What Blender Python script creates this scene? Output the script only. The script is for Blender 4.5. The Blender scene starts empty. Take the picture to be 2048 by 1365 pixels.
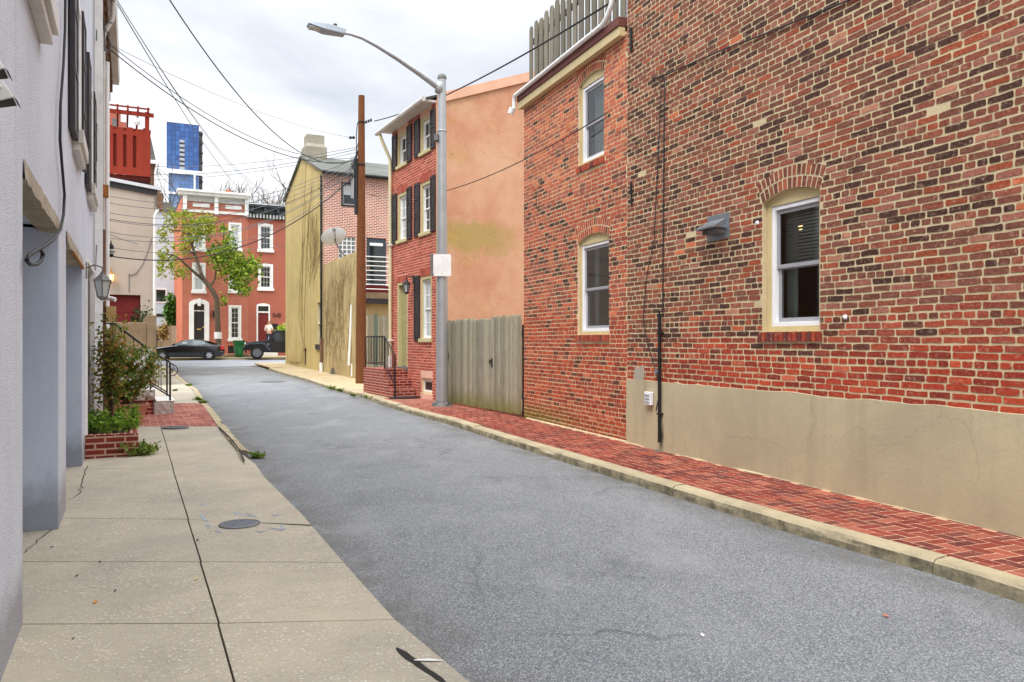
import bpy, bmesh, math, random
from mathutils import Vector, Matrix, noise as mnoise
sc = bpy.context.scene
COL = sc.collection
F, H, CX, CY = 1570.0, 1.5, 1024.0, 682.5      # focal length in pixels of the 2048 px photograph, eye height
R = random.Random(7)

# ------------------------------------------------------------------ geometry helpers
def zr(Y):                                      # road height: flat, then a gentle rise to the cross street
    t = min(max((Y-22.0)/25.0, 0.0), 1.0)
    return 0.36*(t*0.75 + 0.25*t*t*(3-2*t))
def at(px, py, Y): return Vector(((px-CX)/F*Y, Y, H+(CY-py)/F*Y))
def ground_at(px, py, dz=0.0):                  # a point of the ground seen at a pixel
    Y = 10.0
    for _ in range(60): Y = 0.5*Y + 0.5*(H-zr(Y)-dz)*F/max(py-CY, 1.0)
    return Vector(((px-CX)/F*Y, Y, zr(Y)+dz))
def lerp(a, b, t): return a+(b-a)*t
def interp(tab, x):
    if x <= tab[0][0]: a, b = tab[0], tab[1]
    elif x >= tab[-1][0]: a, b = tab[-2], tab[-1]
    else:
        for a, b in zip(tab, tab[1:]):
            if a[0] <= x <= b[0]: break
    return a[1] + (b[1]-a[1])*(x-a[0])/((b[0]-a[0]) or 1)
class Frame:                                    # a facade: x to the right along it, y into it, z up
    def __init__(s, ox, oy, ux, uy, z0=0.0):
        l = math.hypot(ux, uy); s.o = Vector((ox, oy, z0)); s.u = Vector((ux/l, uy/l, 0)); s.v = Vector((-uy/l, ux/l, 0))
        s.rot = math.atan2(uy, ux)
    def s(s_, px, off=0.0):                     # distance along the facade of a pixel column
        t = (px-CX)/F; o = s_.o + s_.v*off
        return (t*o.y-o.x)/(s_.u.x-t*s_.u.y)
    def pt(s_, px, py, off=0.0):
        k = s_.s(px, off); Y = (s_.o + s_.v*off + s_.u*k).y
        return k, H+(CY-py)/F*Y - s_.o.z
    def w(s_, x, y, z): return s_.o + s_.u*x + s_.v*y + Vector((0, 0, z))

class MB:                                       # collects faces, then links them as ONE mesh object
    def __init__(s): s.v, s.f, s.c, s.sm = [], [], [], []
    def face(s, pts, c=None, smooth=False):
        i = len(s.v); s.v += [tuple(p) for p in pts]; s.f.append(list(range(i, i+len(pts)))); s.c.append(c); s.sm.append(smooth)
    def add(s, verts, faces, c=None, smooth=False):
        i = len(s.v); s.v += [tuple(p) for p in verts]
        for f in faces: s.f.append([i+k for k in f]); s.c.append(c); s.sm.append(smooth)
    def box(s, x0, x1, y0, y1, z0, z1, c=None, skip=''):
        v = [(x0,y0,z0),(x1,y0,z0),(x1,y1,z0),(x0,y1,z0),(x0,y0,z1),(x1,y0,z1),(x1,y1,z1),(x0,y1,z1)]
        fs = {'d':(3,2,1,0),'u':(4,5,6,7),'f':(0,1,5,4),'r':(1,2,6,5),'b':(2,3,7,6),'l':(3,0,4,7)}
        s.add(v, [f for k, f in fs.items() if k not in skip], c)
    def obox(s, c0, a, b, w, d, c=None):        # a bar of section w x d between points a and b; c0 unused axis hint
        a, b = Vector(a), Vector(b); t = (b-a).normalized(); up = Vector(c0)
        n1 = t.cross(up).normalized()*w/2; n2 = n1.cross(t).normalized()*d/2
        v = [a-n1-n2, a+n1-n2, a+n1+n2, a-n1+n2, b-n1-n2, b+n1-n2, b+n1+n2, b-n1+n2]
        s.add(v, [(3,2,1,0),(4,5,6,7),(0,1,5,4),(1,2,6,5),(2,3,7,6),(3,0,4,7)], c)
    def prism(s, prof, axis, a0, a1, c=None):   # closed outline of (p,q), drawn out along axis x, y or z
        m = {'x': lambda p,q,a:(a,p,q), 'y': lambda p,q,a:(p,a,q), 'z': lambda p,q,a:(p,q,a)}[axis]
        n = len(prof); v = [m(p,q,a0) for p,q in prof]+[m(p,q,a1) for p,q in prof]
        s.add(v, [tuple(range(n))[::-1], tuple(range(n,2*n))]+[(i,(i+1)%n,n+(i+1)%n,n+i) for i in range(n)], c)
    def tube(s, pts, r, n=8, cap=True, c=None, smooth=True):
        pts = [Vector(p) for p in pts]; rr = r if isinstance(r, (list, tuple)) else [r]*len(pts)
        ring = []; ref = None
        for i, p in enumerate(pts):
            t = (pts[min(i+1, len(pts)-1)]-pts[max(i-1, 0)]).normalized()
            if ref is None: ref = Vector((0,0,1)) if abs(t.z) < .9 else Vector((1,0,0))
            a = (ref - t*ref.dot(t)).normalized(); b = t.cross(a); ref = a
            ring.append([p + (a*math.cos(2*math.pi*k/n)+b*math.sin(2*math.pi*k/n))*rr[i] for k in range(n)])
        v = [q for g in ring for q in g]
        fs = [(i*n+k, i*n+(k+1)%n, (i+1)*n+(k+1)%n, (i+1)*n+k) for i in range(len(pts)-1) for k in range(n)]
        s.add(v, fs, c, smooth)
        if cap: s.face(ring[0][::-1], c); s.face(ring[-1], c)
    def lathe(s, prof, n=20, o=(0,0,0), c=None, axis='z', smooth=True):   # (radius, height) outline turned about an axis
        o = Vector(o); v = []
        for r, h in prof:
            for k in range(n):
                a = 2*math.pi*k/n; x, y = r*math.cos(a), r*math.sin(a)
                v.append(o + (Vector((x,y,h)) if axis == 'z' else Vector((h,x,y)) if axis == 'x' else Vector((x,h,y))))
        m = len(prof)
        fs = [(i*n+k, i*n+(k+1)%n, (i+1)*n+(k+1)%n, (i+1)*n+k) for i in range(m-1) for k in range(n)]
        s.add(v, fs, c, smooth)
        s.face(v[:n][::-1], c); s.face(v[-n:], c)
    def grid(s, fn, nu, nv, c=None, smooth=True):
        v = [fn(i/nu, j/nv) for j in range(nv+1) for i in range(nu+1)]
        s.add(v, [(j*(nu+1)+i, j*(nu+1)+i+1, (j+1)*(nu+1)+i+1, (j+1)*(nu+1)+i) for j in range(nv) for i in range(nu)], c, smooth)
    def build(s, name, m, parent=None, frame=None, loc=None, bevel=0, fix=False, weld=False):
        me = bpy.data.meshes.new(name); me.from_pydata(s.v, [], s.f); me.update()
        if fix or weld:
            bm = bmesh.new(); bm.from_mesh(me)
            if weld: bmesh.ops.remove_doubles(bm, verts=bm.verts, dist=1e-4)
            bmesh.ops.recalc_face_normals(bm, faces=bm.faces); bm.to_mesh(me); bm.free()
        uv = me.uv_layers.new(name='UVMap').data
        for p in me.polygons:
            n = p.normal; ax, ay, az = abs(n.x), abs(n.y), abs(n.z)
            for li in p.loop_indices:
                x, y, z = me.vertices[me.loops[li].vertex_index].co
                uv[li].uv = (x, y) if az > max(ax, ay)*1.05 else ((y, z) if ax > ay else (x, z))
        if any(c is not None for c in s.c) and not weld:
            at_ = me.color_attributes.new('tint', 'FLOAT_COLOR', 'CORNER')
            for p, c in zip(me.polygons, s.c):
                c = c or (1,1,1)
                for li in p.loop_indices: at_.data[li].color = (c[0], c[1], c[2], 1)
        if not weld:
            me.polygons.foreach_set('use_smooth', s.sm)
        me.materials.append(m)
        o = bpy.data.objects.new(name, me); COL.objects.link(o)
        if parent is not None: o.parent = parent
        if frame is not None: o.location = frame.o; o.rotation_euler[2] = frame.rot
        if loc is not None: o.location = loc
        if bevel:
            b = o.modifiers.new('bevel', 'BEVEL'); b.width = bevel; b.segments = 2; b.limit_method = 'ANGLE'; b.angle_limit = math.radians(40)
        return o
def tag(o, label=None, cat=None, group=None, kind=None):
    for k, v in (('label', label), ('category', cat), ('group', group), ('kind', kind)):
        if v: o[k] = v
    return o
def empty(name, loc=(0,0,0), rot=0.0, label=None, cat=None, group=None, frame=None):
    o = bpy.data.objects.new(name, None); COL.objects.link(o); o.empty_display_size = .2
    o.location = frame.o if frame else loc; o.rotation_euler[2] = frame.rot if frame else rot
    return tag(o, label, cat, group)
KIDS = {}
def copy_tree(o, parent=None):
    c = o.copy(); COL.objects.link(c); c.parent = parent
    for ch in [k for k in o.children]: copy_tree(ch, c)
    return c
def struct(o): o['kind'] = 'structure'; return o

# ------------------------------------------------------------------ materials
def lin(r, g, b):                               # 0-255 display colour to linear
    f = lambda c: (c/255/12.92) if c/255 <= .04045 else ((c/255+.055)/1.055)**2.4
    return (f(r), f(g), f(b))
class NT:
    def __init__(s, name):
        s.m = bpy.data.materials.new(name); s.m.use_nodes = True; s.t = s.m.node_tree; s.b = s.t.nodes['Principled BSDF']
        s.tc = s.t.nodes.new('ShaderNodeTexCoord')
    def n(s, typ, ins=None, **kw):
        nd = s.t.nodes.new('ShaderNode'+typ)
        for k, v in kw.items(): setattr(nd, k, v)
        for k, v in (ins or {}).items(): s.set(nd.inputs[k], v)
        return nd
    def set(s, sock, v):
        if isinstance(v, bpy.types.NodeSocket): s.t.links.new(v, sock)
        elif isinstance(v, (tuple, list)) and len(v) == 3 and sock.type == 'RGBA': sock.default_value = (*v, 1)
        else: sock.default_value = v
    def noise(s, scale, detail=4, rough=.6, vec=None, dist=0, stretch=None):
        vec = vec or s.tc.outputs['Object']
        if stretch:
            vec = s.n('Mapping', {'Vector': vec, 'Scale': stretch}).outputs[0]
        return s.n('TexNoise', {'Vector': vec, 'Scale': scale, 'Detail': detail, 'Roughness': rough, 'Distortion': dist}).outputs[0]
    def ramp(s, fac, stops, interp='LINEAR'):
        nd = s.n('ValToRGB', {'Fac': fac}); cr = nd.color_ramp; cr.interpolation = interp
        while len(cr.elements) < len(stops): cr.elements.new(.5)
        for e, (p, c) in zip(cr.elements, stops):
            e.position = p; e.color = (*c, 1) if isinstance(c, tuple) else (c, c, c, 1)
        return nd.outputs[0]
    def mix(s, fac, a, b, mode='MIX'):
        nd = s.n('Mix', data_type='RGBA', blend_type=mode, clamp_factor=True)
        s.set(nd.inputs[0], fac); s.set(nd.inputs[6], a); s.set(nd.inputs[7], b); return nd.outputs[2]
    def math(s, op, a, b=None, c=None, clamp=False):
        nd = s.n('Math', operation=op, use_clamp=clamp); s.set(nd.inputs[0], a)
        if b is not None: s.set(nd.inputs[1], b)
        if c is not None: s.set(nd.inputs[2], c)
        return nd.outputs[0]
    def xyz(s, vec=None):
        return s.n('SeparateXYZ', {0: vec or s.tc.outputs['Object']}).outputs
    def tint(s): return s.n('VertexColor', layer_name='tint').outputs[0]
    def bump(s, h, strength=.4, dist=.01, normal=None):
        ins = {'Height': h, 'Strength': strength, 'Distance': dist}
        if normal is not None: ins['Normal'] = normal
        return s.n('Bump', ins).outputs[0]
    def out(s, col=None, rough=.8, normal=None, metal=0, spec=.3, **kw):
        if col is not None: s.set(s.b.inputs['Base Color'], col)
        s.set(s.b.inputs['Roughness'], rough); s.set(s.b.inputs['Metallic'], metal); s.set(s.b.inputs['Specular IOR Level'], spec)
        if normal is not None: s.set(s.b.inputs['Normal'], normal)
        for k, v in kw.items(): s.set(s.b.inputs[k.replace('_', ' ')], v)
        return s.m
def gain(c, k): return tuple(min(x*k, 1.0) for x in c)
def simple(name, c, rough=.6, var=.12, scale=6, bump=.15, bscale=60, spec=.3, metal=0, bdist=.004, dirt=None):
    t = NT(name); n1 = t.noise(scale, 5)
    col = t.mix(t.ramp(n1, [(.3, 0.0), (.7, 1.0)]), gain(c, 1-var), gain(c, 1+var))
    if dirt:
        col = t.mix(t.ramp(t.noise(scale*.37, 6, .7), [(.5, 0.0), (.75, dirt[1])]), col, dirt[0])
    return t.out(col, rough, t.bump(t.noise(bscale, 4), bump, bdist), metal, spec)
M = {}
def mats():
    # ---- asphalt: grey stones in a darker binder, worn and patched
    t = NT('asphalt'); o = t.tc.outputs['Object']
    vor = t.n('TexVoronoi', {'Vector': o, 'Scale': 118}, feature='F1')
    stone = t.ramp(vor.outputs['Color'], [(0, lin(98,101,105)), (.4, lin(140,143,147)), (.75, lin(168,171,174)), (1, lin(206,207,206))])
    edge = t.ramp(vor.outputs['Distance'], [(.30, 0.0), (.75, .75)])
    col = t.mix(edge, stone, lin(96,99,103))
    big = t.noise(.55, 7, .65, dist=.6); col = t.mix(t.ramp(big, [(.52, 0.0), (.74, .42)]), col, lin(78,80,84))
    big2 = t.noise(1.3, 6, .6, stretch=(1.0, .45, 1)); col = t.mix(t.ramp(big2, [(.5, 0.0), (.8, .45)]), col, lin(176,177,178))
    cr = t.n('TexVoronoi', {'Vector': t.n('VectorMath', {0: o, 1: t.n('VectorMath', {0: t.n('TexNoise', {'Vector': o, 'Scale': 2.2, 'Detail': 5}).outputs[1], 1: (.55,.55,.55)}, operation='MULTIPLY').outputs[0]}, operation='ADD').outputs[0], 'Scale': .42}, feature='DISTANCE_TO_EDGE')
    crack = t.ramp(cr.outputs['Distance'], [(.0, .5), (.010, 0.0)])
    crack = t.math('MULTIPLY', crack, t.ramp(t.noise(.35, 3), [(.5, 0.0), (.62, 1.0)]))
    col = t.mix(crack, col, lin(58,60,63))
    stain = t.ramp(t.noise(.9, 8, .75, vec=t.n('Mapping', {'Vector': o, 'Location': (7.3,2.1,0)}).outputs[0]), [(.58, 0.0), (.70, .45)])
    col = t.mix(stain, col, lin(84,86,89))
    h = t.math('SUBTRACT', t.noise(170, 3), vor.outputs['Distance'])
    ed_ = t.n('VertexColor', layer_name='edge').outputs[0]; dm = t.math('MULTIPLY', ed_, t.ramp(t.noise(2.3, 7, .72), [(.36, .05), (.62, .9)])); col = t.mix(dm, col, lin(100,96,88)); col = t.mix(1.0, col, (.985,.985,.97), 'MULTIPLY')
    M['asphalt'] = t.out(col, .88, t.bump(h, .35, .006), spec=.25)
    t = NT('far_asphalt'); col = t.mix(t.noise(2.5, 6), lin(150,152,157), lin(172,174,178)); M['far_asphalt'] = t.out(t.mix(t.ramp(t.noise(120,2),[(.4,0.0),(.7,.4)]), col, lin(120,122,126)), .9)
    # ---- exposed shell-and-pebble concrete walk
    def walk(name, base, base2, chips):
        t = NT(name); o = t.tc.outputs['Object']
        col = t.mix(t.ramp(t.noise(1.1, 7, .65, dist=.4), [(.35, 0.0), (.68, 1.0)]), base, base2)
        col = t.mix(t.ramp(t.noise(.5, 6, .7), [(.44, 0.0), (.7, .7)]), col, lin(146,142,131))
        v = t.n('TexVoronoi', {'Vector': t.n('Mapping', {'Vector': o, 'Scale': (1,1.4,1)}).outputs[0], 'Scale': 56}, feature='F1')
        r = t.n('SeparateXYZ', {0: v.outputs['Color']}).outputs
        chip = t.math('MULTIPLY', t.ramp(v.outputs['Distance'], [(.34, 1.0), (.44, 0.0)]), t.ramp(r[0], [(1-chips, 0.0), (1-chips+.05, 1.0)]))
        chip = t.math('MULTIPLY', chip, t.ramp(t.noise(1.7, 3), [(.36, .25), (.6, 1.0)]))
        col = t.mix(t.math('MULTIPLY', chip, .8), col, t.mix(r[1], lin(238,236,230), lin(205,170,140)))
        dk = t.math('MULTIPLY', t.ramp(v.outputs['Distance'], [(.25, 1.0), (.4, 0.0)]), t.ramp(r[2], [(.78, 0.0), (.82, .7)]))
        col = t.mix(t.math('MULTIPLY', dk, .7), col, lin(120,106,86))
        col = t.mix(t.ramp(t.noise(5, 6, .75), [(.62, 0.0), (.8, .5)]), col, lin(112,104,90))
        h = t.math('ADD', t.noise(150, 4), t.math('MULTIPLY', chip, .6))
        return t.out(col, .85, t.bump(h, .3, .005), spec=.25)
    M['walk'] = walk('walk', lin(192,181,158), lin(171,163,148), .5)
    M['walk_far'] = walk('walk_far', lin(196,176,138), lin(178,158,120), .15)
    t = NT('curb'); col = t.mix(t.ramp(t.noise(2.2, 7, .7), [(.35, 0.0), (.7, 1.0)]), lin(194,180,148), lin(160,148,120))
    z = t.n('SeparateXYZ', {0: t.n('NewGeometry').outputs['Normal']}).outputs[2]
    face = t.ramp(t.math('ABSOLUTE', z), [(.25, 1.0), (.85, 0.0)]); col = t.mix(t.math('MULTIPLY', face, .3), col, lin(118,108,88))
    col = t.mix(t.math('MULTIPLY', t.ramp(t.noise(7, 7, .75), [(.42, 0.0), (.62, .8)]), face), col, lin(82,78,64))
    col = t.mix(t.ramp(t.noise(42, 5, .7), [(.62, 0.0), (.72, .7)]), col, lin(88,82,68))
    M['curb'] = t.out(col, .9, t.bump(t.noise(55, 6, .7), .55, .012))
    M['ground'] = simple('ground', lin(128,122,108), .95, .2, 1.5)
    M['joint'] = simple('joint', lin(74,68,58), .95, .3, 20)
    M['tar'] = simple('tar', lin(40,38,36), .8, .2, 30)
    M['paint_mark'] = simple('paint_mark', lin(225,224,218), .7, .1, 20)
    # ---- single bricks, each with its own fired colour, worn and dusted with lime
    def brickmat(name, dust, wear, bscale=45, moss=False):
        t = NT(name); col = t.tint()
        col = t.mix(.8, col, t.mix(t.noise(38, 5, .7), (.72,.7,.7), (1.35,1.3,1.3)), 'MULTIPLY')
        col = t.mix(t.ramp(t.noise(34, 5, .7), [(.50, 0.0), (.66, wear)]), col, t.mix(1.0, col, (.42,.40,.42), 'MULTIPLY'))
        col = t.mix(t.ramp(t.noise(24, 6, .75), [(.54, 0.0), (.72, .8)]), col, dust)
        if moss:
            X, Y_, Z = t.xyz(); mm = t.math('MULTIPLY', t.ramp(t.math('ADD', Z, t.math('MULTIPLY', t.noise(4, 5, .7), -.35)), [(.0, .95), (.3, 0.0)]), t.ramp(t.n('MapRange', {'Value': X, 1: 0.0, 2: 2.6}).outputs[0], [(.35, 1.0), (1.0, .15)]))
            col = t.mix(mm, col, lin(112,100,30))
        return t.out(col, .9, t.bump(t.noise(bscale, 6, .7), .6, .01), spec=.2)
    M['brick'] = brickmat('brick', lin(192,162,136), .7)
    M['brick_moss'] = brickmat('brick_moss', lin(200,176,146), .5, 45, True)
    M['brick_clean'] = brickmat('brick_clean', lin(214,150,124), .15)
    M['paver'] = brickmat('paver', lin(190,128,104), .4)
    def mort(name, c, c2, sc_=30):
        t = NT(name); col = t.mix(t.ramp(t.noise(3, 6, .7), [(.35, 0.0), (.7, 1.0)]), c, c2)
        col = t.mix(t.ramp(t.noise(sc_, 5, .7), [(.5, 0.0), (.75, .5)]), col, gain(c2, .6))
        return t.out(col, .95, t.bump(t.noise(70, 5, .7), .6, .008), spec=.15)
    M['mortar'] = mort('mortar', lin(216,198,160), lin(194,176,140))
    M['mortar_light'] = mort('mortar_light', lin(226,204,166), lin(206,182,142))
    M['mortar_pink'] = mort('mortar_pink', lin(232,190,168), lin(220,172,150))
    M['mortar_pale'] = mort('mortar_pale', lin(226,200,182), lin(200,168,150))
    M['mortar_pave'] = mort('mortar_pave', lin(222,184,154), lin(206,156,128))
    # ---- far brickwork, laid in the texture
    def brickwall(name, c1, c2, cm, w=.215, h=.072, ms=.014, var=.6, patch=None):
        t = NT(name)
        b = t.n('TexBrick', {'Vector': t.tc.outputs['UV'], 'Color1': c1, 'Color2': c2, 'Mortar': cm, 'Scale': 1.0, 'Mortar Size': ms, 'Mortar Smooth': .2, 'Bias': -.15, 'Brick Width': w, 'Row Height': h})
        col = t.mix(var, b.outputs[0], t.mix(t.noise(9, 5, .7), (.55,.55,.55), (1.4,1.4,1.4)), 'MULTIPLY')
        if patch: col = t.mix(t.ramp(t.noise(.8, 6, .7), [(.5, 0.0), (.68, patch[1])]), col, patch[0])
        return t.out(col, .9, t.bump(b.outputs[1], -.5, .006), spec=.2)
    M['brick_far'] = brickwall('brick_far', lin(178,84,64), lin(148,66,52), lin(196,142,120))
    M['brick_far_dark'] = brickwall('brick_far_dark', lin(166,74,58), lin(138,58,46), lin(188,130,110))
    M['brick_white'] = brickwall('brick_white', lin(164,88,72), lin(112,60,54), lin(228,200,184), .21, .07, .017, .45, (lin(224,184,168), .6))
    M['brick_brown'] = brickwall('brick_brown', lin(112,72,52), lin(82,54,42), lin(120,98,80))
    M['brick_planter'] = brickwall('brick_planter', lin(128,54,42), lin(102,40,34), lin(186,150,130), .225, .0745, .012, .5)
    M['brick_step'] = brickwall('brick_step', lin(146,62,48), lin(112,46,40), lin(206,160,142), .21, .072, .01, .5)
    # ---- renders
    def stucco(name, c, c2, rgh=.9, bsc=90, bst=.5, bd=.01, streak=.3, sc_=.7, patch=None, cracks=0, moss=None):
        t = NT(name); o = t.tc.outputs['Object']
        col = t.mix(t.ramp(t.noise(sc_, 7, .65, dist=.3), [(.36, 0.0), (.66, 1.0)]), c, c2)
        st = t.noise(3.2, 5, .6, stretch=(1, 1, .09)); col = t.mix(t.ramp(st, [(.5, 0.0), (.75, streak)]), col, gain(c2, .62))
        col = t.mix(t.ramp(t.noise(26, 5, .7), [(.5, 0.0), (.75, .35)]), col, gain(c, .72))
        if patch: col = t.mix(t.ramp(t.noise(patch[2], 5, .6, vec=t.n('Mapping', {'Vector': o, 'Location': patch[3]}).outputs[0]), [(.53, 0.0), (.6, patch[1])]), col, patch[0])
        if cracks:
            wv = t.n('VectorMath', {0: o, 1: t.n('VectorMath', {0: t.n('TexNoise', {'Vector': o, 'Scale': 1.6, 'Detail': 6}).outputs[1], 1: (1.1,1.1,1.1)}, operation='MULTIPLY').outputs[0]}, operation='ADD').outputs[0]
            cv = t.n('TexVoronoi', {'Vector': wv, 'Scale': .8}, feature='DISTANCE_TO_EDGE').outputs['Distance']
            cm = t.math('MULTIPLY', t.ramp(cv, [(0, 1.0), (.013, 0.0)]), t.ramp(t.noise(.6, 4), [(.46, 0.0), (.6, cracks)]))
            col = t.mix(cm, col, gain(c2, .3))
        if moss:
            zz = t.xyz()[2]; mm = t.math('MULTIPLY', t.ramp(zz, [(0, 1.0), (moss[1], 0.0)]), t.ramp(t.noise(1.1, 6, .7), [(.42, 0.0), (.62, .9)]))
            col = t.mix(mm, col, moss[0])
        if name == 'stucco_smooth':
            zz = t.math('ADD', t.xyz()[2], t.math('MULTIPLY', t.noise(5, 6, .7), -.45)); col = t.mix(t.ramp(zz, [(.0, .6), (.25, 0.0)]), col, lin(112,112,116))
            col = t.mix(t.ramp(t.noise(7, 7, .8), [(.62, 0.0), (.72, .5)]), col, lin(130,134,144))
        if name == 'stucco_tan':
            X, Y_, Z = t.xyz(); sx = t.math('ABSOLUTE', t.math('SUBTRACT', t.math('ADD', X, t.math('MULTIPLY', t.math('SUBTRACT', t.noise(9, 4), .5), .05)), .9)); col = t.mix(t.math('MULTIPLY', t.ramp(t.math('MULTIPLY', sx, 10), [(.2, .85), (.62, 0.0)]), t.ramp(Z, [(.1, .35), (.3, 1.0), (.5, 0.0)])), col, lin(52,42,36))
        h = t.math('ADD', t.noise(bsc, 5, .75), t.math('MULTIPLY', t.noise(3.0, 5), .8))
        return t.out(col, rgh, t.bump(h, bst, bd), spec=.2)
    t = NT('stucco_grey'); o = t.tc.outputs['Object']           # coarse dashed render on the house at the left
    gr = t.n('TexVoronoi', {'Vector': o, 'Scale': 120, 'Randomness': 1.0}, feature='F1').outputs['Distance']
    col = t.mix(t.ramp(t.noise(.7, 6, .65), [(.35, 0.0), (.65, 1.0)]), lin(230,236,248), lin(214,220,234))
    col = t.mix(t.ramp(t.noise(2.2, 5, .6, stretch=(1.6, 1, .05)), [(.56, 0.0), (.72, .4)]), col, lin(178,170,160))
    col = t.mix(t.ramp(gr, [(.42, 0.0), (.75, .4)]), col, lin(176,177,188))
    h = t.math('ADD', t.math('MULTIPLY', gr, -.9), t.noise(170, 3, .7))
    zz = t.math('ADD', t.xyz()[2], t.math('MULTIPLY', t.noise(4, 6, .7), -.4)); col = t.mix(t.ramp(zz, [(.0, .55), (.22, 0.0)]), col, lin(120,116,112))
    M['stucco_grey'] = t.out(col, .92, t.bump(h, .7, .009), spec=.2)
    M['stucco_smooth'] = stucco('stucco_smooth', lin(196,207,226), lin(180,192,213), bsc=30, bst=.2, streak=.15)
    M['stucco_worn'] = stucco('stucco_worn', lin(196,186,170), lin(160,146,126), bsc=40, bst=.8, bd=.02, sc_=4)
    M['stucco_tan'] = stucco('stucco_tan', lin(196,184,150), lin(176,165,137), bsc=36, bst=.32, streak=.4, cracks=.2)
    M['stucco_yellow'] = stucco('stucco_yellow', lin(206,186,128), lin(184,166,112), bsc=30, bst=.25, streak=.45, cracks=.35, moss=(lin(150,132,90), 1.1))
    M['stucco_wall'] = stucco('stucco_wall', lin(198,178,128), lin(168,148,108), bsc=22, bst=.5, streak=.6, cracks=.6)
    M['stucco_beige'] = stucco('stucco_beige', lin(190,176,162), lin(176,162,148), bsc=30, bst=.15, streak=.15)
    M['concrete_wall'] = stucco('concrete_wall', lin(150,130,104), lin(116,98,78), bsc=24, bst=.5, streak=.6, sc_=1.6)
    # orange render with olive patches where a lean-to once stood
    t = NT('stucco_orange'); _, x, z = t.xyz()
    col = t.mix(t.ramp(t.noise(.8, 7, .65), [(.36, 0.0), (.66, 1.0)]), lin(214,172,142), lin(198,142,112))
    col = t.mix(t.ramp(t.noise(30, 5, .7, stretch=(1, 1, 2.4)), [(.5, 0.0), (.72, .4)]), col, lin(178,118,86))
    edge = t.math('ADD', z, t.math('MULTIPLY', t.math('SUBTRACT', t.noise(2.3, 6, .7), .5), 1.1))
    band = t.math('MULTIPLY', t.ramp(t.n('MapRange', {'Value': edge, 1: 3.2, 2: 4.7}).outputs[0], [(.2, 0.0), (.4, 1.0), (.68, 1.0), (.8, 0.0)]), t.ramp(t.n('MapRange', {'Value': t.math('ADD', x, t.noise(1.5, 5)), 1: 0.0, 2: 4.0}).outputs[0], [(.5, 1.0), (.72, 0.0)]))
    col = t.mix(t.math('MULTIPLY', band, .85), col, lin(176,156,96))
    b2 = t.math('MULTIPLY', t.ramp(t.noise(.9, 6, .7), [(.5, 0.0), (.66, .65)]), t.ramp(t.n('MapRange', {'Value': x, 1: 0.0, 2: 4.0}).outputs[0], [(.12, 1.0), (.45, 0.0)]))
    col = t.mix(b2, col, lin(198,158,92))
    v = t.n('TexVoronoi', {'Vector': t.n('VectorMath', {0: t.tc.outputs['Object'], 1: t.n('TexNoise', {'Vector': t.tc.outputs['Object'], 'Scale': 2.0, 'Detail': 6}).outputs[1]}, operation='ADD').outputs[0], 'Scale': 1.7}, feature='DISTANCE_TO_EDGE').outputs['Distance']
    col = t.mix(t.math('MULTIPLY', t.ramp(v, [(0, .35), (.018, 0.0)]), t.ramp(t.noise(.9, 4), [(.42, 0.0), (.6, 1.0)])), col, lin(128,86,60))
    M['stucco_orange'] = t.out(col, .92, t.bump(t.math('ADD', t.noise(40, 6, .7), t.noise(5, 5)), .5, .014), spec=.2)
    # ---- timber
    def wood(name, c, c2, moss=None, dark=.5):
        t = NT(name)
        g = t.noise(9, 6, .7, stretch=(6, 6, .35), dist=.5)
        col = t.mix(t.ramp(g, [(.3, 0.0), (.7, 1.0)]), c, c2)
        col = t.mix(.75, col, t.tint(), 'MULTIPLY')
        col = t.mix(t.ramp(t.noise(22, 5, .75, stretch=(5, 5, .2)), [(.55, 0.0), (.7, dark)]), col, gain(c2, .35))
        if moss:
            z = t.xyz()[2]; f = t.math('ADD', z, t.math('MULTIPLY', t.noise(5, 5, .7), -.5))
            col = t.mix(t.ramp(t.n('MapRange', {'Value': f, 1: -.3, 2: moss[1]}).outputs[0], [(.2, .9), (.9, 0.0)]), col, moss[0])
        return t.out(col, .9, t.bump(g, .5, .008), spec=.15)
    M['wood_grey'] = wood('wood_grey', lin(186,180,160), lin(128,122,104), (lin(112,112,38), .34))
    M['wood_roof'] = wood('wood_roof', lin(158,152,136), lin(112,106,92))
    M['wood_pole'] = wood('wood_pole', lin(136,88,56), lin(86,52,33), dark=.75)
    M['wood_red'] = wood('wood_red', lin(150,60,44), lin(124,46,34), dark=.15)
    # ---- paint, metal, glass
    M['tan_paint'] = simple('tan_paint', lin(206,188,142), .6, .08, 4, .1)
    M['olive_paint'] = simple('olive_paint', lin(198,188,140), .6, .06, 4, .1)
    M['door_green'] = simple('door_green', lin(158,152,108), .6, .06, 4, .1)
    M['white_paint'] = simple('white_paint', lin(236,236,234), .45, .04, 5, .05, dirt=(lin(180,176,166), .5))
    M['white_vinyl'] = simple('white_vinyl', lin(240,240,242), .35, .03, 3, .03)
    M['grey_vinyl'] = simple('grey_vinyl', lin(158,158,162), .4, .04, 3, .03)
    M['cream_paint'] = simple('cream_paint', lin(220,210,172), .5, .06, 5, .08, dirt=(lin(160,146,112), .5))
    M['dish_paint'] = simple('dish_paint', lin(226,230,232), .4, .05, 4, .03)
    M['gutter'] = simple('gutter', lin(206,202,196), .45, .06, 5, .08, dirt=(lin(140,130,118), .6))
    M['black_paint'] = simple('black_paint', lin(52,48,50), .5, .12, 5, .15)
    M['black_iron'] = simple('black_iron', lin(34,33,34), .5, .2, 9, .2)
    M['brown_rust'] = simple('brown_rust', lin(122,92,74), .85, .3, 5, .3, dirt=(lin(92,56,40), .9))
    M['rust'] = simple('rust', lin(168,112,62), .85, .35, 14, .4)
    M['maroon'] = simple('maroon', lin(112,66,60), .7, .15, 4, .1)
    M['dark_red'] = simple('dark_red', lin(110,30,30), .55, .15, 3, .1)
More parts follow.
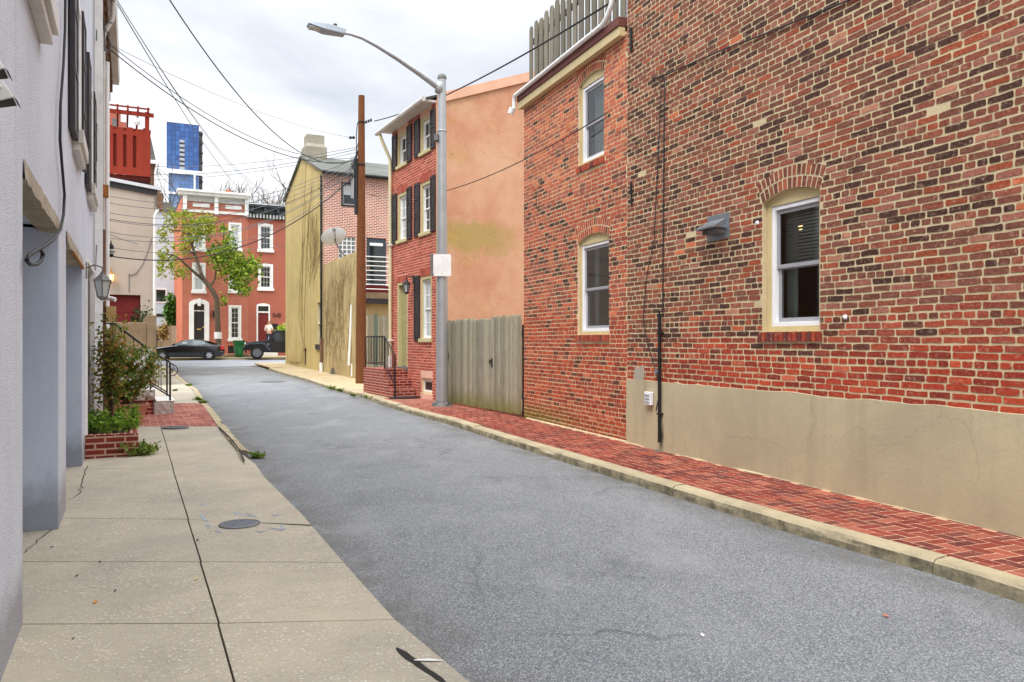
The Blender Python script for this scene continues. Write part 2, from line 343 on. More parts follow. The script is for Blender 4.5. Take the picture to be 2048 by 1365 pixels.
    M['galv'] = simple('galv', lin(178,180,182), .42, .1, 3, .08, metal=.55, dirt=(lin(128,124,118), .5))
    M['lamp_grey'] = simple('lamp_grey', lin(164,174,184), .45, .06, 5, .05)
    M['steel'] = simple('steel', lin(150,158,166), .4, .12, 9, .1, metal=.7, dirt=(lin(120,104,92), .5))
    M['lead'] = simple('lead', lin(112,110,108), .5, .2, 6, .1)
    M['cast_iron'] = simple('cast_iron', lin(124,128,134), .6, .2, 30, .3, metal=.3)
    M['wire'] = simple('wire', lin(46,47,50), .6, .1, 3, 0)
    M['wire_grey'] = simple('wire_grey', lin(112,114,118), .6, .1, 3, 0)
    M['roof_slate'] = simple('roof_slate', lin(104,106,100), .85, .2, 1.5, .5, 12, bdist=.02, dirt=(lin(76,82,70), .7))
    M['roof_dark'] = simple('roof_dark', lin(70,68,64), .8, .2, 2, .3, 16)
    M['roof_metal'] = simple('roof_metal', lin(206,208,212), .4, .06, 2, .1)
    M['marble'] = simple('marble', lin(236,232,224), .6, .06, 4, .15, dirt=(lin(190,180,166), .4))
    M['marble_rough'] = simple('marble_rough', lin(204,198,190), .85, .2, 8, .9, 14, bdist=.05, dirt=(lin(136,128,120), .8))
    M['terracotta'] = simple('terracotta', lin(196,128,108), .8, .12, 6, .2)
    M['soil'] = simple('soil', lin(70,56,42), .95, .3, 20, .6)
    M['bin_green'] = simple('bin_green', lin(40,104,58), .45, .1, 3, .05)
    M['siding'] = None
    t = NT('siding'); zz = t.xyz()[2]; fr = t.math('FRACT', t.math('DIVIDE', zz, .13))
    col = t.mix(t.noise(1.2, 5), lin(206,220,230), lin(190,206,218)); col = t.mix(t.ramp(fr, [(0, .65), (.1, 0.0)]), col, lin(120,134,146))
    M['siding'] = t.out(col, .6, t.bump(fr, .4, .02))
    t = NT('glass'); n1 = t.noise(1.3, 3)
    M['glass'] = t.out(t.mix(n1, lin(24,30,32), lin(44,50,50)), .04, t.bump(t.noise(1.7, 2), .03, .02), spec=.75)
    t = NT('glass_blind'); fz = t.math('FRACT', t.math('MULTIPLY', t.xyz()[2], 22)); col = t.mix(t.ramp(fz, [(.3, 0.0), (.55, 1.0), (.8, 0.0)]), lin(26,32,34), lin(40,46,46)); M['glass_blind'] = t.out(t.mix(t.ramp(t.noise(1.4, 3), [(.35, 0.0), (.65, .8)]), col, lin(22,26,28)), .05, spec=.7)
    t = NT('glass_clear'); fr = t.n('Fresnel', {0: 1.55}).outputs[0]; gl_ = t.n('BsdfGlossy', {'Roughness': .03, 'Normal': t.bump(t.noise(2.2, 2), .04, .02)}); tr_ = t.n('BsdfTransparent', {'Color': (.80,.86,.85)}); mx = t.n('MixShader', {0: t.math('MULTIPLY_ADD', fr, 1.3, .02, True), 1: tr_.outputs[0], 2: gl_.outputs[0]}); t.t.links.new(mx.outputs[0], t.t.nodes['Material Output'].inputs[0]); M['glass_clear'] = t.m
    M['curtain'] = simple('curtain', lin(206,214,208), .9, .06, 3, .1)
    M['blind'] = simple('blind', lin(196,196,190), .7, .05, 3, .05)
    t = NT('glass_bright'); M['glass_bright'] = t.out(t.mix(t.noise(2, 3), lin(84,98,104), lin(140,154,158)), .05, spec=.9)
    t = NT('glass_curtain'); x = t.math('FRACT', t.math('MULTIPLY', t.xyz()[0], 14)); M['glass_curtain'] = t.out(t.mix(t.ramp(x, [(0, 0.0), (.5, 1.0), (1, 0.0)]), lin(150,156,158), lin(196,200,202)), .15, spec=.7)
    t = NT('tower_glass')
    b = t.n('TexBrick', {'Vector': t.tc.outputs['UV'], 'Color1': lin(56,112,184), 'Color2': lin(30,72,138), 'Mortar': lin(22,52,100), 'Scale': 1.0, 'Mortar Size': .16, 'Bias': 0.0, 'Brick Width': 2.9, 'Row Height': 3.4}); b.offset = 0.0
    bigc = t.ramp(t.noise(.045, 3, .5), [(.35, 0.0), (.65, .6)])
    low = t.ramp(t.n('MapRange', {'Value': t.math('ADD', t.xyz()[2], t.math('MULTIPLY', t.noise(.06, 4), 50.0)), 1: 92.0, 2: 168.0}).outputs[0], [(.25, 1.0), (.75, 0.0)])  # pale sky reflection painted into the colour of the lower glass
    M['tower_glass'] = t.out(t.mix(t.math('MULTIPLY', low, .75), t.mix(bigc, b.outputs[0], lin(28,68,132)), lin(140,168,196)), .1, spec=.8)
    M['tower_dark'] = simple('tower_dark', lin(66,60,66), .6, .4, .2)
    M['tower_white'] = simple('tower_white', lin(236,238,242), .6, .03, .1)
    t = NT('car_paint'); M['car_paint'] = t.out(lin(10,12,20), .2, spec=.6, Coat_Weight=.8, Coat_Roughness=.08)
    t = NT('jeep_paint'); M['jeep_paint'] = t.out(lin(9,10,13), .22, spec=.5, Coat_Weight=.6, Coat_Roughness=.1)
    M['plastic_black'] = simple('plastic_black', lin(34,34,36), .6, .1, 8, .05)
    M['plastic_grey'] = simple('plastic_grey', lin(70,76,86), .5, .06, 8, .05)
    M['tyre'] = simple('tyre', lin(32,31,31), .85, .1, 10, .2)
    M['alloy'] = simple('alloy', lin(206,208,212), .35, .05, 10, .05, metal=.6)
    M['alloy_grey'] = simple('alloy_grey', lin(128,130,134), .4, .05, 10, .05, metal=.6)
    t = NT('lens_red'); M['lens_red'] = t.out(lin(220,40,44), .2)
    t = NT('lens_clear'); M['lens_clear'] = t.out(lin(216,218,216), .15)
    t = NT('warm_light'); M['warm_light'] = t.out(lin(250,200,110), .4, Emission_Color=(1,.62,.22,1), Emission_Strength=2.2)
    M['amber_glass'] = simple('amber_glass', lin(190,160,104), .3, .1, 9, .05)
    M['frost'] = simple('frost', lin(186,192,190), .35, .08, 6, .05)
    def leaf(name, trans=.25):
        t = NT(name); c = t.tint()
        t.b.inputs['Subsurface Weight'].default_value = 0
        tr = t.n('BsdfTranslucent', {'Color': t.mix(1.0, c, (1.25,1.3,.8), 'MULTIPLY')})
        t.out(c, .6, spec=.25)
        ms = t.n('MixShader', {0: trans, 1: t.b.outputs[0], 2: tr.outputs[0]})
        t.t.links.new(ms.outputs[0], t.t.nodes['Material Output'].inputs[0]); return t.m
    M['leaf'] = leaf('leaf', .35)
    t = NT('tinted'); M['tinted'] = t.out(t.tint(), .8, t.bump(t.noise(40, 3), .2, .005))
    M['bark'] = simple('bark', lin(98,84,70), .95, .3, 7, .8, 26, bdist=.02)
    M['twig'] = simple('twig', lin(104,92,80), .95, .25, 7, .2)
    M['vine'] = simple('vine', lin(138,118,84), .95, .3, 9, .2)
    M['skin'] = simple('skin', lin(222,170,142), .6, .05, 9, .05)
    M['shirt'] = simple('shirt', lin(244,240,232), .85, .05, 9, .2)
    M['jeans'] = simple('jeans', lin(44,54,80), .9, .15, 12, .2)
    M['hair'] = simple('hair', lin(176,142,96), .7, .2, 30, .2)
mats()
# ------------------------------------------------------------------ camera, light, sky
cam = bpy.data.cameras.new('camera'); cam.sensor_width = 36; cam.lens = F/2048*36; cam.clip_end = 3000; cam.clip_start = .05
co = bpy.data.objects.new('camera', cam); COL.objects.link(co); co.location = (0,0,H); co.rotation_euler = (math.radians(90),0,0); sc.camera = co
sun = bpy.data.lights.new('sun', 'SUN'); sun.energy = 1.5; sun.angle = math.radians(28); sun.color = (1.0,.975,.94)
so = bpy.data.objects.new('sun', sun); COL.objects.link(so)
SUN_EL, SUN_AZ = math.radians(58), math.radians(205)            # azimuth clockwise from +Y
sd = Vector((math.sin(SUN_AZ)*math.cos(SUN_EL), math.cos(SUN_AZ)*math.cos(SUN_EL), math.sin(SUN_EL)))
so.rotation_euler = sd.to_track_quat('Z', 'Y').to_euler()
W = bpy.data.worlds.new('World'); sc.world = W; W.use_nodes = True; wt = W.node_tree
def wn(typ, ins=None, **kw):
    nd = wt.nodes.new('ShaderNode'+typ)
    for k, v in kw.items(): setattr(nd, k, v)
    for k, v in (ins or {}).items():
        s = nd.inputs[k]
        if isinstance(v, bpy.types.NodeSocket): wt.links.new(v, s)
        elif isinstance(v, tuple) and s.type == 'RGBA': s.default_value = (*v, 1)
        else: s.default_value = v
    return nd
bg = wt.nodes['Background']; bg.inputs[1].default_value = .1
tcw = wn('TexCoord').outputs['Generated']
sky = wn('TexSky', sky_type='NISHITA', sun_disc=False, sun_elevation=SUN_EL, sun_rotation=SUN_AZ)
sep = wn('SeparateXYZ', {0: tcw}).outputs
flat = wn('VectorMath', {0: tcw, 1: wn('CombineXYZ', {0: wn('Math', {0: sep[2], 1: .22}, operation='ADD').outputs[0], 1: wn('Math', {0: sep[2], 1: .22}, operation='ADD').outputs[0], 2: 1.0}).outputs[0]}, operation='DIVIDE').outputs[0]
n1 = wn('TexNoise', {'Vector': flat, 'Scale': 1.25, 'Detail': 8, 'Roughness': .55, 'Distortion': .35}).outputs[0]
cr = wn('ValToRGB', {'Fac': n1}); e = cr.color_ramp.elements
e[0].position, e[0].color = .34, (4.0,4.25,4.65,1); e[1].position, e[1].color = .6, (6.3,6.35,6.45,1)
m_ = cr.color_ramp.elements.new(.49); m_.color = (5.3,5.45,5.7,1)
zen = wn('MapRange', {'Value': sep[2], 1: .38, 2: .85, 3: 1.0, 4: 3.0}).outputs[0]      # an overcast sky is brightest overhead
cl = wn('Mix', {0: 1.0, 6: cr.outputs[0], 7: wn('CombineXYZ', {0: zen, 1: zen, 2: zen}).outputs[0]}, data_type='RGBA', blend_type='MULTIPLY').outputs[2]
skm = wn('Mix', {0: .1, 6: cl, 7: sky.outputs[0]}, data_type='RGBA').outputs[2]
wt.links.new(skm, bg.inputs[0])
sc.view_settings.view_transform = 'Standard'; sc.view_settings.look = 'None'; sc.view_settings.gamma = 1; sc.view_settings.exposure = .95
sc.cycles.max_bounces = 6; sc.cycles.use_denoising = True

# ------------------------------------------------------------------ street frames
DS = Vector((-.395, 1.0)).normalized()                           # along the near brick houses
FW = Frame(1.59, 10.83, .395, -1.0)                              # big brick house: x=0 at its far corner, x grows towards the eye
B2W = 3.47*math.hypot(.395, 1)
o2 = FW.w(-B2W, 0, 0); FB2 = Frame(o2.x, o2.y, .395, -1.0)       # brick house with the roof deck
FG = Frame(-1.48, 17.7, 1.68, -3.35)                             # plank gate
FO = Frame(-1.78-.531*2.73, 18.4+2.73, .531, -1.0); OW = 2.73*math.hypot(.531, 1)
oc = FO.w(OW, 0, 0); FOG = Frame(oc.x, oc.y, 1.0, .531)          # its orange gable
YA = ground_at(646, 744, .1); YB = ground_at(571, 728, .1)
FY = Frame(YB.x, YB.y, YA.x-YB.x, YA.y-YB.y); YW = (YA-YB).xy.length
FYB = Frame(YA.x, YA.y, -FY.u.y, FY.u.x)                         # brick rear face, square to the street wall
FL = Frame(-.557+.487*3.0, -3.0, -.487, 1.0)                     # left grey house; x grows away from the eye
def fl_s(Y): return (Y+3.0)*math.hypot(.487, 1)
def left_wall_x(Y): return -.557-.487*Y

# ------------------------------------------------------------------ ground, road, walks
EDGE_L = [ground_at(*p, d) for p, d in (((940,1365),.03),((790,1240),.03),((700,1140),.03),((600,1025),.03),((528,954),.03),((511,927),.04),((498,897),.07),((475,875),.08),((455,852.5),.08),((444,839),.08),((428,819),.08),((412,803),.08),((396.6,779.5),.08),((374,765),.08),((360.6,753.7),.08),((350.5,742.5),.08))]
ext = EDGE_L[0] + (EDGE_L[0]-EDGE_L[1]).normalized()*9; ext.z = .03; EDGE_L = [ext]+EDGE_L
EDGE_R = [ground_at(*p) for p in ((2048,1208),(1866,1149),(1598,1072),(1345,993),(1097,915),(946,866),(888,847),(830,831),(758,808.7),(722,794),(682,785),(648,775),(612,762.7),(576,752.6),(538,741))]
ext = EDGE_R[0] + (EDGE_R[0]-EDGE_R[2]).normalized()*8; ext.z = 0; EDGE_R = [ext]+EDGE_R
TL = [(p.y, p.x) for p in EDGE_L]; TR = [(p.y, p.x) for p in EDGE_R]
def xl(Y): return interp(TL, Y)
def xr(Y): return interp(TR, Y)
def zl(Y): return zr(Y) + interp([(0,.03),(9.4,.03),(12.5,.08),(100,.08)], min(max(Y,0),99))
def smooth_poly(pts, step):                                     # points every `step` along a polyline
    out = []; acc = 0
    for a, b in zip(pts, pts[1:]):
        n = max(1, int(round((b-a).length/step)))
        out += [a.lerp(b, i/n) for i in range(n)]
    return out+[pts[-1]]
mb = MB()                                                        # one sheet to the horizon
xs = [-1500,-300,-80,-40,-25,-15,-8,0,8,20,60,300,1500]; ys = [-400,-40,0,10,20]+list(range(22,49,2))+[55,70,120,400,1800]
mb.add([(x, y, zr(y)-.03) for y in ys for x in xs], [(j*len(xs)+i, j*len(xs)+i+1, (j+1)*len(xs)+i+1, (j+1)*len(xs)+i) for j in range(len(ys)-1) for i in range(len(xs)-1)], None, True)
struct(mb.build('ground', M['ground']))
mb = MB(); Ys = [-5+.5*i for i in range(int(43.5/.5)+1)]; nx = 14
def rz(Y, t):
    return zr(Y) + .012*math.sin(math.pi*t)*1.2 + .006*mnoise.noise(Vector((t*3, Y*.4, 1.7)))
mb.add([(lerp(xl(Y)-.12, xr(Y)+.05, i/nx), Y, rz(Y, i/nx)) for Y in Ys for i in range(nx+1)], [(j*(nx+1)+i, j*(nx+1)+i+1, (j+1)*(nx+1)+i+1, (j+1)*(nx+1)+i) for j in range(len(Ys)-1) for i in range(nx)], None, True)
rd = struct(mb.build('road', M['asphalt']))
ea = rd.data.color_attributes.new('edge', 'FLOAT_COLOR', 'POINT')
for i in range(len(Ys)*(nx+1)):
    q = (i % (nx+1))/nx; w = max(0, 1-q/.16, 1-(1-q)/.14); ea.data[i].color = (w, w, w, 1)
# cross street, square to the lane
XS = Vector((.884, .467)); c0 = Vector((-15.2, 37.7)); xn = Vector((-.467, .884))
def xsp(a, b, z=0): p = c0 + XS*a + xn*b; return Vector((p.x, p.y, zr(p.y)+z))
mb = MB(); mb.grid(lambda u, v: xsp(-60+120*u, .15+9.6*v, .006), 120, 10); struct(mb.build('cross_street', M['far_asphalt']))
mb = MB()
for a in range(-14, 16): mb.box(0,0,0,0,0,0) if False else mb.face([xsp(a, -.02, .012), xsp(a+1, -.02, .012), xsp(a+1, .16, .012), xsp(a, .16, .012)])
struct(mb.build('gutter_strip', simple('gutter_brick', lin(178,152,142), .9, .15, 4)))
mb = MB()
mb.grid(lambda u, v: xsp(-60+120*u, 9.7+12*v, .12), 100, 3)
mb.grid(lambda u, v: xsp(-60+120*u, 9.7, .0+.12*v), 100, 1); struct(mb.build('far_pavement', M['walk_far']))

# left walk: concrete slabs with open joints, a brick band, then slabs again
JP = [ground_at(x, y, .03) for x, y in ((470,1365),(435,1240),(412,1160),(385,1070),(362,990),(345,935),(322,860))]
JT = [(p.y, p.x) for p in JP]
CJ = []                                                          # cross joints: (inner Y at wall, Y at edge)
for a, b in (((45,1255),(780,1240)),((95,1123),(690,1125)),((130,1027),(600,1050)),((180,925),(530,955)),((262,858),(440,857))):
    pa, pb = ground_at(*a, .03), ground_at(*b, .03); CJ.append((pa.x, pa.y, pb.x, pb.y))
def cjY(j, x): xa, ya, xb, yb = CJ[j]; return ya+(yb-ya)*(x-xa)/(xb-xa)
mb = MB(); g = .006
def slab(mb, pts, th=.05, inset=None):
    c = sum(pts, Vector())/len(pts); top = []
    mb.face(pts)
    for a, b in zip(pts, pts[1:]+pts[:1]): mb.face([a, a-Vector((0,0,th)), b-Vector((0,0,th)), b])
def V3(x, y): return Vector((x, y, zl(y)))
rows = [(-4.0, None)]+[(None, j) for j in range(5)]
def rowY(r, x): return r[0] if r[1] is None else cjY(r[1], x)
def rowJ(r):
    y = rowY(r, -3)
    for _ in range(20): y = rowY(r, interp(JT, y))
    return interp(JT, y), y
for r0, r1 in zip(rows, rows[1:]):
    for side in (0, 1):
        ymid = (rowY(r0, -2)+rowY(r1, -2))/2
        if side == 0:
            pts = []
            for r, s in ((r0, g), (r1, -g)):
                y = rowY(r, -3); xw = left_wall_x(y)-3.7; xj = rowJ(r)[0]-g
                pts.append((V3(xw, rowY(r, left_wall_x(y))+s), V3(xj, rowJ(r)[1]+s)))
            slab(mb, [pts[0][0], pts[0][1], pts[1][1], pts[1][0]])
        else:
            ya, yb = rowY(r0, xl(rowY(r0, 0)))+g, rowY(r1, xl(rowY(r1, -3)))-g
            e = [V3(xl(y), y) for y in [ya]+[p.y for p in EDGE_L if ya+.05 < p.y < yb-.05]+[yb]]
            if yb > 9.5: e = [V3(p.x-(.17 if p.y > 9.6 else 0), p.y) for p in e]
            j0 = rowJ(r0)[0]; j1 = rowJ(r1)[0]
            a = V3(j0+g, rowJ(r0)[1]+g); b = V3(j1+g, rowJ(r1)[1]-g)
            slab(mb, [a]+e+[b])
YB0, YB1 = 13.05, 17.9
for k in range(12):                                              # slabs beyond the brick band
    y0, y1 = YB1+k*1.75+g, YB1+(k+1)*1.75-g
    slab(mb, [V3(left_wall_x(y0)-1.0+max(0,(y0-20)*.12), y0), V3(xl(y0)-.16, y0), V3(xl(y1)-.16, y1), V3(left_wall_x(y1)-1.0+max(0,(y1-20)*.12), y1)])
struct(mb.build('sidewalk', M['walk'], bevel=.004))
mb = MB(); ys_ = [-4+.8*i for i in range(53)]
for a, b in zip(ys_, ys_[1:]): mb.face([Vector((left_wall_x(a)-3.9, a, zl(a)-.022)), Vector((xl(a)-.03, a, zl(a)-.022)), Vector((xl(b)-.03, b, zl(b)-.022)), Vector((left_wall_x(b)-3.9, b, zl(b)-.022))])
struct(mb.build('sidewalk_bed', M['joint']))
def clip(poly, n, d):                                            # keep the side where n.p <= d
    out = []
    for a, b in zip(poly, poly[1:]+poly[:1]):
        da, db = n.dot(a)-d, n.dot(b)-d
        if da <= 0: out.append(a)
        if da*db < 0: out.append(a.lerp(b, da/(da-db)))
    return out
def shade(c, k): return (c[0]*k, c[1]*k, c[2]*k)
PAVE_L = [lin(172,112,100), lin(160,96,86), lin(182,126,110), lin(148,92,86), lin(176,116,98)]
PAVE_R = [lin(140,66,54), lin(124,56,48), lin(150,80,62), lin(106,54,50), lin(158,92,74), lin(132,60,50), lin(118,66,58)]
def laid_brick(mb, poly, z, c, th=.012):
    if len(poly) < 3: return
    cen = sum(poly, Vector((0,0)))/len(poly); h = R.uniform(-.001, .001)
    tx, ty = R.uniform(-.006,.006), R.uniform(-.006,.006)
    f = lambda p, k: Vector((cen.x+(p.x-cen.x)*k, cen.y+(p.y-cen.y)*k))
    top = []; bot = []
    for p in poly:
        q = f(p, .985); d = p-cen; top.append(Vector((q.x, q.y, z(p.x,p.y)+h+d.x*tx+d.y*ty))); bot.append(Vector((p.x, p.y, z(p.x,p.y)-th)))
    mb.face(top, c)
    n = len(poly)
    for i in range(n): mb.face([bot[i], bot[(i+1)%n], top[(i+1)%n], top[i]], c)
def zbl(x, y): return zl(y)+.002
mb = MB(); ua = Vector((-.487,1)).normalized(); va = Vector((ua.y, -ua.x)); o0 = Vector((left_wall_x(13)-.3, 13.0))
row = 0; a = -2.0
while a < 8.5:
    L = .235; w = .235 if row % 3 else .12
    b = -.2+(.12 if row % 2 else 0)
    while b < 6:
        q = [o0+ua*(a+x)+va*(b+y) for x, y in ((.006,.006),(w-.006,.006),(w-.006,L-.006),(.006,L-.006))]
        cen = sum(q, Vector((0,0)))/4
        if YB0-.3 < cen.y < YB1+.3 and cen.x > left_wall_x(cen.y)-.05 and cen.x < xl(cen.y)+.1:
            for n, d in ((Vector((0,-1)), -YB0), (Vector((0,1)), YB1)): q = clip(q, n, d)
            y0 = cen.y-.3; e0 = Vector((xl(y0)-.16, y0)); e1 = Vector((xl(y0+.6)-.16, y0+.6)); t = (e1-e0).normalized(); n = Vector((t.y, -t.x))
            q = clip(q, n, n.dot(e0))
            laid_brick(mb, q, zbl, shade(R.choice(PAVE_L), R.uniform(.85, 1.12)))
        b += L
    a += w; row += 1
struct(mb.build('brick_paving', M['paver']))
mb = MB()
for k in range(10):
    y0, y1 = YB0+k*.485, YB0+(k+1)*.485
    mb.face([Vector((left_wall_x(y0)-.1, y0, zl(y0)-.0015)), Vector((xl(y0)-.1, y0, zl(y0)-.0015)), Vector((xl(y1)-.1, y1, zl(y1)-.0015)), Vector((left_wall_x(y1)-.1, y1, zl(y1)-.0015))])
struct(mb.build('paving_bed', M['mortar_pave']))

# curbs: stones of a worn, irregular section
def curb(pts, side, joints, top, width=.15):
    mb = MB(); P = smooth_poly(pts, .09); acc = 0; seg = []; segs = [seg]; nxt = list(joints)
    for i, p in enumerate(P):
        if i: acc += (p-P[i-1]).length
        if nxt and acc > nxt[0]: nxt.pop(0); seg.append(p); seg = []; segs.append(seg)
        seg.append(p)
    for s in segs:
        if len(s) < 3: continue
        dz = R.uniform(-.008, .008); lean = R.uniform(-.01, .01); rings = []
        for i, p in enumerate(s):
            a, b = s[max(i-1,0)], s[min(i+1,len(s)-1)]; t = (b-a); t.z = 0; t.normalize(); n = Vector((t.y, -t.x, 0))*side
            q = p.copy()
            if i == 0: q += t*.004
            if i == len(s)-1: q -= t*.004
            nz = lambda k, sc_=1.0: mnoise.noise(Vector((p.x*3.1+k*7, p.y*3.1, k)))*sc_
            ch = max(0, mnoise.noise(Vector((p.x*1.3, p.y*1.3, 9.0)))-.28)*.09
            g0 = zr(p.y)
            h = top(p.y)+dz+nz(1,.004)
            if i in (0, len(s)-1): ch += .006
            prof = [(-.004+nz(2,.008), -.05), (.0+nz(3,.012)+ch*.5, h*.45), (.006+nz(4,.008)+ch, h-.022-ch*.6), (.03+nz(5,.006)+ch, h-.003-ch*.25), (.09, h+nz(6,.003)), (width, h+.004), (width, -.05)]
            rings.append([Vector((q.x, q.y, g0))+n*(x+lean)+Vector((0,0,z)) for x, z in prof])
        m = len(rings[0]); v = [q for r in rings for q in r]
        mb.add(v, [(i*m+k, i*m+k+1, (i+1)*m+k+1, (i+1)*m+k) for i in range(len(rings)-1) for k in range(m-1)], None, False)
        mb.face(rings[0]); mb.face(rings[-1][::-1])
    return mb.build('curb', M['curb'], fix=True)
def arc_to(pts, q):
    best = (1e9, 0); acc = 0
    for a, b in zip(pts, pts[1:]):
        t = min(max((q-a).dot(b-a)/(b-a).length_squared, 0), 1); d = (a.lerp(b, t)-q).length
        if d < best[0]: best = (d, acc+t*(b-a).length)
        acc += (b-a).length
    return best[1], acc
jr = [arc_to(EDGE_R, ground_at(*p))[0] for p in ((1866,1149),(1345,993),(1097,915),(946,866))]; tot = arc_to(EDGE_R, EDGE_R[-1])[1]
a = jr[-1]; js = sorted([jr[0]-2.6, jr[0]-5]+jr)
while a < tot: a += R.uniform(1.3, 2.4); js.append(a)
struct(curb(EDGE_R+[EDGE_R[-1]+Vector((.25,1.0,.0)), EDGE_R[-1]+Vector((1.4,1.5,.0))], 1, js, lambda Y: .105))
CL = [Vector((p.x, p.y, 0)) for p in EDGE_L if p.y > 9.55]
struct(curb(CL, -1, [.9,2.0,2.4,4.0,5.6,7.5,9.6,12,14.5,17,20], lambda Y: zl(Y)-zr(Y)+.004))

# right walk: herringbone brick near, concrete beyond the stoop
def rzw(x, y): return zr(y)+.1
def r_in(Y, d=.15): return xr(Y)+d*1.1
P_ = MB(); yc = [-4+.8*i for i in range(54)]
for a, b in zip(yc, yc[1:]): P_.face([Vector((r_in(a)-.02, a, zr(a)+.1-.0018)), Vector((r_in(a)+4.0, a, zr(a)+.1-.0018)), Vector((r_in(b)+4.0, b, zr(b)+.1-.0018)), Vector((r_in(b)-.02, b, zr(b)+.1-.0018))])
struct(P_.build('paving_bed', M['mortar_pave']))
mb = MB(); ang = math.atan2(1.0, -.395)
def loc2(u, v): return Vector((FW.o.x, FW.o.y)) + Vector((math.cos(ang), math.sin(ang)))*u + Vector((-math.sin(ang), math.cos(ang)))*v
bw = .1025; g2 = .0075                                           # half-brick unit; herringbone square to the curb
def herring(i, j):
    k = (i-j) % 4
    if k == 0: return (i, j, 2, 1)
    if k == 2: return (i, j-1, 1, 2)
YEND = 19.35
for i in range(-150, 100):
    for j in range(-3, 30):
        h = herring(i, j)
        if not h: continue
        u0, v0, a, b = h[0]*bw, h[1]*bw-.15, h[2]*bw, h[3]*bw
        cen = loc2(u0+a/2, v0+b/2)
        if not (1.0 < cen.y < YEND) or cen.x < r_in(cen.y)-.2: continue
        if cen.y < 14.2 and v0 < -.12: continue
        q = [loc2(x, y) for x, y in ((u0+g2,v0+g2),(u0+a-g2,v0+g2),(u0+a-g2,v0+b-g2),(u0+g2,v0+b-g2))]
        y0 = cen.y-.25; e0 = Vector((r_in(y0), y0)); e1 = Vector((r_in(y0+.5), y0+.5)); t = (e1-e0).normalized(); n = Vector((-t.y, t.x))
        q = clip(q, n, n.dot(e0))
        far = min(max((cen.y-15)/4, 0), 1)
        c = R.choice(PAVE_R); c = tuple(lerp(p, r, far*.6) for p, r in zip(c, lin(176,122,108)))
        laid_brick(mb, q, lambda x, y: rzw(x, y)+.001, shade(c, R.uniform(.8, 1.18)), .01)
struct(mb.build('brick_paving', M['paver']))
mb = MB(); y = YEND+.02
while y < 40:
    y1 = y+R.uniform(1.3, 1.7)
    slab(mb, [Vector((r_in(y), y, zr(y)+.1)), Vector((r_in(y)+4, y, zr(y)+.1)), Vector((r_in(y1)+4, y1-.012, zr(y1)+.1)), Vector((r_in(y1), y1-.012, zr(y1)+.1))]); y = y1
struct(mb.build('sidewalk', M['walk_far'], bevel=.004))
# a mortar fillet where the walk meets the wall
mb = MB(); N_ = 60
prev = None
for i in range(N_+1):
    s = -3.6+12.2*i/N_; wv = .018+.035*max(0, mnoise.noise(Vector((s*2.1, 0, 3))))
    r = [FW.w(s, -wv, .1015), FW.w(s, -.004, .125)]
    if prev: mb.face([prev[0], r[0], r[1], prev[1]])
    prev = r
struct(mb.build('mortar_fillet', M['mortar']))

# small marks on the ground
def ribbon(pts, w, dz, name, m):
    mb = MB(); L = []
    for i, p in enumerate(pts):
        t = (pts[min(i+1,len(pts)-1)]-pts[max(i-1,0)]); t.z = 0; t.normalize(); n = Vector((t.y,-t.x,0)); k = w*(1+.5*mnoise.noise(p*4.0)) if i not in (0, len(pts)-1) else w*.3
        L.append((p-n*k/2+Vector((0,0,dz)), p+n*k/2+Vector((0,0,dz))))
    for a, b in zip(L, L[1:]): mb.face([a[0], a[1], b[1], b[0]])
    return mb.build(name, m)
def wiggle(pts, step, amp, seed):
    P = smooth_poly([Vector(p) for p in pts], step)
    return [p+Vector((mnoise.noise(Vector((i*.9, seed, 0))), mnoise.noise(Vector((i*.9, seed, 5))), 0))*amp for i, p in enumerate(P)]
struct(ribbon(wiggle([ground_at(793,1297,.032), ground_at(830,1325,.032), ground_at(893,1368,.032)], .06, .008, 1), .032, .003, 'expansion_strip', M['tar']))
struct(ribbon(wiggle([ground_at(437,855,.09), ground_at(462,880,.085), ground_at(478,901,.08), ground_at(489,926,.05)], .12, .012, 2), .024, .012, 'expansion_strip', M['tar']))
struct(ribbon([ground_at(828,1322,.032), ground_at(856,1321,.032), ground_at(886,1323,.032)], .03, .004, 'paint_mark', M['paint_mark']))
struct(ribbon(wiggle([ground_at(45,1110,.03), ground_at(80,1078,.03), ground_at(105,1058,.03), ground_at(124,1050,.03)], .07, .03, 3), .009, .002, 'pavement_crack', M['joint']))
struct(ribbon(wiggle([ground_at(136,1000,.03), ground_at(158,990,.03), ground_at(168,950,.03), ground_at(180,921,.03)], .1, .04, 4), .011, .002, 'pavement_crack', M['joint']))
mb = MB()                                                        # faded blue utility scribbles beside the cover
for k, (px, py, dx, dy) in enumerate(((402,1008,10,6),(405,1030,8,18),(410,1050,14,8),(432,1062,10,2),(488,1030,22,6),(545,1031,14,-2),(536,1058,30,4),(560,1052,8,14),(512,1064,16,2),(470,1024,8,8))):
    for j in range(3):
        a = ground_at(px+R.uniform(-5,5), py+R.uniform(-3,3), .03); b = ground_at(px+dx+R.uniform(-6,6), py+dy*.6+R.uniform(-3,3), .03)
        t = (b-a); n = Vector((t.y,-t.x,0)).normalized()*.007; up = Vector((0,0,.0022+.0004*j))
        mb.face([a-n+up, b-n+up, b+n+up, a+n+up])
struct(mb.build('paint_mark', simple('blue_chalk', lin(160,168,176), .9, .15, 20)))
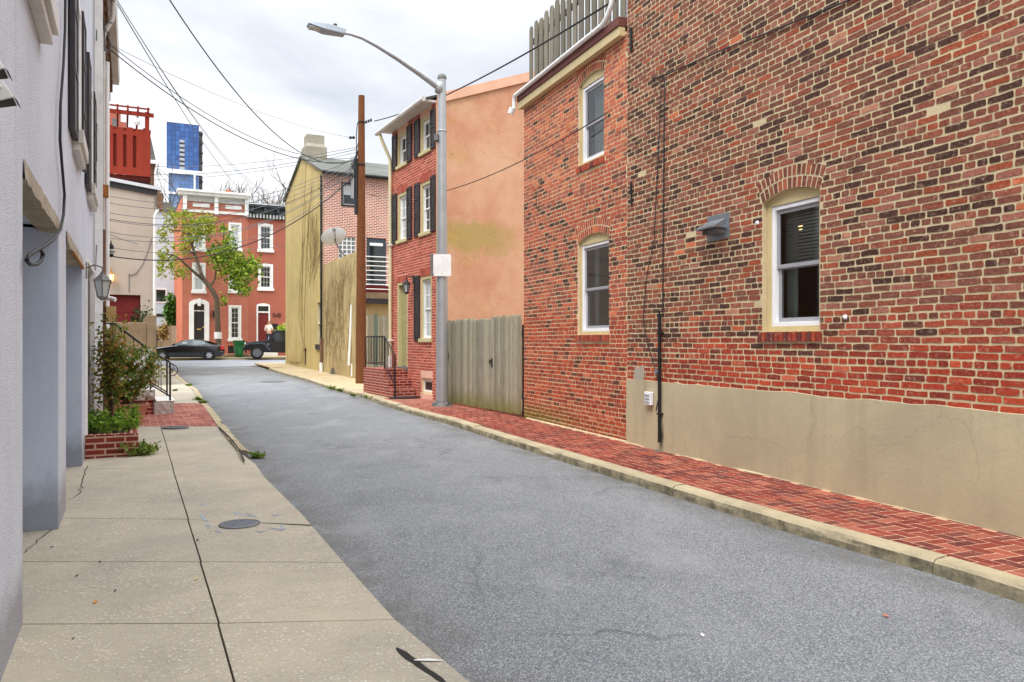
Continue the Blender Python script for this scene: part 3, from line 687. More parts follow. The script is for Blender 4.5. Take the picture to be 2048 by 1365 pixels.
def scatter_bits(name, pxs, size, m, dz, label, cat, group):
    for k, (px, py) in enumerate(pxs):
        p = ground_at(px, py, dz); mb = MB(); a = R.uniform(0, 3.1); l = size*R.uniform(.7, 1.3); w = l*R.uniform(.35, .6)
        c, s = math.cos(a), math.sin(a)
        pts = [(-l,0,.002),(-l*.3,-w,.006),(l*.5,-w*.8,.004),(l,0,.009),(l*.4,w,.005),(-l*.4,w*.9,.004)]
        top = [Vector((x*c-y*s, x*s+y*c, z+.004)) for x, y, z in pts]; bot = [Vector((v.x, v.y, v.z-.003)) for v in top]
        mb.face(top); mb.face(bot[::-1])
        for i in range(6): mb.face([bot[i], bot[(i+1)%6], top[(i+1)%6], top[i]])
        tag(mb.build(name, m, loc=p), label, cat, group)
scatter_bits('fallen_leaf', [(190,1206)], .018, simple('leaf_orange', lin(222,150,70), .8), .031, 'small curled orange leaf lying on the pale pavement slab', 'leaf', None)
scatter_bits('fallen_leaf', [(392,1160)], .02, simple('leaf_yellow', lin(214,206,150), .8), .031, 'pale yellow leaf lying beside the long pavement joint', 'leaf', None)
scatter_bits('paper_scrap', [(1405,1273)], .024, M['paint_mark'], .012, 'white paper scrap lying on the grey asphalt', 'litter', None)
scatter_bits('twig_scrap', [(153,1154),(200,1126),(395,1082),(230,1184),(104,1096),(146,1280)], .011, simple('twig_dark', lin(66,58,48), .9), .031, 'dark crumb of leaf litter lying on the pavement', 'litter', 'bits of leaf litter on the pavement')
scatter_bits('brick_chip', [(1772,1234)], .02, simple('chip', lin(206,132,100), .9), .012, 'flat orange brick chip pressed into the asphalt', 'litter', None)
# covers
def cover(px, py, r, dz, label, m='cast_iron', sx=1.0):
    p = ground_at(px, py, dz); e_ = empty('utility_cover', p, 0, label, 'cover')
    mb = MB(); mb.lathe([(r*1.0,-.01),(r*1.0,.006),(r*.93,.008),(r*.93,-.01)], 40); a = mb.build('rim', M['lead'], e_); a.scale.x = sx
    mb = MB(); mb.lathe([(r*.91,-.01),(r*.91,.005),(r*.86,.007),(r*.02,.007)], 40)
    for i in range(-7, 8):
        for j in range(-7, 8):
            x, y = i*r*.11, j*r*.11
            if x*x+y*y < (r*.8)**2 and (i+j) % 2 == 0: mb.box(x-r*.035, x+r*.035, y-r*.035, y+r*.035, .007, .0105)
    a = mb.build('lid', M[m], e_); a.scale.x = sx; return e_
cover(479, 1048.5, .158, .034, 'round grey iron utility cover set in the pale concrete pavement')
cover(351, 855, .15, .094, 'oval iron meter cover at the near edge of the brick paving', sx=1.4)
cover(1316, 902, .055, .102, 'small dark drain cover in the brick walk below the black pipe', 'lead')
cover(545, 764, .42, .016, 'round manhole cover sunk in the far asphalt lane')
# ------------------------------------------------------------------ walls with real openings, laid bricks
def arc_of(h):
    w = h[1]-h[0]; r = h[4]; Rr = (w*w/4+r*r)/(2*r); return (h[0]+h[1])/2, h[3]-Rr, Rr, w/2
def arch_pts(h, n=14, grow=0.0):                                 # crown curve from left to right
    if not h[4]: return [(h[0], h[3]), (h[1], h[3])]
    cx, cz, Rr, hw = arc_of(h); a = math.asin(min(1, hw/Rr)); Rr += grow
    return [(cx+Rr*math.sin(-a+2*a*i/n), cz+Rr*math.cos(-a+2*a*i/n)) for i in range(n+1)]
def holed(mb, x0, x1, z0, z1, holes, depth=.12, y=0.0, top=None):
    """front sheet at y with openings (x0,x1,z0,z1,arch rise) and their reveals; top(x) is a sloping head"""
    xs = sorted({x0, x1, *[v for h in holes for v in h[:2]]}); zs = sorted({z0, z1, *[v for h in holes for v in h[2:4]]})
    for a, b in zip(xs, xs[1:]):
        for c, d in zip(zs, zs[1:]):
            mx, mz = (a+b)/2, (c+d)/2
            if any(h[0] < mx < h[1] and h[2] < mz < h[3] for h in holes): continue
            if top and d == z1: mb.face([(a,y,c),(b,y,c),(b,y,top(b)),(a,y,top(a))])
            else: mb.face([(a,y,c),(b,y,c),(b,y,d),(a,y,d)])
    for h in holes:
        a, b, c, d, r = h; A = arch_pts(h); sp = A[0][1]
        if r:
            m = len(A)//2
            for (p, q) in zip(A[:m], A[1:m+1]): mb.face([(p[0],y,p[1]),(q[0],y,q[1]),(a,y,d)])
            for (p, q) in zip(A[m:], A[m+1:]): mb.face([(p[0],y,p[1]),(q[0],y,q[1]),(b,y,d)])
        for (p, q) in zip(A, A[1:]): mb.face([(p[0],y,p[1]),(p[0],y+depth,p[1]),(q[0],y+depth,q[1]),(q[0],y,q[1])])
        mb.face([(a,y,c),(a,y+depth,c),(a,y+depth,sp),(a,y,sp)]); mb.face([(b,y,c),(b,y,sp),(b,y+depth,sp),(b,y+depth,c)])
        mb.face([(a,y,c),(b,y,c),(b,y+depth,c),(a,y+depth,c)])
def body(mb, x0, x1, z0, z1, D, depth, y=0.0, top=None, back_z=None):   # ends, back and head of the block behind a holed front
    t0, t1 = (top(x0), top(x1)) if top else (z1, z1)
    mb.face([(x0,y,z0),(x0,y,t0),(x0,D,t0),(x0,D,z0)]); mb.face([(x1,y,z0),(x1,D,z0),(x1,D,t1),(x1,y,t1)])
    mb.face([(x0,D,z0),(x0,D,t0),(x1,D,t1),(x1,D,z0)]); mb.face([(x0,y,t0),(x1,y,t1),(x1,D,t1),(x0,D,t0)])
    
def lay(mb, x0, x1, z0, z1, holes, pal, L=.208, h=.065, m=.0105, header=6, jit=.004, prot=.007, ring=.0, sill=0.0, head=None, wob=.004, side=.04, skip=0.0):
    row = 0; z = z0
    while z < z1-.02:
        zb, zt = z+m/2, z+h-m/2; zm = (zb+zt)/2; cuts = []
        for q in holes:
            a, b, c, d, r = q
            if zt < c-sill or (not r and zb > d+(ring if ring else 0)): continue
            if c-sill < zm < c: cuts.append((a-side, b+side)); continue
            if r:
                cx, cz, Rr, hw = arc_of(q); Ro = Rr+ring; an = math.asin(hw/Rr); sp = cz+Rr*math.cos(an); so_ = cz+Ro*math.cos(an)
                if zb > cz+Ro: continue
                if zm < sp: cuts.append((a, b))
                elif zm < so_: k = (zm-cz)*math.tan(an); cuts.append((cx-k, cx+k))
                else:
                    k = math.sqrt(max(Ro*Ro-(zm-cz)**2, 0)); cuts.append((cx-k, cx+k))
            elif zm < d: cuts.append((a, b))
            elif ring and zm < d+ring: cuts.append((a-.03, b+.03))
        hd = header and row % header == header-1
        x = x0-(R.uniform(0, .1) if header else (.5*L if row % 2 else 0))
        if header and not hd: x = x0-(L/2 if row % 2 else 0)+R.uniform(-.02,.02)
        while x < x1:
            l = (L/2 if hd else L)*(R.uniform(.93, 1.07) if header else 1.0)
            pieces = [(max(x, x0), min(x+l-m, x1))]
            for c0_, c1_ in cuts:
                nx_ = []
                for a, b in pieces:
                    if b <= c0_ or a >= c1_: nx_.append((a, b)); continue
                    if a < c0_-.02: nx_.append((a, c0_-m*.4))
                    if b > c1_+.02: nx_.append((c1_+m*.4, b))
                pieces = nx_
            for a, b in pieces:
                if b-a < .022 or R.random() < skip: continue
                zz = lambda q: wob*mnoise.noise(Vector((q*.9, row*.37, 2.0)))+wob*.5*mnoise.noise(Vector((q*3.1, row*.77, 6.0)))
                if head and zt > min(head(a), head(b))-.01: continue
                nd = max(1, int((b-a)/.07)); pts = []
                j = lambda: R.uniform(-jit, jit)
                xs_ = [lerp(a, b, i/nd) for i in range(nd+1)]
                c_ = min(.008, jit*2)
                pts += [(a+j()*.6, zb+c_+zz(a)), (a+c_, zb+zz(a))]+[(q+j(), zb+j()+zz(q)) for q in xs_[1:-1]]+[(b-c_, zb+zz(b)), (b+j()*.6, zb+c_+zz(b))]
                pts += [(b+j()*.6, zt-c_+zz(b)), (b-c_+j()*.5, zt+zz(b)+j()*.5)]+[(q+j(), zt+j()+zz(q)) for q in xs_[1:-1][::-1]]+[(a+c_+j()*.5, zt+zz(a)+j()*.5), (a+j()*.6, zt-c_+zz(a))]
                p = -prot*R.uniform(.5, 1.15); tx, tz = R.uniform(-.004,.004), R.uniform(-.012,.012)
                cxx, czz = (a+b)/2, zm; col = pal(cxx, czz)
                f = [(q, p+(q-cxx)*tx+(w-czz)*tz, w) for q, w in pts]
                n = len(f); fr = [(lerp(cxx, q, .99) , .003, lerp(czz, w, 1.0)) for q, w in pts]
                mb.add(f+fr, [tuple(range(n))]+[(n+i, n+(i+1)%n, (i+1)%n, i) for i in range(n)], col)
            x += l
        z += h; row += 1
def voussoirs(mb, hole, rings, pal, hgt=.1, m=.011, wid=.066, prot=.005, jit=.003):
    cx, cz, Rr, hw = arc_of(hole); a = math.asin(hw/Rr)
    for k in range(rings):
        r0 = Rr+.004+k*(hgt+m); r1 = r0+hgt; n = max(3, round(2*a*(r0+hgt/2)/wid)); da = 2*a/n
        for i in range(n):
            g_ = m/2/(r0+.05); t0, t1 = -a+i*da+g_, -a+(i+1)*da-g_; j = lambda: R.uniform(-jit, jit)
            P = [(cx+(r0+j())*math.sin(t0), cz+(r0+j())*math.cos(t0)), (cx+(r0+j())*math.sin(t1), cz+(r0+j())*math.cos(t1)), (cx+(r1+j())*math.sin(t1), cz+(r1+j())*math.cos(t1)), (cx+(r1+j())*math.sin(t0), cz+(r1+j())*math.cos(t0))]
            p = -prot*R.uniform(.6, 1.1); f = [(x, p, z) for x, z in P]; b = [(x, .003, z) for x, z in P]
            mb.add(f+b, [(0,1,2,3),(4,5,1,0),(5,6,2,1),(6,7,3,2),(7,4,0,3)], pal((P[0][0]+P[1][0])/2, P[0][1]))
def soldiers(mb, x0, x1, z0, z1, pal, y0=-.03, y1=.09, wid=.066, m=.016, jit=.0025):
    n = max(2, round((x1-x0)/wid)); w = (x1-x0)/n
    for i in range(n):
        j = lambda: R.uniform(-jit, jit); a, b = x0+i*w+m/2, x0+(i+1)*w-m/2; y = y0+R.uniform(-.003,.003)
        v = [(a+j(),y,z0+j()),(b+j(),y,z0+j()),(b+j(),y,z1+j()),(a+j(),y,z1+j()),(a,y1,z0),(b,y1,z0),(b,y1,z1),(a,y1,z1)]
        mb.add(v, [(0,1,2,3),(4,5,1,0),(5,6,2,1),(6,7,3,2),(7,4,0,3)], pal(a, z0))
def pick(*cw):
    t = R.random()*sum(w for _, w in cw)
    for c, w in cw:
        t -= w
        if t <= 0: break
    return shade(c, R.uniform(.85, 1.15))
def pal_w1(x, z):                                                # weathered plum above, redder below the sills
    k = z + .35*mnoise.noise(Vector((x*.7, z*.7, 4)))
    if k > 1.75: return pick((lin(122,76,62),40), (lin(80,53,46),20), (lin(144,82,64),25), (lin(156,100,84),8), (lin(154,78,54),9), (lin(204,112,76),.6), (lin(176,122,98),2))
    if k > 1.4: return pick((lin(148,72,56),42), (lin(104,60,50),24), (lin(166,80,58),20), (lin(84,56,50),9), (lin(200,104,70),1.5))
    return pick((lin(168,66,46),48), (lin(146,58,44),28), (lin(184,78,52),16), (lin(112,56,46),8), (lin(196,104,76),4))
def pal_b2(x, z):
    k = z + .5*mnoise.noise(Vector((x*.8, z*.6, 11)))
    if k > 4.1: return pick((lin(188,100,76),36), (lin(202,114,80),24), (lin(166,92,76),24), (lin(122,82,72),8), (lin(78,58,52),2), (lin(206,126,88),5))
    if k > 1.9: return pick((lin(174,88,68),34), (lin(190,98,70),20), (lin(150,80,66),24), (lin(104,66,56),14), (lin(72,52,46),5), (lin(198,114,78),2))
    return pick((lin(172,76,54),46), (lin(152,66,50),26), (lin(184,80,52),14), (lin(104,58,50),10), (lin(198,110,80),3))
def pal_fo(x, z): return pick((lin(176,86,68),46), (lin(162,76,62),32), (lin(186,100,80),16), (lin(144,68,56),8))
def sash(parent, x0, x1, z0, z1, y, frame_m, sash_m, glass_m, fw=.045, sw=.04, muntin=None, name='window', meet=.5, glass_upper=None, mw=.011):
    """double-hung window of a frame, two sashes and their panes; the frame is the part, the rest its sub-parts"""
    mb = MB(); d = .05
    mb.box(x0, x0+fw, y-.02, y+d, z0, z1); mb.box(x1-fw, x1, y-.02, y+d, z0, z1); mb.box(x0+fw, x1-fw, y-.018, y+d, z1-fw, z1); mb.box(x0+fw, x1-fw, y-.024, y+d, z0, z0+fw)
    f = mb.build(name, frame_m, parent, bevel=.004)
    a, b, c, e = x0+fw+.002, x1-fw-.002, z0+fw+.002, z1-fw-.002; zm = lerp(c, e, meet)
    for k, (lo, hi, yy) in enumerate(((c, zm+.015, y+.026), (zm-.015, e, y+.004))):
        mb = MB()
        mb.box(a, a+sw, yy, yy+.022, lo, hi); mb.box(b-sw, b, yy, yy+.022, lo, hi); mb.box(a+sw, b-sw, yy+.001, yy+.022, lo, lo+sw); mb.box(a+sw, b-sw, yy+.001, yy+.022, hi-sw, hi)
        if muntin:
            nx_, nz_ = muntin
            for i in range(1, nx_): x = lerp(a+sw, b-sw, i/nx_); mb.box(x-mw, x+mw, yy+.003, yy+.014, lo+sw, hi-sw)
            for i in range(1, nz_): z = lerp(lo+sw, hi-sw, i/nz_); mb.box(a+sw, b-sw, yy+.0045, yy+.0135, z-mw, z+mw)
        mb.build('sash', sash_m, f, bevel=.003)
        mb = MB(); mb.face([(a+sw-.004, yy+.0125, lo+sw-.004), (b-sw+.004, yy+.0125, lo+sw-.004), (b-sw+.004, yy+.0125, hi-sw+.004), (a+sw-.004, yy+.0125, hi-sw+.004)])
        mb.build('pane', (glass_upper if (k and glass_upper) else glass_m), f)
    return f
def casing(parent, hole, y0, y1, t, m, infill=.0, sill=None):
    """painted timber lining inside an opening; with infill a panel fills the arch head down to that height"""
    a, b, c, d, r = hole; mb = MB(); sp = d-(r or 0)
    mb.box(a+.003, a+t, y0, y1, c, sp); mb.box(b-t, b-.003, y0, y1, c, sp)
    A = arch_pts(hole)
    if r:
        lo = infill or sp-.0
        P = [(x, z-.003) for x, z in A]
        for p, q in zip(P, P[1:]):
            v = [(p[0],y0,lo),(q[0],y0,lo),(q[0],y0,q[1]),(p[0],y0,p[1])]
            mb.face(v)
        mb.face([(a,y0,lo),(b,y0,lo),(b,y1,lo),(a,y1,lo)])
        n = len(P)
        if lo < sp: mb.box(a+t, b-t, y0+.002, y1-.002, lo, sp)
    else: mb.box(a+t, b-t, y0+.001, y1, d-t, d-.003)
    if sill: mb.box(a+t, b-t, y0-.0, y1, c, c+sill)
    return mb.build('casing', m, parent, bevel=.004)
def shutter(parent, x0, x1, z0, z1, y=-.012, t=.035, m='black_paint'):
    mb = MB(); st = .05; w = x1-x0
    mb.box(x0, x0+st, y-t, y, z0, z1); mb.box(x1-st, x1, y-t, y, z0, z1)
    n = 3 if z1-z0 > 1.0 else 2; zs = [z0]+[lerp(z0, z1, (i)/n)+.02 for i in range(1, n)]+[z1-.06]
    for i, z in enumerate(zs): mb.box(x0+st, x1-st, y-t+.001, y-.001, z, z+.06)
    for za, zb in zip(zs, zs[1:]):
        mb.box(x0+st, x1-st, y-t*.45, y-.002, za+.06, zb); mb.box(x0+st+.02, x1-st-.02, y-t*.8, y-t*.45, za+.08, zb-.02)
    return mb.build('shutter', M[m], parent, bevel=.003)
def pipe(name, pts, r, m, parent=None, n=12): mb = MB(); mb.tube(pts, r, n); return mb.build(name, m, parent)
def elbow(pts, r=.12, n=5):                                      # round the corners of a pipe run
    P = [Vector(p) for p in pts]; out = [P[0]]
    for a, b, c in zip(P, P[1:], P[2:]):
        d1, d2 = (a-b), (c-b); k = min(r, d1.length*.45, d2.length*.45); s, e = b+d1.normalized()*k, b+d2.normalized()*k
        out += [s.lerp(b, t).lerp(b.lerp(e, t), t) for t in [i/n for i in range(n+1)]]
    return out+[P[-1]]
# ------------------------------------------------------------------ big brick house, nearest on the right
W1L = 9.6; ST = .98
h_, _ = 0, 0
x0, _ = FW.pt(1525, 682); x1, _ = FW.pt(1640, 682); zc = FW.pt(1580, 377)[1]; zs = FW.pt(1545, 664)[1]
WIN = (x0, x1, zs, zc+.0, .085)
b = empty('brick_house', frame=FW, label='big weathered plum brick house wall with tan render along its foot', cat='house')
mb = MB(); holed(mb, 0, W1L, -.1, 8.6, [WIN], .17); body(mb, 0, W1L, -.1, 8.6, 7.5, .17)
mb.build('wall', M['mortar'], b)
mb = MB(); lay(mb, .004, 8.4, ST-.01, 6.75, [WIN], pal_w1, h=.0635, ring=.222, sill=.1, jit=.006, prot=.004, m=.0165, wob=.008, skip=.003)
lay(mb, 8.4, W1L, ST-.01, 4.2, [], pal_w1, h=.0635, jit=.006, prot=.004, m=.0165, wob=.008)
mb.build('brickwork', M['brick'], b)
mb = MB(); voussoirs(mb, WIN, 2, lambda x, z: pick((lin(134,76,62),5),(lin(112,66,58),3),(lin(158,86,66),2)), .1, .02, .068); mb.build('brick_arch', M['brick'], b)
mb = MB(); soldiers(mb, WIN[0]-.05, WIN[1]+.04, WIN[2]-.098, WIN[2]-.004, lambda x, z: pick((lin(150,66,52),5),(lin(112,60,56),2),(lin(166,74,52),3))); mb.build('brick_sill', M['brick'], b)
# rendered plinth with an uneven top edge
mb = MB(); n = 70
for i in range(n):
    a, c = W1L*i/n, W1L*(i+1)/n; f = lambda s: ST+.022*mnoise.noise(Vector((s*1.7, 0, 1)))+.02*mnoise.noise(Vector((s*7, 0, 2)))+(.03 if s < .5 else 0)*max(0, mnoise.noise(Vector((s*9,3,0))))
    y = lambda s, z: -.016-.006*mnoise.noise(Vector((s*.8, z, 5)))
    for z0_, z1_ in ((-.1,.3),(.3,.65),(.65,None)):
        za, zb = (z1_ or f(a)), (z1_ or f(c))
        mb.face([(a,y(a,z0_),z0_),(c,y(c,z0_),z0_),(c,y(c,z1_ or ST),zb),(a,y(a,z1_ or ST),za)], None, True)
    mb.face([(a,y(a,ST),f(a)),(c,y(c,ST),f(c)),(c,.004,f(c)+.006),(a,.004,f(a)+.006)])
mb.build('plinth', M['stucco_tan'], b)
mb = MB(); mb.prism([(.18,ST-.02),(.2,ST+.1),(.26,ST+.17),(.36,ST+.155),(.42,ST+.21),(.47,ST+.1),(.44,ST-.02)], 'y', -.013, .002); mb.build('mortar_patch', simple('grey_patch', lin(166,158,142), .95, .1, 8, .5), b)
cs = casing(b, WIN, .055, .16, .07, M['tan_paint'], infill=WIN[3]-.13, sill=.055)
sash(b, WIN[0]+.07, WIN[1]+.02, WIN[2]+.055, WIN[3]-.13, .085, M['white_vinyl'], M['grey_vinyl'], M['glass_clear'], meet=.49)
def inside(parent, hw, kind):
    a, c_ = hw[0]+.1, hw[1]-.04; mb = MB()
    if kind == 'blind':
        z = hw[3]-.16
        while z > lerp(hw[2], hw[3], .5): mb.box(a, c_, .205, .207, z-.022, z+.004); z -= .034
        return mb.build('blind', M['blind'], parent)
    lo = hw[2]+.05 if kind == 'curtain' else hw[2]+.05
    xs_ = [lerp(a, c_, i/28) for i in range(29)] if kind == 'curtain' else [lerp(a, a+.16, i/8) for i in range(9)]
    for p, q in zip(xs_, xs_[1:]):
        f = lambda x: .24+.02*math.sin(x*55)+.012*math.sin(x*23)
        mb.face([(p,f(p),lo),(q,f(q),lo),(q,f(q),hw[3]-.1),(p,f(p),hw[3]-.1)], None, True)
    return mb.build('curtain', M['curtain'], parent)
inside(b, WIN, 'blind'); inside(b, WIN, 'drape')
k, z = FW.pt(1601, 455, 1.6); mb = MB(); mb.lathe([(.006,.05),(.024,.03),(.028,.0),(.02,-.03),(.006,-.035)], 12); tag(mb.build('pendant_lamp', M['warm_light'], loc=FW.w(k, 1.6, z)), 'small lit amber lamp glowing inside the big window', 'lamp')
# fittings on this wall
k, z = FW.pt(1438, 456); v = empty('vent_hood', FW.w(k, -.008, z), FW.rot, 'galvanised metal vent hood on a square plate beside the window', 'vent')
mb = MB(); mb.box(-.2, .2, -.006, 0, -.14, .15); mb.build('plate', M['steel'], v, bevel=.002)
mb = MB(); mb.face([(-.2,-.17,.0),(.17,-.17,.0),(.15,-.006,.09),(-.16,-.006,.09)]); mb.face([(-.2,-.17,.0),(-.16,-.006,.09),(-.16,-.006,-.02),(-.2,-.17,-.02)]); mb.face([(.17,-.17,.0),(.17,-.17,-.02),(.15,-.006,-.02),(.15,-.006,.09)])
mb.face([(-.2,-.17,-.02),(.17,-.17,-.02),(.17,-.17,.0),(-.2,-.17,.0)]); mb.build('hood', M['steel'], v)
mb = MB(); mb.box(-.11, .11, -.1, -.007, -.07, -.01); mb.box(-.13,-.11,-.13,-.007,-.075,0); mb.box(.11,.13,-.13,-.007,-.075,0); mb.build('flap', M['lead'], v)
k, z = FW.pt(1304, 797); v = empty('meter_box', FW.w(k, -.024, z), FW.rot, 'small white louvred electrical box on the tan render', 'electrical box')
mb = MB(); mb.box(-.075, .075, -.05, 0, -.085, .085); mb.build('case', M['white_vinyl'], v, bevel=.006)
mb = MB()
for i in range(3): mb.box(-.055, .055, -.058, -.049, -.058+i*.045, -.038+i*.045)
mb.build('louvre', M['grey_vinyl'], v)
k, z = FW.pt(1316, 744); mb = MB(); mb.box(-.035, .035, -.05, 0, -.035, .035); mb.tube([(0,-.05,0),(0,-.08,-.01)], .018, 8); tag(mb.build('cable_junction', M['steel'], loc=FW.w(k,-.012,z)), 'tiny metal cable junction on the brick above the white box', 'junction box')
k, _ = FW.pt(1325, 750); zt = FW.pt(1325, 630)[1]; zb = FW.pt(1325, 885)[1]
v = empty('conduit_pipe', FW.w(k, 0, 0), FW.rot, 'black vertical conduit pipe running from the brick into the tan render', 'pipe')
mb = MB(); mb.tube([(0,-.045,zb),(0,-.045,zt)], .022, 12); mb.build('pipe', M['black_iron'], v)
mb = MB(); mb.tube([(0,-.045,zt-.02),(0,-.045,zt+.05)], .014, 8); mb.build('reducer', M['black_iron'], v)
for zz in (zb+.35, zt-.25): mb = MB(); mb.box(-.045,.045,-.06,-.005,zz,zz+.025); mb.build('clamp', M['black_iron'], v)
def wall_wire(name, fr, pxs, off, r, m, label, cat='cable'):
    P = []
    for px, py in pxs:
        k, z = fr.pt(px, py, -off); P.append(fr.w(k, -off, z))
    mb = MB(); mb.tube(P, r, 6); return tag(mb.build(name, m), label, cat)
wall_wire('wall_cable', FW, [(1325.5,632),(1326,520),(1327,400),(1328,260),(1329,160),(1322,152)], .018, .008, M['wire'], 'straight black cable rising above the conduit pipe on the brick')
wall_wire('wall_cable', FW, [(1318,160),(1322,170),(1318,280),(1312,400),(1308,480),(1292,560),(1286,640),(1296,690),(1312,745),(1320,778),(1316,800),(1312,822)], .022, .006, M['wire'], 'thin loose cable sagging left of the conduit pipe down the brick')
wall_wire('wall_cable', FW, [(1305,158),(1330,150),(1390,124),(1450,98),(1520,72),(1600,40),(1690,4),(1760,-24)], .02, .009, M['wire'], 'long thin cable running up across the brick towards the roof')
wall_wire('wall_cable', FW, [(1261,56),(1262,80),(1262,104)], .03, .02, M['black_iron'], 'short black bracket at the top of the brick corner')
wall_wire('wall_cable', FW, [(1262,365),(1262.5,390),(1263,412)], .02, .014, M['black_iron'], 'short black strap on the brick corner at half height')
for px, py, lb in ((1690,635,'small white plastic stud on the bricks right of the big window'), (1515,447,'tiny white stud on the bricks left of the big window')):
    k, z = FW.pt(px, py); mb = MB(); mb.lathe([(.005,0),(.02,-.004),(.024,-.02),(.012,-.03)], 10, axis='y'); tag(mb.build('wall_stud', M['white_vinyl'], loc=FW.w(k,-.006,z)), lb, 'stud')

# ------------------------------------------------------------------ brick house with the roof deck
b = empty('brick_house', frame=FB2, label='red brick house with two arched windows below a roof deck fence', cat='house')
UW = (FB2.s(1157), FB2.s(1208), FB2.pt(1175, 327)[1], FB2.pt(1182, 145)[1], .09)
LW = (FB2.s(1155.5), FB2.s(1218), FB2.pt(1175, 670)[1], FB2.pt(1186, 467)[1], .09)
TOPZ = 5.78
mb = MB(); holed(mb, 0, B2W-.003, -.1, TOPZ, [UW, LW], .15); body(mb, 0, B2W-.003, -.1, TOPZ, 7.0, .15); mb.build('wall', M['mortar_light'], b)
mb = MB(); lay(mb, .0, B2W-.006, .1, TOPZ-.02, [UW, LW], pal_b2, ring=.222, sill=.1, jit=.005, prot=.0035, m=.0145, wob=.006); mb.build('brickwork', M['brick_moss'], b)
for hw in (UW, LW):
    mb = MB(); voussoirs(mb, hw, 2, lambda x, z: pick((lin(178,84,60),5),(lin(156,74,58),3),(lin(200,98,62),2),(lin(98,66,58),1)), .1, .02, .068); mb.build('brick_arch', M['brick'], b)
    mb = MB(); soldiers(mb, hw[0]-.04, hw[1]+.03, hw[2]-.098, hw[2]-.004, lambda x, z: pick((lin(160,72,54),5),(lin(178,86,60),3),(lin(112,66,58),1))); mb.build('brick_sill', M['brick'], b)
    casing(b, hw, .04, .15, .06, M['tan_paint'], infill=hw[3]-.14, sill=.05)
    sash(b, hw[0]+.06, hw[1]+.02, hw[2]+.05, hw[3]-.14, .07, M['white_vinyl'], M['grey_vinyl'], M['glass_clear'], meet=.48)
    inside(b, hw, 'curtain' if hw is UW else 'drape')
mb = MB(); mb.box(-.06, B2W-.05, -.1, .0, TOPZ-.06, TOPZ+.07); mb.build('fascia', M['tan_paint'], b, bevel=.006)
mb = MB(); mb.box(-.06, B2W-.04, -.12, .4, TOPZ+.072, TOPZ+.2); mb.build('trim_board', M['maroon'], b, bevel=.006)
mb = MB(); mb.tube(elbow([(-.11,-.15,TOPZ-.04),(-.11,-.15,TOPZ+.06),(-.1,-.15,TOPZ+.19),(B2W-.38,-.15,TOPZ+.22),(B2W-.2,-.12,TOPZ+.45),(B2W-.2,-.05,TOPZ+2.6)], .12), .036, 12); mb.tube([(-.13,-.17,TOPZ-.02),(-.16,-.2,TOPZ-.12)], .06, 10); mb.build('downspout', M['white_paint'], b)
mb = MB(); mb.box(0, B2W-.01, .4, 7, TOPZ+.002, TOPZ+.16); mb.build('roof', M['roof_dark'], b)
# roof deck fence of weathered boards, nailed alternately to both faces
f = empty('wood_fence', FB2.w(0, .34, TOPZ+.17), FB2.rot, 'grey weathered board fence standing on the roof above the white gutter', 'fence')
sx0 = FB2.s(1061, .34); n = 23; w = .145
mb = MB()
for z in (.18, 1.15): mb.box(sx0, B2W-.05, .0, .04, z, z+.09)
mb.build('rail', M['wood_roof'], f)
mb = MB(); i = 0; x = sx0
while x < B2W-.1:
    c = shade((1,1,1), R.uniform(.6, 1.15)); t = 1.5+R.uniform(-.04,.04); back = i % 2
    y = .042 if back else -.024
    wv = [R.uniform(-.006,.006) for _ in range(6)]
    mb.add([(x+wv[0],y,0),(x+w+wv[1],y,0),(x+w+wv[1],y+.022,0),(x+wv[0],y+.022,0),(x+wv[2],y,t-.05),(x+w+wv[3],y,t-.05),(x+w+wv[3],y+.022,t-.05),(x+wv[2],y+.022,t-.05),(x+.03+wv[2],y,t),(x+w-.03+wv[3],y,t),(x+w-.03+wv[3],y+.022,t),(x+.03+wv[2],y+.022,t)],
       [(0,1,5,4),(1,2,6,5),(2,3,7,6),(3,0,4,7),(4,5,9,8),(5,6,10,9),(6,7,11,10),(7,4,8,11),(8,9,10,11)], c)
    x += w*.8; i += 1
mb.build('boards', M['wood_roof'], f)

# ------------------------------------------------------------------ plank gate between the houses
g = empty('plank_gate', frame=FG, label='weathered grey double plank gate with mossy feet between the houses', cat='gate')
g['label'] = 'wide weathered grey plank gate with mossy feet between the two brick houses'
GL = 3.75; mid = FG.s(985)
def pickets(parent, name, xa, xb, z0, z1, w=.092, dome=True):
    mb = MB(); x = xa
    while x < xb-.03:
        ww = min(w*R.uniform(.93,1.05), xb-x); t = z1+R.uniform(-.02,.02); c = shade(R.choice(((1,1,1),(1.02,.99,.93),(.95,1,.95))), R.uniform(.55,1.2)); y = R.uniform(-.004,.004); zz = z0+R.uniform(0,.03)
        a, b_ = x+.003, x+ww-.004; m_ = (a+b_)/2
        prof = [(a,zz),(b_,zz),(b_,t-.07),(b_-.012,t-.025),(m_+.012,t),(m_-.012,t),(a+.012,t-.025),(a,t-.07)]
        nn = len(prof); mb.add([(p,y-.02,q) for p,q in prof]+[(p,y,q) for p,q in prof], [tuple(range(nn))]+[(i,(i+1)%nn,nn+(i+1)%nn,nn+i)[::-1] for i in range(nn)], c)
        x += ww
    for z in (z0+.3, z1-.4): mb.box(xa+.02, xb-.02, .004, .05, z, z+.09, (.7,.7,.7))
    return mb.build(name, M['wood_grey'], parent)
pickets(g, 'gate_leaf', .04, mid-.008, .13, 1.96); pickets(g, 'gate_leaf', mid+.008, GL-.05, .13, 1.99)
mb = MB(); mb.box(-.06,.03,-.0,.09,.1,1.9); mb.build('post', M['wood_grey'], g); mb = MB(); mb.box(GL-.04,GL+.0,.0,.09,.1,1.8); mb.build('post', M['black_iron'], g)
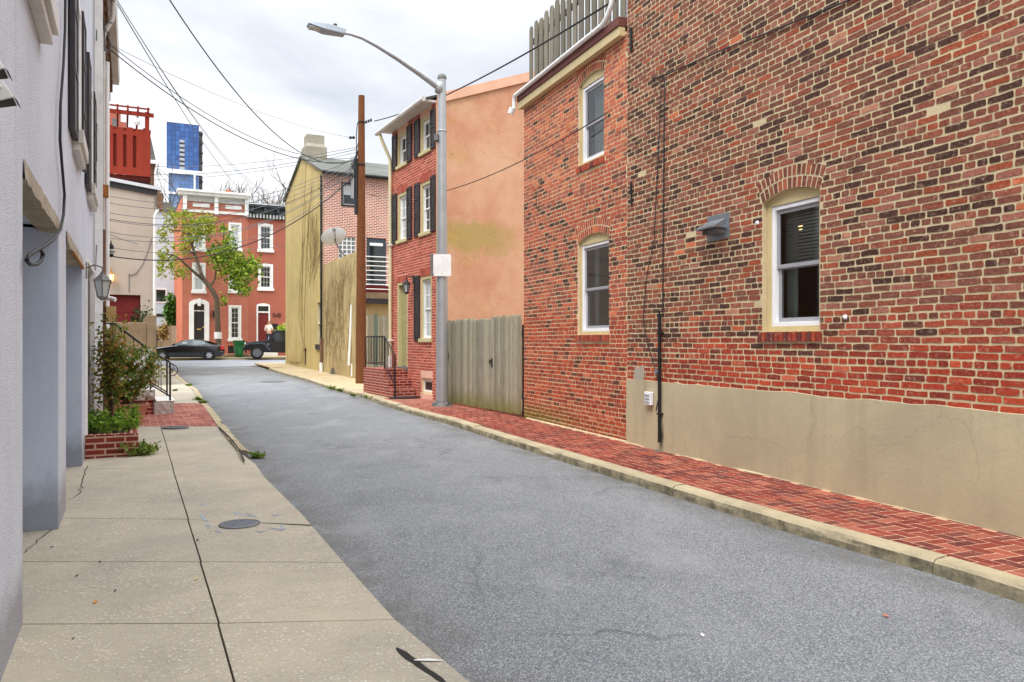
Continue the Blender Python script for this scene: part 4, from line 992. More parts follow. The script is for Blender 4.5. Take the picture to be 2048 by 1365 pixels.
mb = MB(); mb.box(mid-.1, mid-.045, -.032, -.022, 1.05, 1.13); mb.box(mid-.005, mid+.045,-.034,-.022,.98,1.16); mb.build('latch', M['black_iron'], g)
# ------------------------------------------------------------------ house with the orange gable
b = empty('brick_row_house', frame=FO, label='three storey red brick row house with black shutters and an orange rendered gable', cat='house')
def hole(pxa, pxb, pya, pyb, fr, pm=None, rise=0):
    a, c = fr.s(pxa), fr.s(pxb); m_ = (pxa+pxb)/2 if pm is None else pm
    return (a, c, fr.pt(m_, pyb)[1], fr.pt(m_, pya)[1], rise)
D_ = (FO.s(795), FO.s(815), .8, 3.02, 0)
A3 = (FO.s(795.4), FO.s(815.5), 6.1, 6.93, 0); B3 = (FO.s(841), FO.s(863), 6.1, 6.93, 0)
A2 = (FO.s(795.4), FO.s(815.5), 4.14, 5.36, 0); B2_ = (FO.s(841), FO.s(863), 4.14, 5.36, 0)
B1 = (FO.s(841), FO.s(863.2), 1.56, 3.07, 0); BM = (FO.s(843), FO.s(864.5), FO.pt(855,789)[1], FO.pt(855,757)[1], 0)
OH = [D_, A3, B3, A2, B2_, B1, BM]; EZ = 7.12
mb = MB(); holed(mb, 0, OW-.003, -.1, EZ, OH, .14); mb.face([(0,0,-.1),(0,0,EZ),(0,6,EZ),(0,6,-.1)]); mb.build('wall', M['mortar_pink'], b)
mb = MB(); lay(mb, .0, OW-.004, .1, EZ-.01, OH, pal_fo, L=.2, h=.068, m=.014, header=0, jit=.0015, prot=.003, ring=.19, sill=.09, wob=.001)
for q in (A2, B2_, B1, D_):
    soldiers(mb, q[0]-.03, q[1]+.03, q[3]+.004, q[3]+.186, lambda x, z: pick((lin(170,86,70),5),(lin(158,78,62),3)), -.006, .003)
mb.build('brickwork', M['brick_clean'], b)
for q in (A3, B3, A2, B2_, B1):
    casing(b, q, .01, .14, .075, M['olive_paint'])
    mb = MB(); mb.box(q[0]-.04, q[1]+.02, -.05, .13, q[2]-.085, q[2]-.003); mb.build('stone_sill', M['olive_paint'], b, bevel=.005)
    sash(b, q[0]+.077, q[1]-.077, q[2]+.003, q[3]-.077, .07, M['white_paint'], M['white_paint'], M['glass_curtain'] if q in (A2, B1) else M['glass'], fw=.03, sw=.035, muntin=(2, 2 if q not in (A3, B3) else 1))
for q, l, r in ((A3,1,1),(B3,1,1),(A2,1,1),(B2_,1,1),(B1,1,0)):
    w = .34
    if l: shutter(b, max(q[0]-w-.01, .005), q[0]-.01, q[2]-.05, q[3]+.04)
    if r: shutter(b, q[1]+.015, min(q[1]+.015+w*.92, OW-.003), q[2]-.05, q[3]+.04)
mb = MB(); mb.box(D_[0]+.003, D_[0]+.06, .0, .14, D_[2], D_[3]); mb.box(D_[1]-.06, D_[1]-.003, .0, .14, D_[2], D_[3]); mb.box(D_[0]+.06, D_[1]-.06, .001, .14, D_[3]-.06, D_[3]-.003); mb.build('door_frame', M['olive_paint'], b, bevel=.004)
mb = MB(); mb.box(D_[0]+.06, D_[1]-.06, .1, .138, D_[2]+.04, D_[3]-.06)
for i in range(3):
    for j in range(2):
        x = lerp(D_[0]+.06, D_[1]-.06, .12+.42*j); mb.box(x, x+.2, .094, .1, D_[2]+.18+i*.62, D_[2]+.66+i*.62)
d = mb.build('door', M['door_green'], b, bevel=.003)
mb = MB(); mb.lathe([(.01,.0),(.012,-.03),(.03,-.05),(.026,-.075),(.005,-.08)], 12, (D_[1]-.13,.1,D_[2]+1.0), axis='y'); mb.build('knob', M['lead'], d)
mb = MB(); mb.box(D_[0]-.03, D_[1]+.03, -.03, .14, D_[2]-.07, D_[2]+.03); mb.build('threshold', M['lead'], b, bevel=.004)
casing(b, BM, .03, .14, .05, M['cream_paint'], sill=.06); mb = MB(); mb.box(BM[0]+.05, BM[1]-.05, .06, .1, BM[2]+.06, BM[3]-.05); w_ = mb.build('window', M['white_paint'], b); mb = MB(); mb.face([(BM[0]+.1,.058,BM[2]+.1),(BM[1]-.08,.058,BM[2]+.1),(BM[1]-.08,.058,BM[3]-.09),(BM[0]+.1,.058,BM[3]-.09)]); mb.build('pane', M['glass'], w_)
# gable and pitched roof
gl = 6.5; RD = 3.6; sl = math.tan(math.radians(20))
gt = lambda y: EZ+.05+ (y if y < RD else 2*RD-y)*sl
mb = MB(); ys_ = [0, .9, 1.8, 2.7, RD, 4.6, 5.6, gl]
for a, c in zip(ys_, ys_[1:]): mb.face([(OW,a,-.1),(OW,c,-.1),(OW,c,gt(c)),(OW,a,gt(a))])
mb.face([(0,gl,-.1),(OW,gl,-.1),(OW,gl,gt(gl)),(0,gl,gt(gl))]); mb.face([(0,0,EZ),(0,gl,EZ),(0,gl,gt(gl)),(0,RD,gt(RD))])
gw = mb.build('gable_wall', M['stucco_orange'], None); gw.parent = b
# the gable's texture runs in its own axes: x into the lot, z up
mb = MB(); mb.box(OW-.0, OW+.03, -.02, .02, -.1, EZ+.05); 
mb = MB()
for a, c in ((-.28, RD), (RD, gl)):
    za, zc_ = gt(a) if a >= 0 else EZ+.05+a*sl, gt(c)
    mb.add([(-.12,a,za+.04),(OW+.02,a,za+.04),(OW+.02,c,zc_+.04),(-.12,c,zc_+.04),(-.12,a,za+.1),(OW+.02,a,za+.1),(OW+.02,c,zc_+.1),(-.12,c,zc_+.1)], [(3,2,1,0),(4,5,6,7),(0,1,5,4),(1,2,6,5),(2,3,7,6),(3,0,4,7)])
mb.build('roof', M['roof_dark'], b)
mb = MB()
for a, c in ((.02, RD), (RD, gl)): mb.add([(OW+.022,a,gt(a)-.11),(OW+.05,a,gt(a)-.11),(OW+.05,c,gt(c)-.11),(OW+.022,c,gt(c)-.11),(OW+.022,a,gt(a)+.12),(OW+.05,a,gt(a)+.12),(OW+.05,c,gt(c)+.12),(OW+.022,c,gt(c)+.12)], [(3,2,1,0),(4,5,6,7),(0,1,5,4),(1,2,6,5),(2,3,7,6),(3,0,4,7)])
mb.build('verge_board', simple('verge', lin(226,176,148), .7, .1, 3, .2, dirt=(lin(190,190,190), .7)), b)
mb = MB(); mb.tube([(-.3,-.33,EZ-.02),(OW+.05,-.33,EZ+.0)], .06, 10); mb.box(-.1, OW, -.3, 0, EZ-.03, EZ+.02); mb.build('gutter', M['gutter'], b)
mb = MB(); mb.tube(elbow([(-.1,-.3,EZ-.08),(-.06,-.28,EZ-.2),(.05,-.07,EZ-.75),(.06,-.07,1.05)], .1), .045, 12); dp = mb.build('downspout', M['cream_paint'], b)
mb = MB(); mb.tube([(.06,-.07,.8),(.06,-.07,1.1)], .06, 12); [mb.box(-.02,.14,-.12,0,z,z+.035) for z in (1.5, 4.05)]; mb.build('collar', M['white_paint'], dp)
# stoop
s_ = empty('brick_stoop', frame=FO, label='brick stoop with three steps and an iron rail at the green door', cat='steps')
st = lambda k: OW-k*math.hypot(.531,1)
LX0, LX1 = st(3.28), st(1.72); SW = .6
mb = MB(); mb.box(LX0, LX1, -SW, -.01, -.05, .78); mb.build('landing', M['brick_step'], s_, bevel=.012)
for i, (k0, k1, z) in enumerate(((1.72,1.44,.55),(1.44,1.14,.32))):
    mb = MB(); mb.box(st(k0)+.001, st(k1), -SW-.0-.01*(i+1), -.01, -.05, z); mb.build('step', M['brick_step'], s_, bevel=.012)
mb = MB()
pz = lambda x: .78 if x < LX1 else .32
A_, B_, C_ = Vector((LX0+.05,-SW+.04,0)), Vector((LX1-.12,-SW+.04,0)), Vector((st(1.1)+.03,-SW+.02,0))
top = 1.62
mb.tube([A_+Vector((0,0,.78)), A_+Vector((0,0,top))], .014, 6); mb.tube([B_+Vector((0,0,.72)), B_+Vector((0,0,top))], .018, 6); mb.tube([C_+Vector((0,0,.1)), C_+Vector((0,0,1.16))], .022, 8)
mb.tube([A_+Vector((0,.55,top)), A_+Vector((0,0,top)), B_+Vector((0,0,top)), C_+Vector((0,0,1.16))], .017, 6); mb.tube([A_+Vector((0,.55,.9)), A_+Vector((0,0,.9)), B_+Vector((0,0,.9)), C_+Vector((0,0,.42))], .012, 6)
for i in range(1, 12): p = A_.lerp(B_, i/12); mb.tube([p+Vector((0,0,.9)), p+Vector((0,0,top))], .007, 5, False)
for i in range(1, 7): p = A_+Vector((0,.55*i/7,0)); mb.tube([p+Vector((0,0,.9)), p+Vector((0,0,top))], .007, 5, False)
for i in range(1, 7): p = B_.lerp(C_, i/7); mb.tube([p+Vector((0,0,lerp(.9,.42,i/7))), p+Vector((0,0,lerp(top,1.16,i/7)))], .007, 5, False)
mb.build('handrail', M['black_iron'], s_)
mb = MB(); mb.lathe([(.5,.0),(.5,.02),(.48,.024)], 24); m_ = mb.build('door_mat', M['plastic_black'], loc=FO.w(st(.95), -.38, .106)); m_.scale = (.55,.8,1); m_.rotation_euler[2] = FO.rot; tag(m_, 'black half round mat lying before the brick stoop', 'mat')
def lantern(name, loc, rot, s, label, lit=False, m='black_iron', gm='frost', tilt=0):
    e_ = empty(name, loc, rot, label, 'lamp')
    mb = MB(); q = 4 if label.startswith('large square') else 6; mb.lathe([(.02,.30),(.03,.27),(.10,.2),(.125,.185),(.115,.18)], q, smooth=False); mb.lathe([(.055,-.06),(.07,-.04),(.02,-.09)], q, smooth=False)
    for k in range(q): a = 2*math.pi/q*k; mb.tube([(.1*math.cos(a),.1*math.sin(a),.18),(.06*math.cos(a),.06*math.sin(a),-.045)], .008, 4)
    c = mb.build('cage', M[m], e_)
    mb = MB(); mb.lathe([(.052,-.04),(.09,.178)], q, smooth=False); mb.build('glass', M['warm_light' if lit else gm], e_)
    mb = MB(); mb.tube([(0,0,.29),(0,0,.36),(0,.1,.39),(0,.2,.34)], .012, 6); mb.box(-.05,.05,.185,.2,.2,.42); mb.build('bracket', M[m], e_)
    e_.scale = (s, s, s); return e_
k, z = FO.pt(812, 574, -.2); lantern('wall_lantern', FO.w(k, -.19, z-.1), FO.rot, .95, 'black coach lantern beside the green door of the red brick house')
# ------------------------------------------------------------------ grey rendered house along the left walk
b = empty('stucco_house', frame=FL, label='pale grey roughcast house with open garage bays and black shutters', cat='house')
S = lambda Y: fl_s(Y)
zf = 2.38
O1 = (S(4.08), S(6.14), -.1, zf, 0); O2 = (S(6.85), S(9.2), -.1, zf+.02, 0); O0 = (S(-1.2), S(3.2), -.1, zf, 0)
DB = (S(9.75), S(11.55), .05, 2.58, 0)
SILL, HEAD = 3.55, 5.02
W0 = (S(3.75), S(4.85), SILL, HEAD, 0); WA = (S(7.62), S(8.42), SILL, HEAD, 0); WB = (S(10.2), S(11.15), SILL, HEAD, 0)
LH = [O0, O1, O2, DB, W0, WA, WB]; LEN = S(12.2); LZ = 7.7
mb = MB(); holed(mb, 0, LEN, -.1, LZ, LH, .12); body(mb, 0, LEN, -.1, LZ, 7, .12); mb.build('wall', M['stucco_grey'], b)
for q in (O0, O1, O2):                                           # the bays: smooth painted cheeks, a soffit and a back wall
    mb = MB(); D = 3.4
    e1, e2 = q[0]+.004, q[1]-.004; mb.face([(e1,.006,-.1),(e1,D,-.1),(e1,D,q[3]+.02),(e1,.006,q[3]-.004),(e1,.13,q[3]-.004)][:4]); mb.face([(e2,.006,-.1),(e2,.006,q[3]-.004),(e2,D,q[3]+.02),(e2,D,-.1)]); mb.face([(q[0],D,-.1),(q[1],D,-.1),(q[1],D,q[3]+.02),(q[0],D,q[3]+.02)])
    mb.face([(q[0],.12,q[3]+.02),(q[0],D,q[3]+.02),(q[1],D,q[3]+.02),(q[1],.12,q[3]+.02)]); mb.box(q[0]+.0, q[1]-.0, .9, 1.15, q[3]-.22, q[3]+.018)
    mb.build('bay_lining', M['stucco_smooth'], b)
    mb = MB(); n = int((q[1]-q[0])/.08); prev = None             # broken render along the lintel
    for i in range(n+1):
        x = lerp(q[0], q[1], i/n); z = q[3]-.035-.05*max(0, mnoise.noise(Vector((x*4, 1, 0))))-.02*mnoise.noise(Vector((x*15, 2, 0)))
        r = [(x,-.006,q[3]+.07+.015*mnoise.noise(Vector((x*6,5,0)))), (x,-.012,z), (x,.14,z+.01)]
        if prev: mb.face([prev[0],prev[1],r[1],r[0]]); mb.face([prev[1],prev[2],r[2],r[1]])
        prev = r
    mb.build('lintel', M['stucco_worn'], b)
mb = MB(); mb.tube([(O2[0]+.8,-.012,zf-.03),(O2[1]-.02,-.012,zf-.03)], .016, 6); mb.build('rusty_angle', M['rust'], b)
def l_window(q, sh=(1,1)):
    mb = MB(); t = .09
    mb.box(q[0], q[0]+t, -.035, .12, q[2], q[3]); mb.box(q[1]-t, q[1], -.035, .12, q[2], q[3]); mb.box(q[0]+t, q[1]-t, -.034, .12, q[3]-t, q[3]); mb.build('casing', M['white_paint'], b, bevel=.004)
    mb = MB(); mb.box(q[0]-.06, q[1]+.06, -.1, .12, q[2]-.13, q[2]); mb.box(q[0]-.04, q[1]+.04, -.07, .0, q[2]-.2, q[2]-.131); mb.build('window_sill', M['gutter'], b, bevel=.006)
    sash(b, q[0]+t+.002, q[1]-t-.002, q[2]+.002, q[3]-t-.002, .03, M['white_paint'], M['white_paint'], M['glass_bright'], muntin=(2,2))
    for k in (0, 1):
        if sh[k]: xx = q[0]-.62 if k == 0 else q[1]+.03; shutter(b, xx, xx+.58, q[2]-.12, q[3]+.04, y=-.012, t=.045)
l_window(W0, (0,0)); l_window(WA); l_window(WB)
mb = MB(); m_ = (DB[0]+DB[1])/2                                   # black double door
for a, c in ((DB[0]+.06, m_-.004), (m_+.004, DB[1]-.06)): mb.box(a, c, .03, .075, .08, 2.5); [mb.box(a+.1, c-.1, .018, .03, z, z+.62) for z in (.25, 1.0, 1.75)]
mb.build('door', M['black_paint'], b, bevel=.004); mb = MB(); mb.box(DB[0]+.002, DB[0]+.06, -.03,.11,.05,2.56); mb.box(DB[1]-.06, DB[1]-.002,-.03,.11,.05,2.56); mb.box(DB[0]+.06,DB[1]-.06,-.029,.11,2.5,2.56); mb.build('door_frame', M['white_paint'], b)
def stand_pipe(name, Y, off, r, z0, z1, m, parent, wid=None):
    mb = MB(); x = S(Y)
    if wid: mb.box(x-wid[0]/2, x+wid[0]/2, -off-wid[1]/2, -off+wid[1]/2, z0, z1)
    else: mb.tube([(x,-off,z0),(x,-off,z1)], r, 12)
    return mb.build(name, m, parent)
stand_pipe('downspout', 11.95, .075, .05, .1, 7.6, M['white_paint'], b, (.09,.11))
mb = MB(); mb.box(-.2, LEN+.02, -.32, .1, LZ, LZ+.12); mb.box(-.2, LEN+.02, -.22, .1, LZ-.16, LZ-.001); mb.build('cornice', M['gutter'], b)
# twin flood light, plain lamp and the stray cable on this wall
k, z = FL.pt(22, 160, -.1); e_ = empty('flood_light', FL.w(k, -.0, z), FL.rot, 'white twin flood light on the grey roughcast wall above the bay', 'lamp'); e_.scale = (.6,.6,.6)
mb = MB(); mb.box(-.07,.07,-.04,0,-.05,.05); mb.tube([(0,-.03,0),(-.13,-.1,.03)], .014, 6); mb.tube([(0,-.03,0),(.13,-.1,-.02)], .014, 6); mb.build('mount', M['white_paint'], e_)
for dx, dz, nm in ((-.2, .03, 0), (.2, -.03, 1)):
    mb = MB(); mb.add([(dx-.08,-.08,dz+.1),(dx+.08,-.08,dz+.1),(dx+.1,-.17,dz-.05),(dx-.1,-.17,dz-.05),(dx-.06,-.03,dz+.09),(dx+.06,-.03,dz+.09),(dx+.07,-.05,dz-.09),(dx-.07,-.05,dz-.09)], [(0,1,2,3),(4,7,6,5),(0,4,5,1),(1,5,6,2),(3,7,4,0),(2,6,7,3)])
    h = mb.build('lamp_head', M['white_paint'], e_, bevel=.006)
    mb = MB(); mb.face([(dx-.09,-.165,dz-.056),(dx+.09,-.165,dz-.056),(dx+.064,-.056,dz-.093),(dx-.064,-.056,dz-.093)]); mb.face([(dx-.1,-.19,dz-.07),(dx+.1,-.19,dz-.07),(dx+.1,-.17,dz-.045),(dx-.1,-.17,dz-.045)]); mb.build('lens', M['plastic_black'], h)
wall_wire('loose_cable', FL, [(131,-30),(130,60),(127,130),(121,210),(120,280),(124,330),(129,390),(127,430),(121,460),(106,480),(88,493),(70,503),(57,512),(53,521),(60,529),(72,530),(82,522),(86,508),(80,498)], .03, .011, M['wire'], 'loose black cable hanging down the grey roughcast wall into a loop', 'cable')
wall_wire('wall_cable', FL, [(193,60),(194.5,130),(193,300),(195,400),(194,480),(191,540)], .05, .009, M['wire_grey'], 'thin grey cable running down beside the white downspout of the roughcast house')
e_ = lantern('wall_lantern', FL.w(S(9.55), -.2, 2.08), FL.rot, .9, 'large square grey metal lantern on the roughcast house by the black door', m='lead')
# ------------------------------------------------------------------ brown brick house next along, seen edge-on
H2A, H2B = 12.25, 18.6
o = FL.w(S(H2A), 0, 0); FH = Frame(o.x, o.y, -.487, 1.0); h2 = lambda Y: S(Y)-S(H2A)
b = empty('brown_brick_house', frame=FH, label='brown brick house with deep gutter next to the roughcast house, seen edge on', cat='house')
L2 = h2(H2B); 
mb = MB(); mb.box(0, L2, 0, 7, -.1, 7.75); mb.build('wall', M['brick_brown'], b)
mb = MB(); mb.box(0, L2+.03, -.09, -.001, 7.2, 7.6); [mb.box(x*.45, x*.45+.12, -.14, -.09, 7.35, 7.6) for x in range(int(L2/.45)+1)]; mb.build('corbel', M['brick_brown'], b)
mb = MB(); mb.prism([(-.27,7.62),(-.15,7.62),(-.15,7.86),(-.29,7.86),(-.29,7.74)], 'x', .02, L2+.08); mb.box(.02, L2+.08, -.15, 0, 7.62, 7.68); mb.build('gutter', M['gutter'], b)
mb = MB(); mb.tube(elbow([(2.0,-.23,7.7),(2.0,-.23,7.3),(2.0,-.07,7.0),(2.0,-.07,3.5)], .1), .04, 10); mb.build('gutter_elbow', M['gutter'], b)
stand_p = lambda nm, Y, off, r, z0, z1, m: (lambda mb: (mb.tube([(h2(Y),-off,z0),(h2(Y),-off,z1)], r, 12), mb.build(nm, M[m], b))[1])(MB())
stand_p('downspout', 14.06, .075, .042, .1, 6.2, 'brown_rust'); stand_p('corner_pipe', 16.0, .075, .055, .1, 7.2, 'white_paint')
mb = MB(); mb.box(h2(14.06)-.06, h2(14.06)+.06, -.16, -.01, 4.08, 4.3); mb.build('pipe_bracket', M['rust'], b)
mb = MB(); mb.box(h2(15.0), h2(16.0), -.02, .1, .75, 3.0); mb.build('door', M['black_paint'], b)
tag((lambda mb: (mb.box(-.09,.09,-.16,0,-.14,.14), mb.build('meter_box', M['amber_glass'], None, loc=FH.w(h2(14.0), -.12, 1.98), bevel=.006))[1])(MB()), 'small cream meter box beside the brown downspout', 'meter box').rotation_euler[2] = FH.rot
e_ = empty('security_camera', FH.w(h2(14.0), -.14, 2.2), FH.rot, 'white security camera above the cream meter box', 'camera'); mb = MB(); mb.tube([(0,.1,0),(0,0,.05)], .015, 6); mb.build('arm', M['white_paint'], e_); mb = MB(); mb.tube([(0,.02,.08),(-.1,-.13,.04)], .04, 10); mb.build('housing', M['white_paint'], e_, bevel=.004)
# onion lamp on a short arm
p = at(222, 500, 17.2); e_ = empty('onion_lamp', p, FH.rot, 'black onion shaped wall lamp hanging at the end of the brown brick house', 'lamp')
mb = MB(); mb.lathe([(.01,.2),(.018,.13),(.05,.1),(.06,.03),(.06,.02)], 12); mb.lathe([(.05,-.1),(.05,-.15),(.02,-.16)], 12); mb.tube([(0,0,.08),(0,.16,.08)], .012, 6); mb.build('cage', M['black_iron'], e_)
mb = MB(); mb.lathe([(.045,.02),(.085,-.04),(.045,-.1)], 14); mb.build('globe', M['frost'], e_)
for k in range(3):
    mb = MB(); mb.lathe([(.09,-.045),(.094,-.04),(.09,-.035)], 14) if k == 0 else None
    if k == 0: mb.build('band', M['black_iron'], e_)
# marble stoop with iron rails
s_ = empty('marble_stoop', frame=FH, label='white marble steps with rough faces and black iron rails', cat='steps')
X0, X1 = h2(14.75), h2(16.15)
def rough_block(x0, x1, y0, y1, z0, z1, seed):
    mb = MB(); n = 10
    def w(fn, nu, nv): mb.grid(fn, nu, nv, smooth=False)
    d = lambda p: .04*(mnoise.noise(Vector((p[0]*4+seed, p[1]*4, p[2]*5)))+.5*mnoise.noise(Vector((p[0]*11, p[1]*11+seed, p[2]*12))))
    ed = lambda u, v: min(1, 6*min(u, 1-u))*min(1, 5*min(v, 1-v))
    def rx(u, v): p = (x0, lerp(y0,y1,u), lerp(z0,z1,v)); return (x0-abs(d(p))*ed(u,v), p[1], p[2])
    def ry(u, v): p = (lerp(x0,x1,u), y0, lerp(z0,z1,v)); return (p[0], y0-abs(d(p))*ed(u,v), p[2])
    w(rx, 9, 6); w(ry, 22, 6); mb.face([(x1,y0,z0),(x1,y1,z0),(x1,y1,z1),(x1,y0,z1)]); mb.face([(x0,y1,z0),(x0,y1,z1),(x1,y1,z1),(x1,y1,z0)])
    return mb
yo = [-1.28, -.94, -.62, -.3]; zt_ = [.34, .56, .77, .98]
for i in range(3):
    a, c = yo[i], yo[i+1]; z1 = zt_[i]; z0 = .05 if i == 0 else z1-.2
    rough_block(X0, X1, a, c+.02 if i < 2 else -.01, z0, z1-.014, i*3.1).build('step', M['marble_rough'], s_)
    mb = MB(); mb.box(X0-.012, X1+.01, a-.02, c-.021, z1-.013, z1); mb.build('tread', M['marble'], s_, bevel=.004)
    if i: mb = MB(); mb.box(X0+.05, X1-.05, a+.03, -.02, .02, z0-.003); mb.build('riser_base', M['brick_step'], s_)
mb = MB(); mb.box(X0, X1, -.36, -.012, .76, .98); mb.build('landing', M['marble'], s_)
for xx in (X0+.06, X1-.08):
    mb = MB(); a, c_, d_ = Vector((xx,-1.21,0)), Vector((xx,-.86,0)), Vector((xx,-.25,0)); Z = lambda v: Vector((0,0,v))
    mb.tube([a+Z(.08), a+Z(1.08)], .018, 8); mb.tube([c_+Z(.5), c_+Z(1.31)], .016, 6)
    mb.tube([a+Z(1.08), c_+Z(1.31), d_+Z(1.83), Vector((xx,-.02,1.84))], .018, 6); mb.tube([a+Z(.42), c_+Z(.66), d_+Z(1.14), Vector((xx,-.02,1.15))], .014, 6)
    mb.tube([a+Z(1.08)]+[a+Vector((0,-.05-.09*math.sin(t*.55),1.06-.0-.11*t*.42)) for t in range(1,6)]+[a+Vector((0,-.02,.82))], .008, 6)
    for i in range(1, 6):
        p = a.lerp(d_, i/6); zz = interp([(0,.42),(.35,.66),(1,1.14)], i/6); zu = interp([(0,1.08),(.35,1.31),(1,1.83)], i/6); mb.tube([p+Z(zz), p+Z(zu)], .007, 5, False)
    for sg in (-1, 1): mb.tube([c_+Vector((0,sg*.03,.9))+Vector((0,sg*.035*math.sin(t),.075*math.cos(t))) for t in [i*.5 for i in range(-3, 8)]], .007, 5)
    mb.build('handrail', M['black_iron'], s_)
# ------------------------------------------------------------------ brick planter, pot and shrubs
pl = empty('brick_planter', frame=FL, label='low dark brick planter box against the roughcast house', cat='planter')
PX0, PX1, PD = S(9.72), S(11.7), .6
mb = MB(); mb.box(PX0, PX1, -PD, -PD+.11, .0, .33); mb.box(PX0, PX0+.11, -PD+.11, -.004, .0, .33); mb.box(PX1-.11, PX1, -PD+.11, -.004, .0, .33); mb.build('wall', M['brick_planter'], pl, bevel=.006)
mb = MB(); mb.box(PX0+.11, PX1-.11, -PD+.11, -.004, .0, .29); mb.build('soil', M['soil'], pl)
def leaves(mb, pts, size, cols, droop=.3, rnd=1.0):
    for p in pts:
        s_ = size*R.uniform(.6, 1.35); d = Vector((R.gauss(0,1), R.gauss(0,1), R.gauss(0,.7)-droop)).normalized(); n = d.orthogonal().normalized(); n.rotate(Matrix.Rotation(R.uniform(0,6.3), 3, d)); w = n*s_*.33; up = d.cross(n)*s_*.12
        c = R.choice(cols); c = shade(c, R.uniform(.7, 1.35)); p = Vector(p)
        mb.face([p, p+d*s_*.35+w+up, p+d*s_*.75+w*.75+up, p+d*s_, p+d*s_*.75-w*.75+up, p+d*s_*.35-w+up], c)
def branchy(base, height, spread, n, rad, seed, up=.8, lean=(0,0)):
    """stems from a base point; returns stem polylines"""
    rr = random.Random(seed); out = []
    for i in range(n):
        a = rr.uniform(0, 6.28); r = spread*math.sqrt(rr.uniform(.02, 1)); h = height*rr.uniform(.6, 1.0)
        tip = Vector(base)+Vector((math.cos(a)*r+lean[0]*h, math.sin(a)*r+lean[1]*h, h)); mid = Vector(base).lerp(tip, .5)+Vector((rr.uniform(-.1,.1)*spread, rr.uniform(-.1,.1)*spread, height*.08)); out.append([Vector(base)+Vector((rr.uniform(-.05,.05)*spread, rr.uniform(-.05,.05)*spread, 0)), mid, tip])
    return out
def shrub(name, loc, stems, per, size, cols, label, cat, stem_r=.008, jit=.12, flowers=None, rot=0, start=.25):
    e_ = empty(name, loc, rot, label, cat); mb = MB()
    for s_ in stems: mb.tube(s_, [stem_r, stem_r*.7, stem_r*.3], 5, False)
    mb.build('stems', M['bark'], e_)
    mb = MB(); P = []
    for s_ in stems:
        for _ in range(per):
            t = R.uniform(start, 1.0); q = s_[0].lerp(s_[1], t*2) if t < .5 else s_[1].lerp(s_[2], t*2-1); P.append(q+Vector((R.gauss(0,jit), R.gauss(0,jit), R.gauss(0,jit))))
    leaves(mb, P, size, cols); mb.build('leaves', M['leaf'], e_)
    if flowers:
        mb = MB()
        for q in R.sample(P, flowers):
            q = q+Vector((R.uniform(0,.08), -R.uniform(0,.08), R.uniform(0,.05)))
            for k in range(6):
                a = k*1.05; d = Vector((math.cos(a), math.sin(a)*.6, math.sin(a)*.8))*.05; mb.face([q, q+d+Vector((0,-.01,.012)), q+d*1.2+Vector((.012,0,-.006)), q+d*.7+Vector((.008,.008,-.02))], (.88,.87,.82))
        mb.build('blossoms', M['tinted'], e_)
    return e_
G1 = [lin(92,128,42), lin(118,150,54), lin(72,104,38), lin(138,164,66)]
G2 = [lin(84,112,48), lin(104,128,54), lin(128,132,58), lin(150,112,58), lin(72,98,46), lin(122,136,60)]
G3 = [lin(80,106,48), lin(98,122,54), lin(126,120,56), lin(150,104,58), lin(154,140,70)]
base = FL.w(S(10.3), -.28, .29)
shrub('ground_plant', FL.w(S(10.6), -.3, .29), [[Vector((dx,dy,0)), Vector((dx*1.1+R.uniform(-.08,.08),dy*1.1,.1)), Vector((dx*1.3+R.uniform(-.12,.12),dy*1.35,R.uniform(.14,.26)))] for dx in [x*.16-.45 for x in range(8)] for dy in (-.2,-.05,.1,.2)], 42, .055, G1, 'bright green leafy plants filling the brick planter', 'plant', .004, .04, rot=FL.rot+0, start=.1)
shrub('climbing_shrub', FL.w(S(11.2), -.25, .29), branchy((0,0,0), 1.6, .17, 14, .01, 3), 95, .055, G3, 'tall thin shrub with reddish leaves climbing before the black door', 'shrub', .009, .1)
# flowering shrub in a terracotta trough
tp = FL.w(S(13.2), -.5, .09)
e_ = empty('terracotta_pot', tp, FL.rot+math.pi/2, 'tapered terracotta trough with a lattice pattern beside the marble steps', 'pot')
mb = MB(); a, c_ = (.19,.14), (.27,.19)
mb.add([(-a[0],-a[1],0),(a[0],-a[1],0),(a[0],a[1],0),(-a[0],a[1],0),(-c_[0],-c_[1],.3),(c_[0],-c_[1],.3),(c_[0],c_[1],.3),(-c_[0],c_[1],.3)], [(3,2,1,0),(0,1,5,4),(1,2,6,5),(2,3,7,6),(3,0,4,7)])
mb.box(-.29,.29,-.21,.21,.295,.345)
for i in range(-3, 4):
    for sg in (-1, 1):
        x0_, x1_ = i*.07, i*.07+sg*.16
        if abs(x1_) < .24: mb.tube([(x0_*.85,-.148,.04),(x1_,-.188,.27)], .005, 4)
mb.build('trough', M['terracotta'], e_, bevel=.006); mb = MB(); mb.box(-.26,.26,-.18,.18,.31,.348); mb.build('soil', M['soil'], e_)
shrub('flowering_shrub', tp+Vector((-.05,-.0,.33)), branchy((0,0,0), .92, .5, 60, .01, 9), 120, .058, G2, 'bushy dark shrub with white blossoms growing in the terracotta trough', 'shrub', .009, .09, flowers=110, start=.3)
shrub('weed_tuft', ground_at(278, 912, .03), [[Vector((0,0,0)), Vector((R.uniform(-.1,.12),R.uniform(-.1,.1),.07)), Vector((R.uniform(-.22,.26),R.uniform(-.2,.2),R.uniform(.06,.17)))] for _ in range(30)], 22, .05, [lin(104,132,56), lin(126,146,70), lin(150,150,86)], 'feathery green weed growing beside the brick planter', 'weed', .003, .03, start=.2)
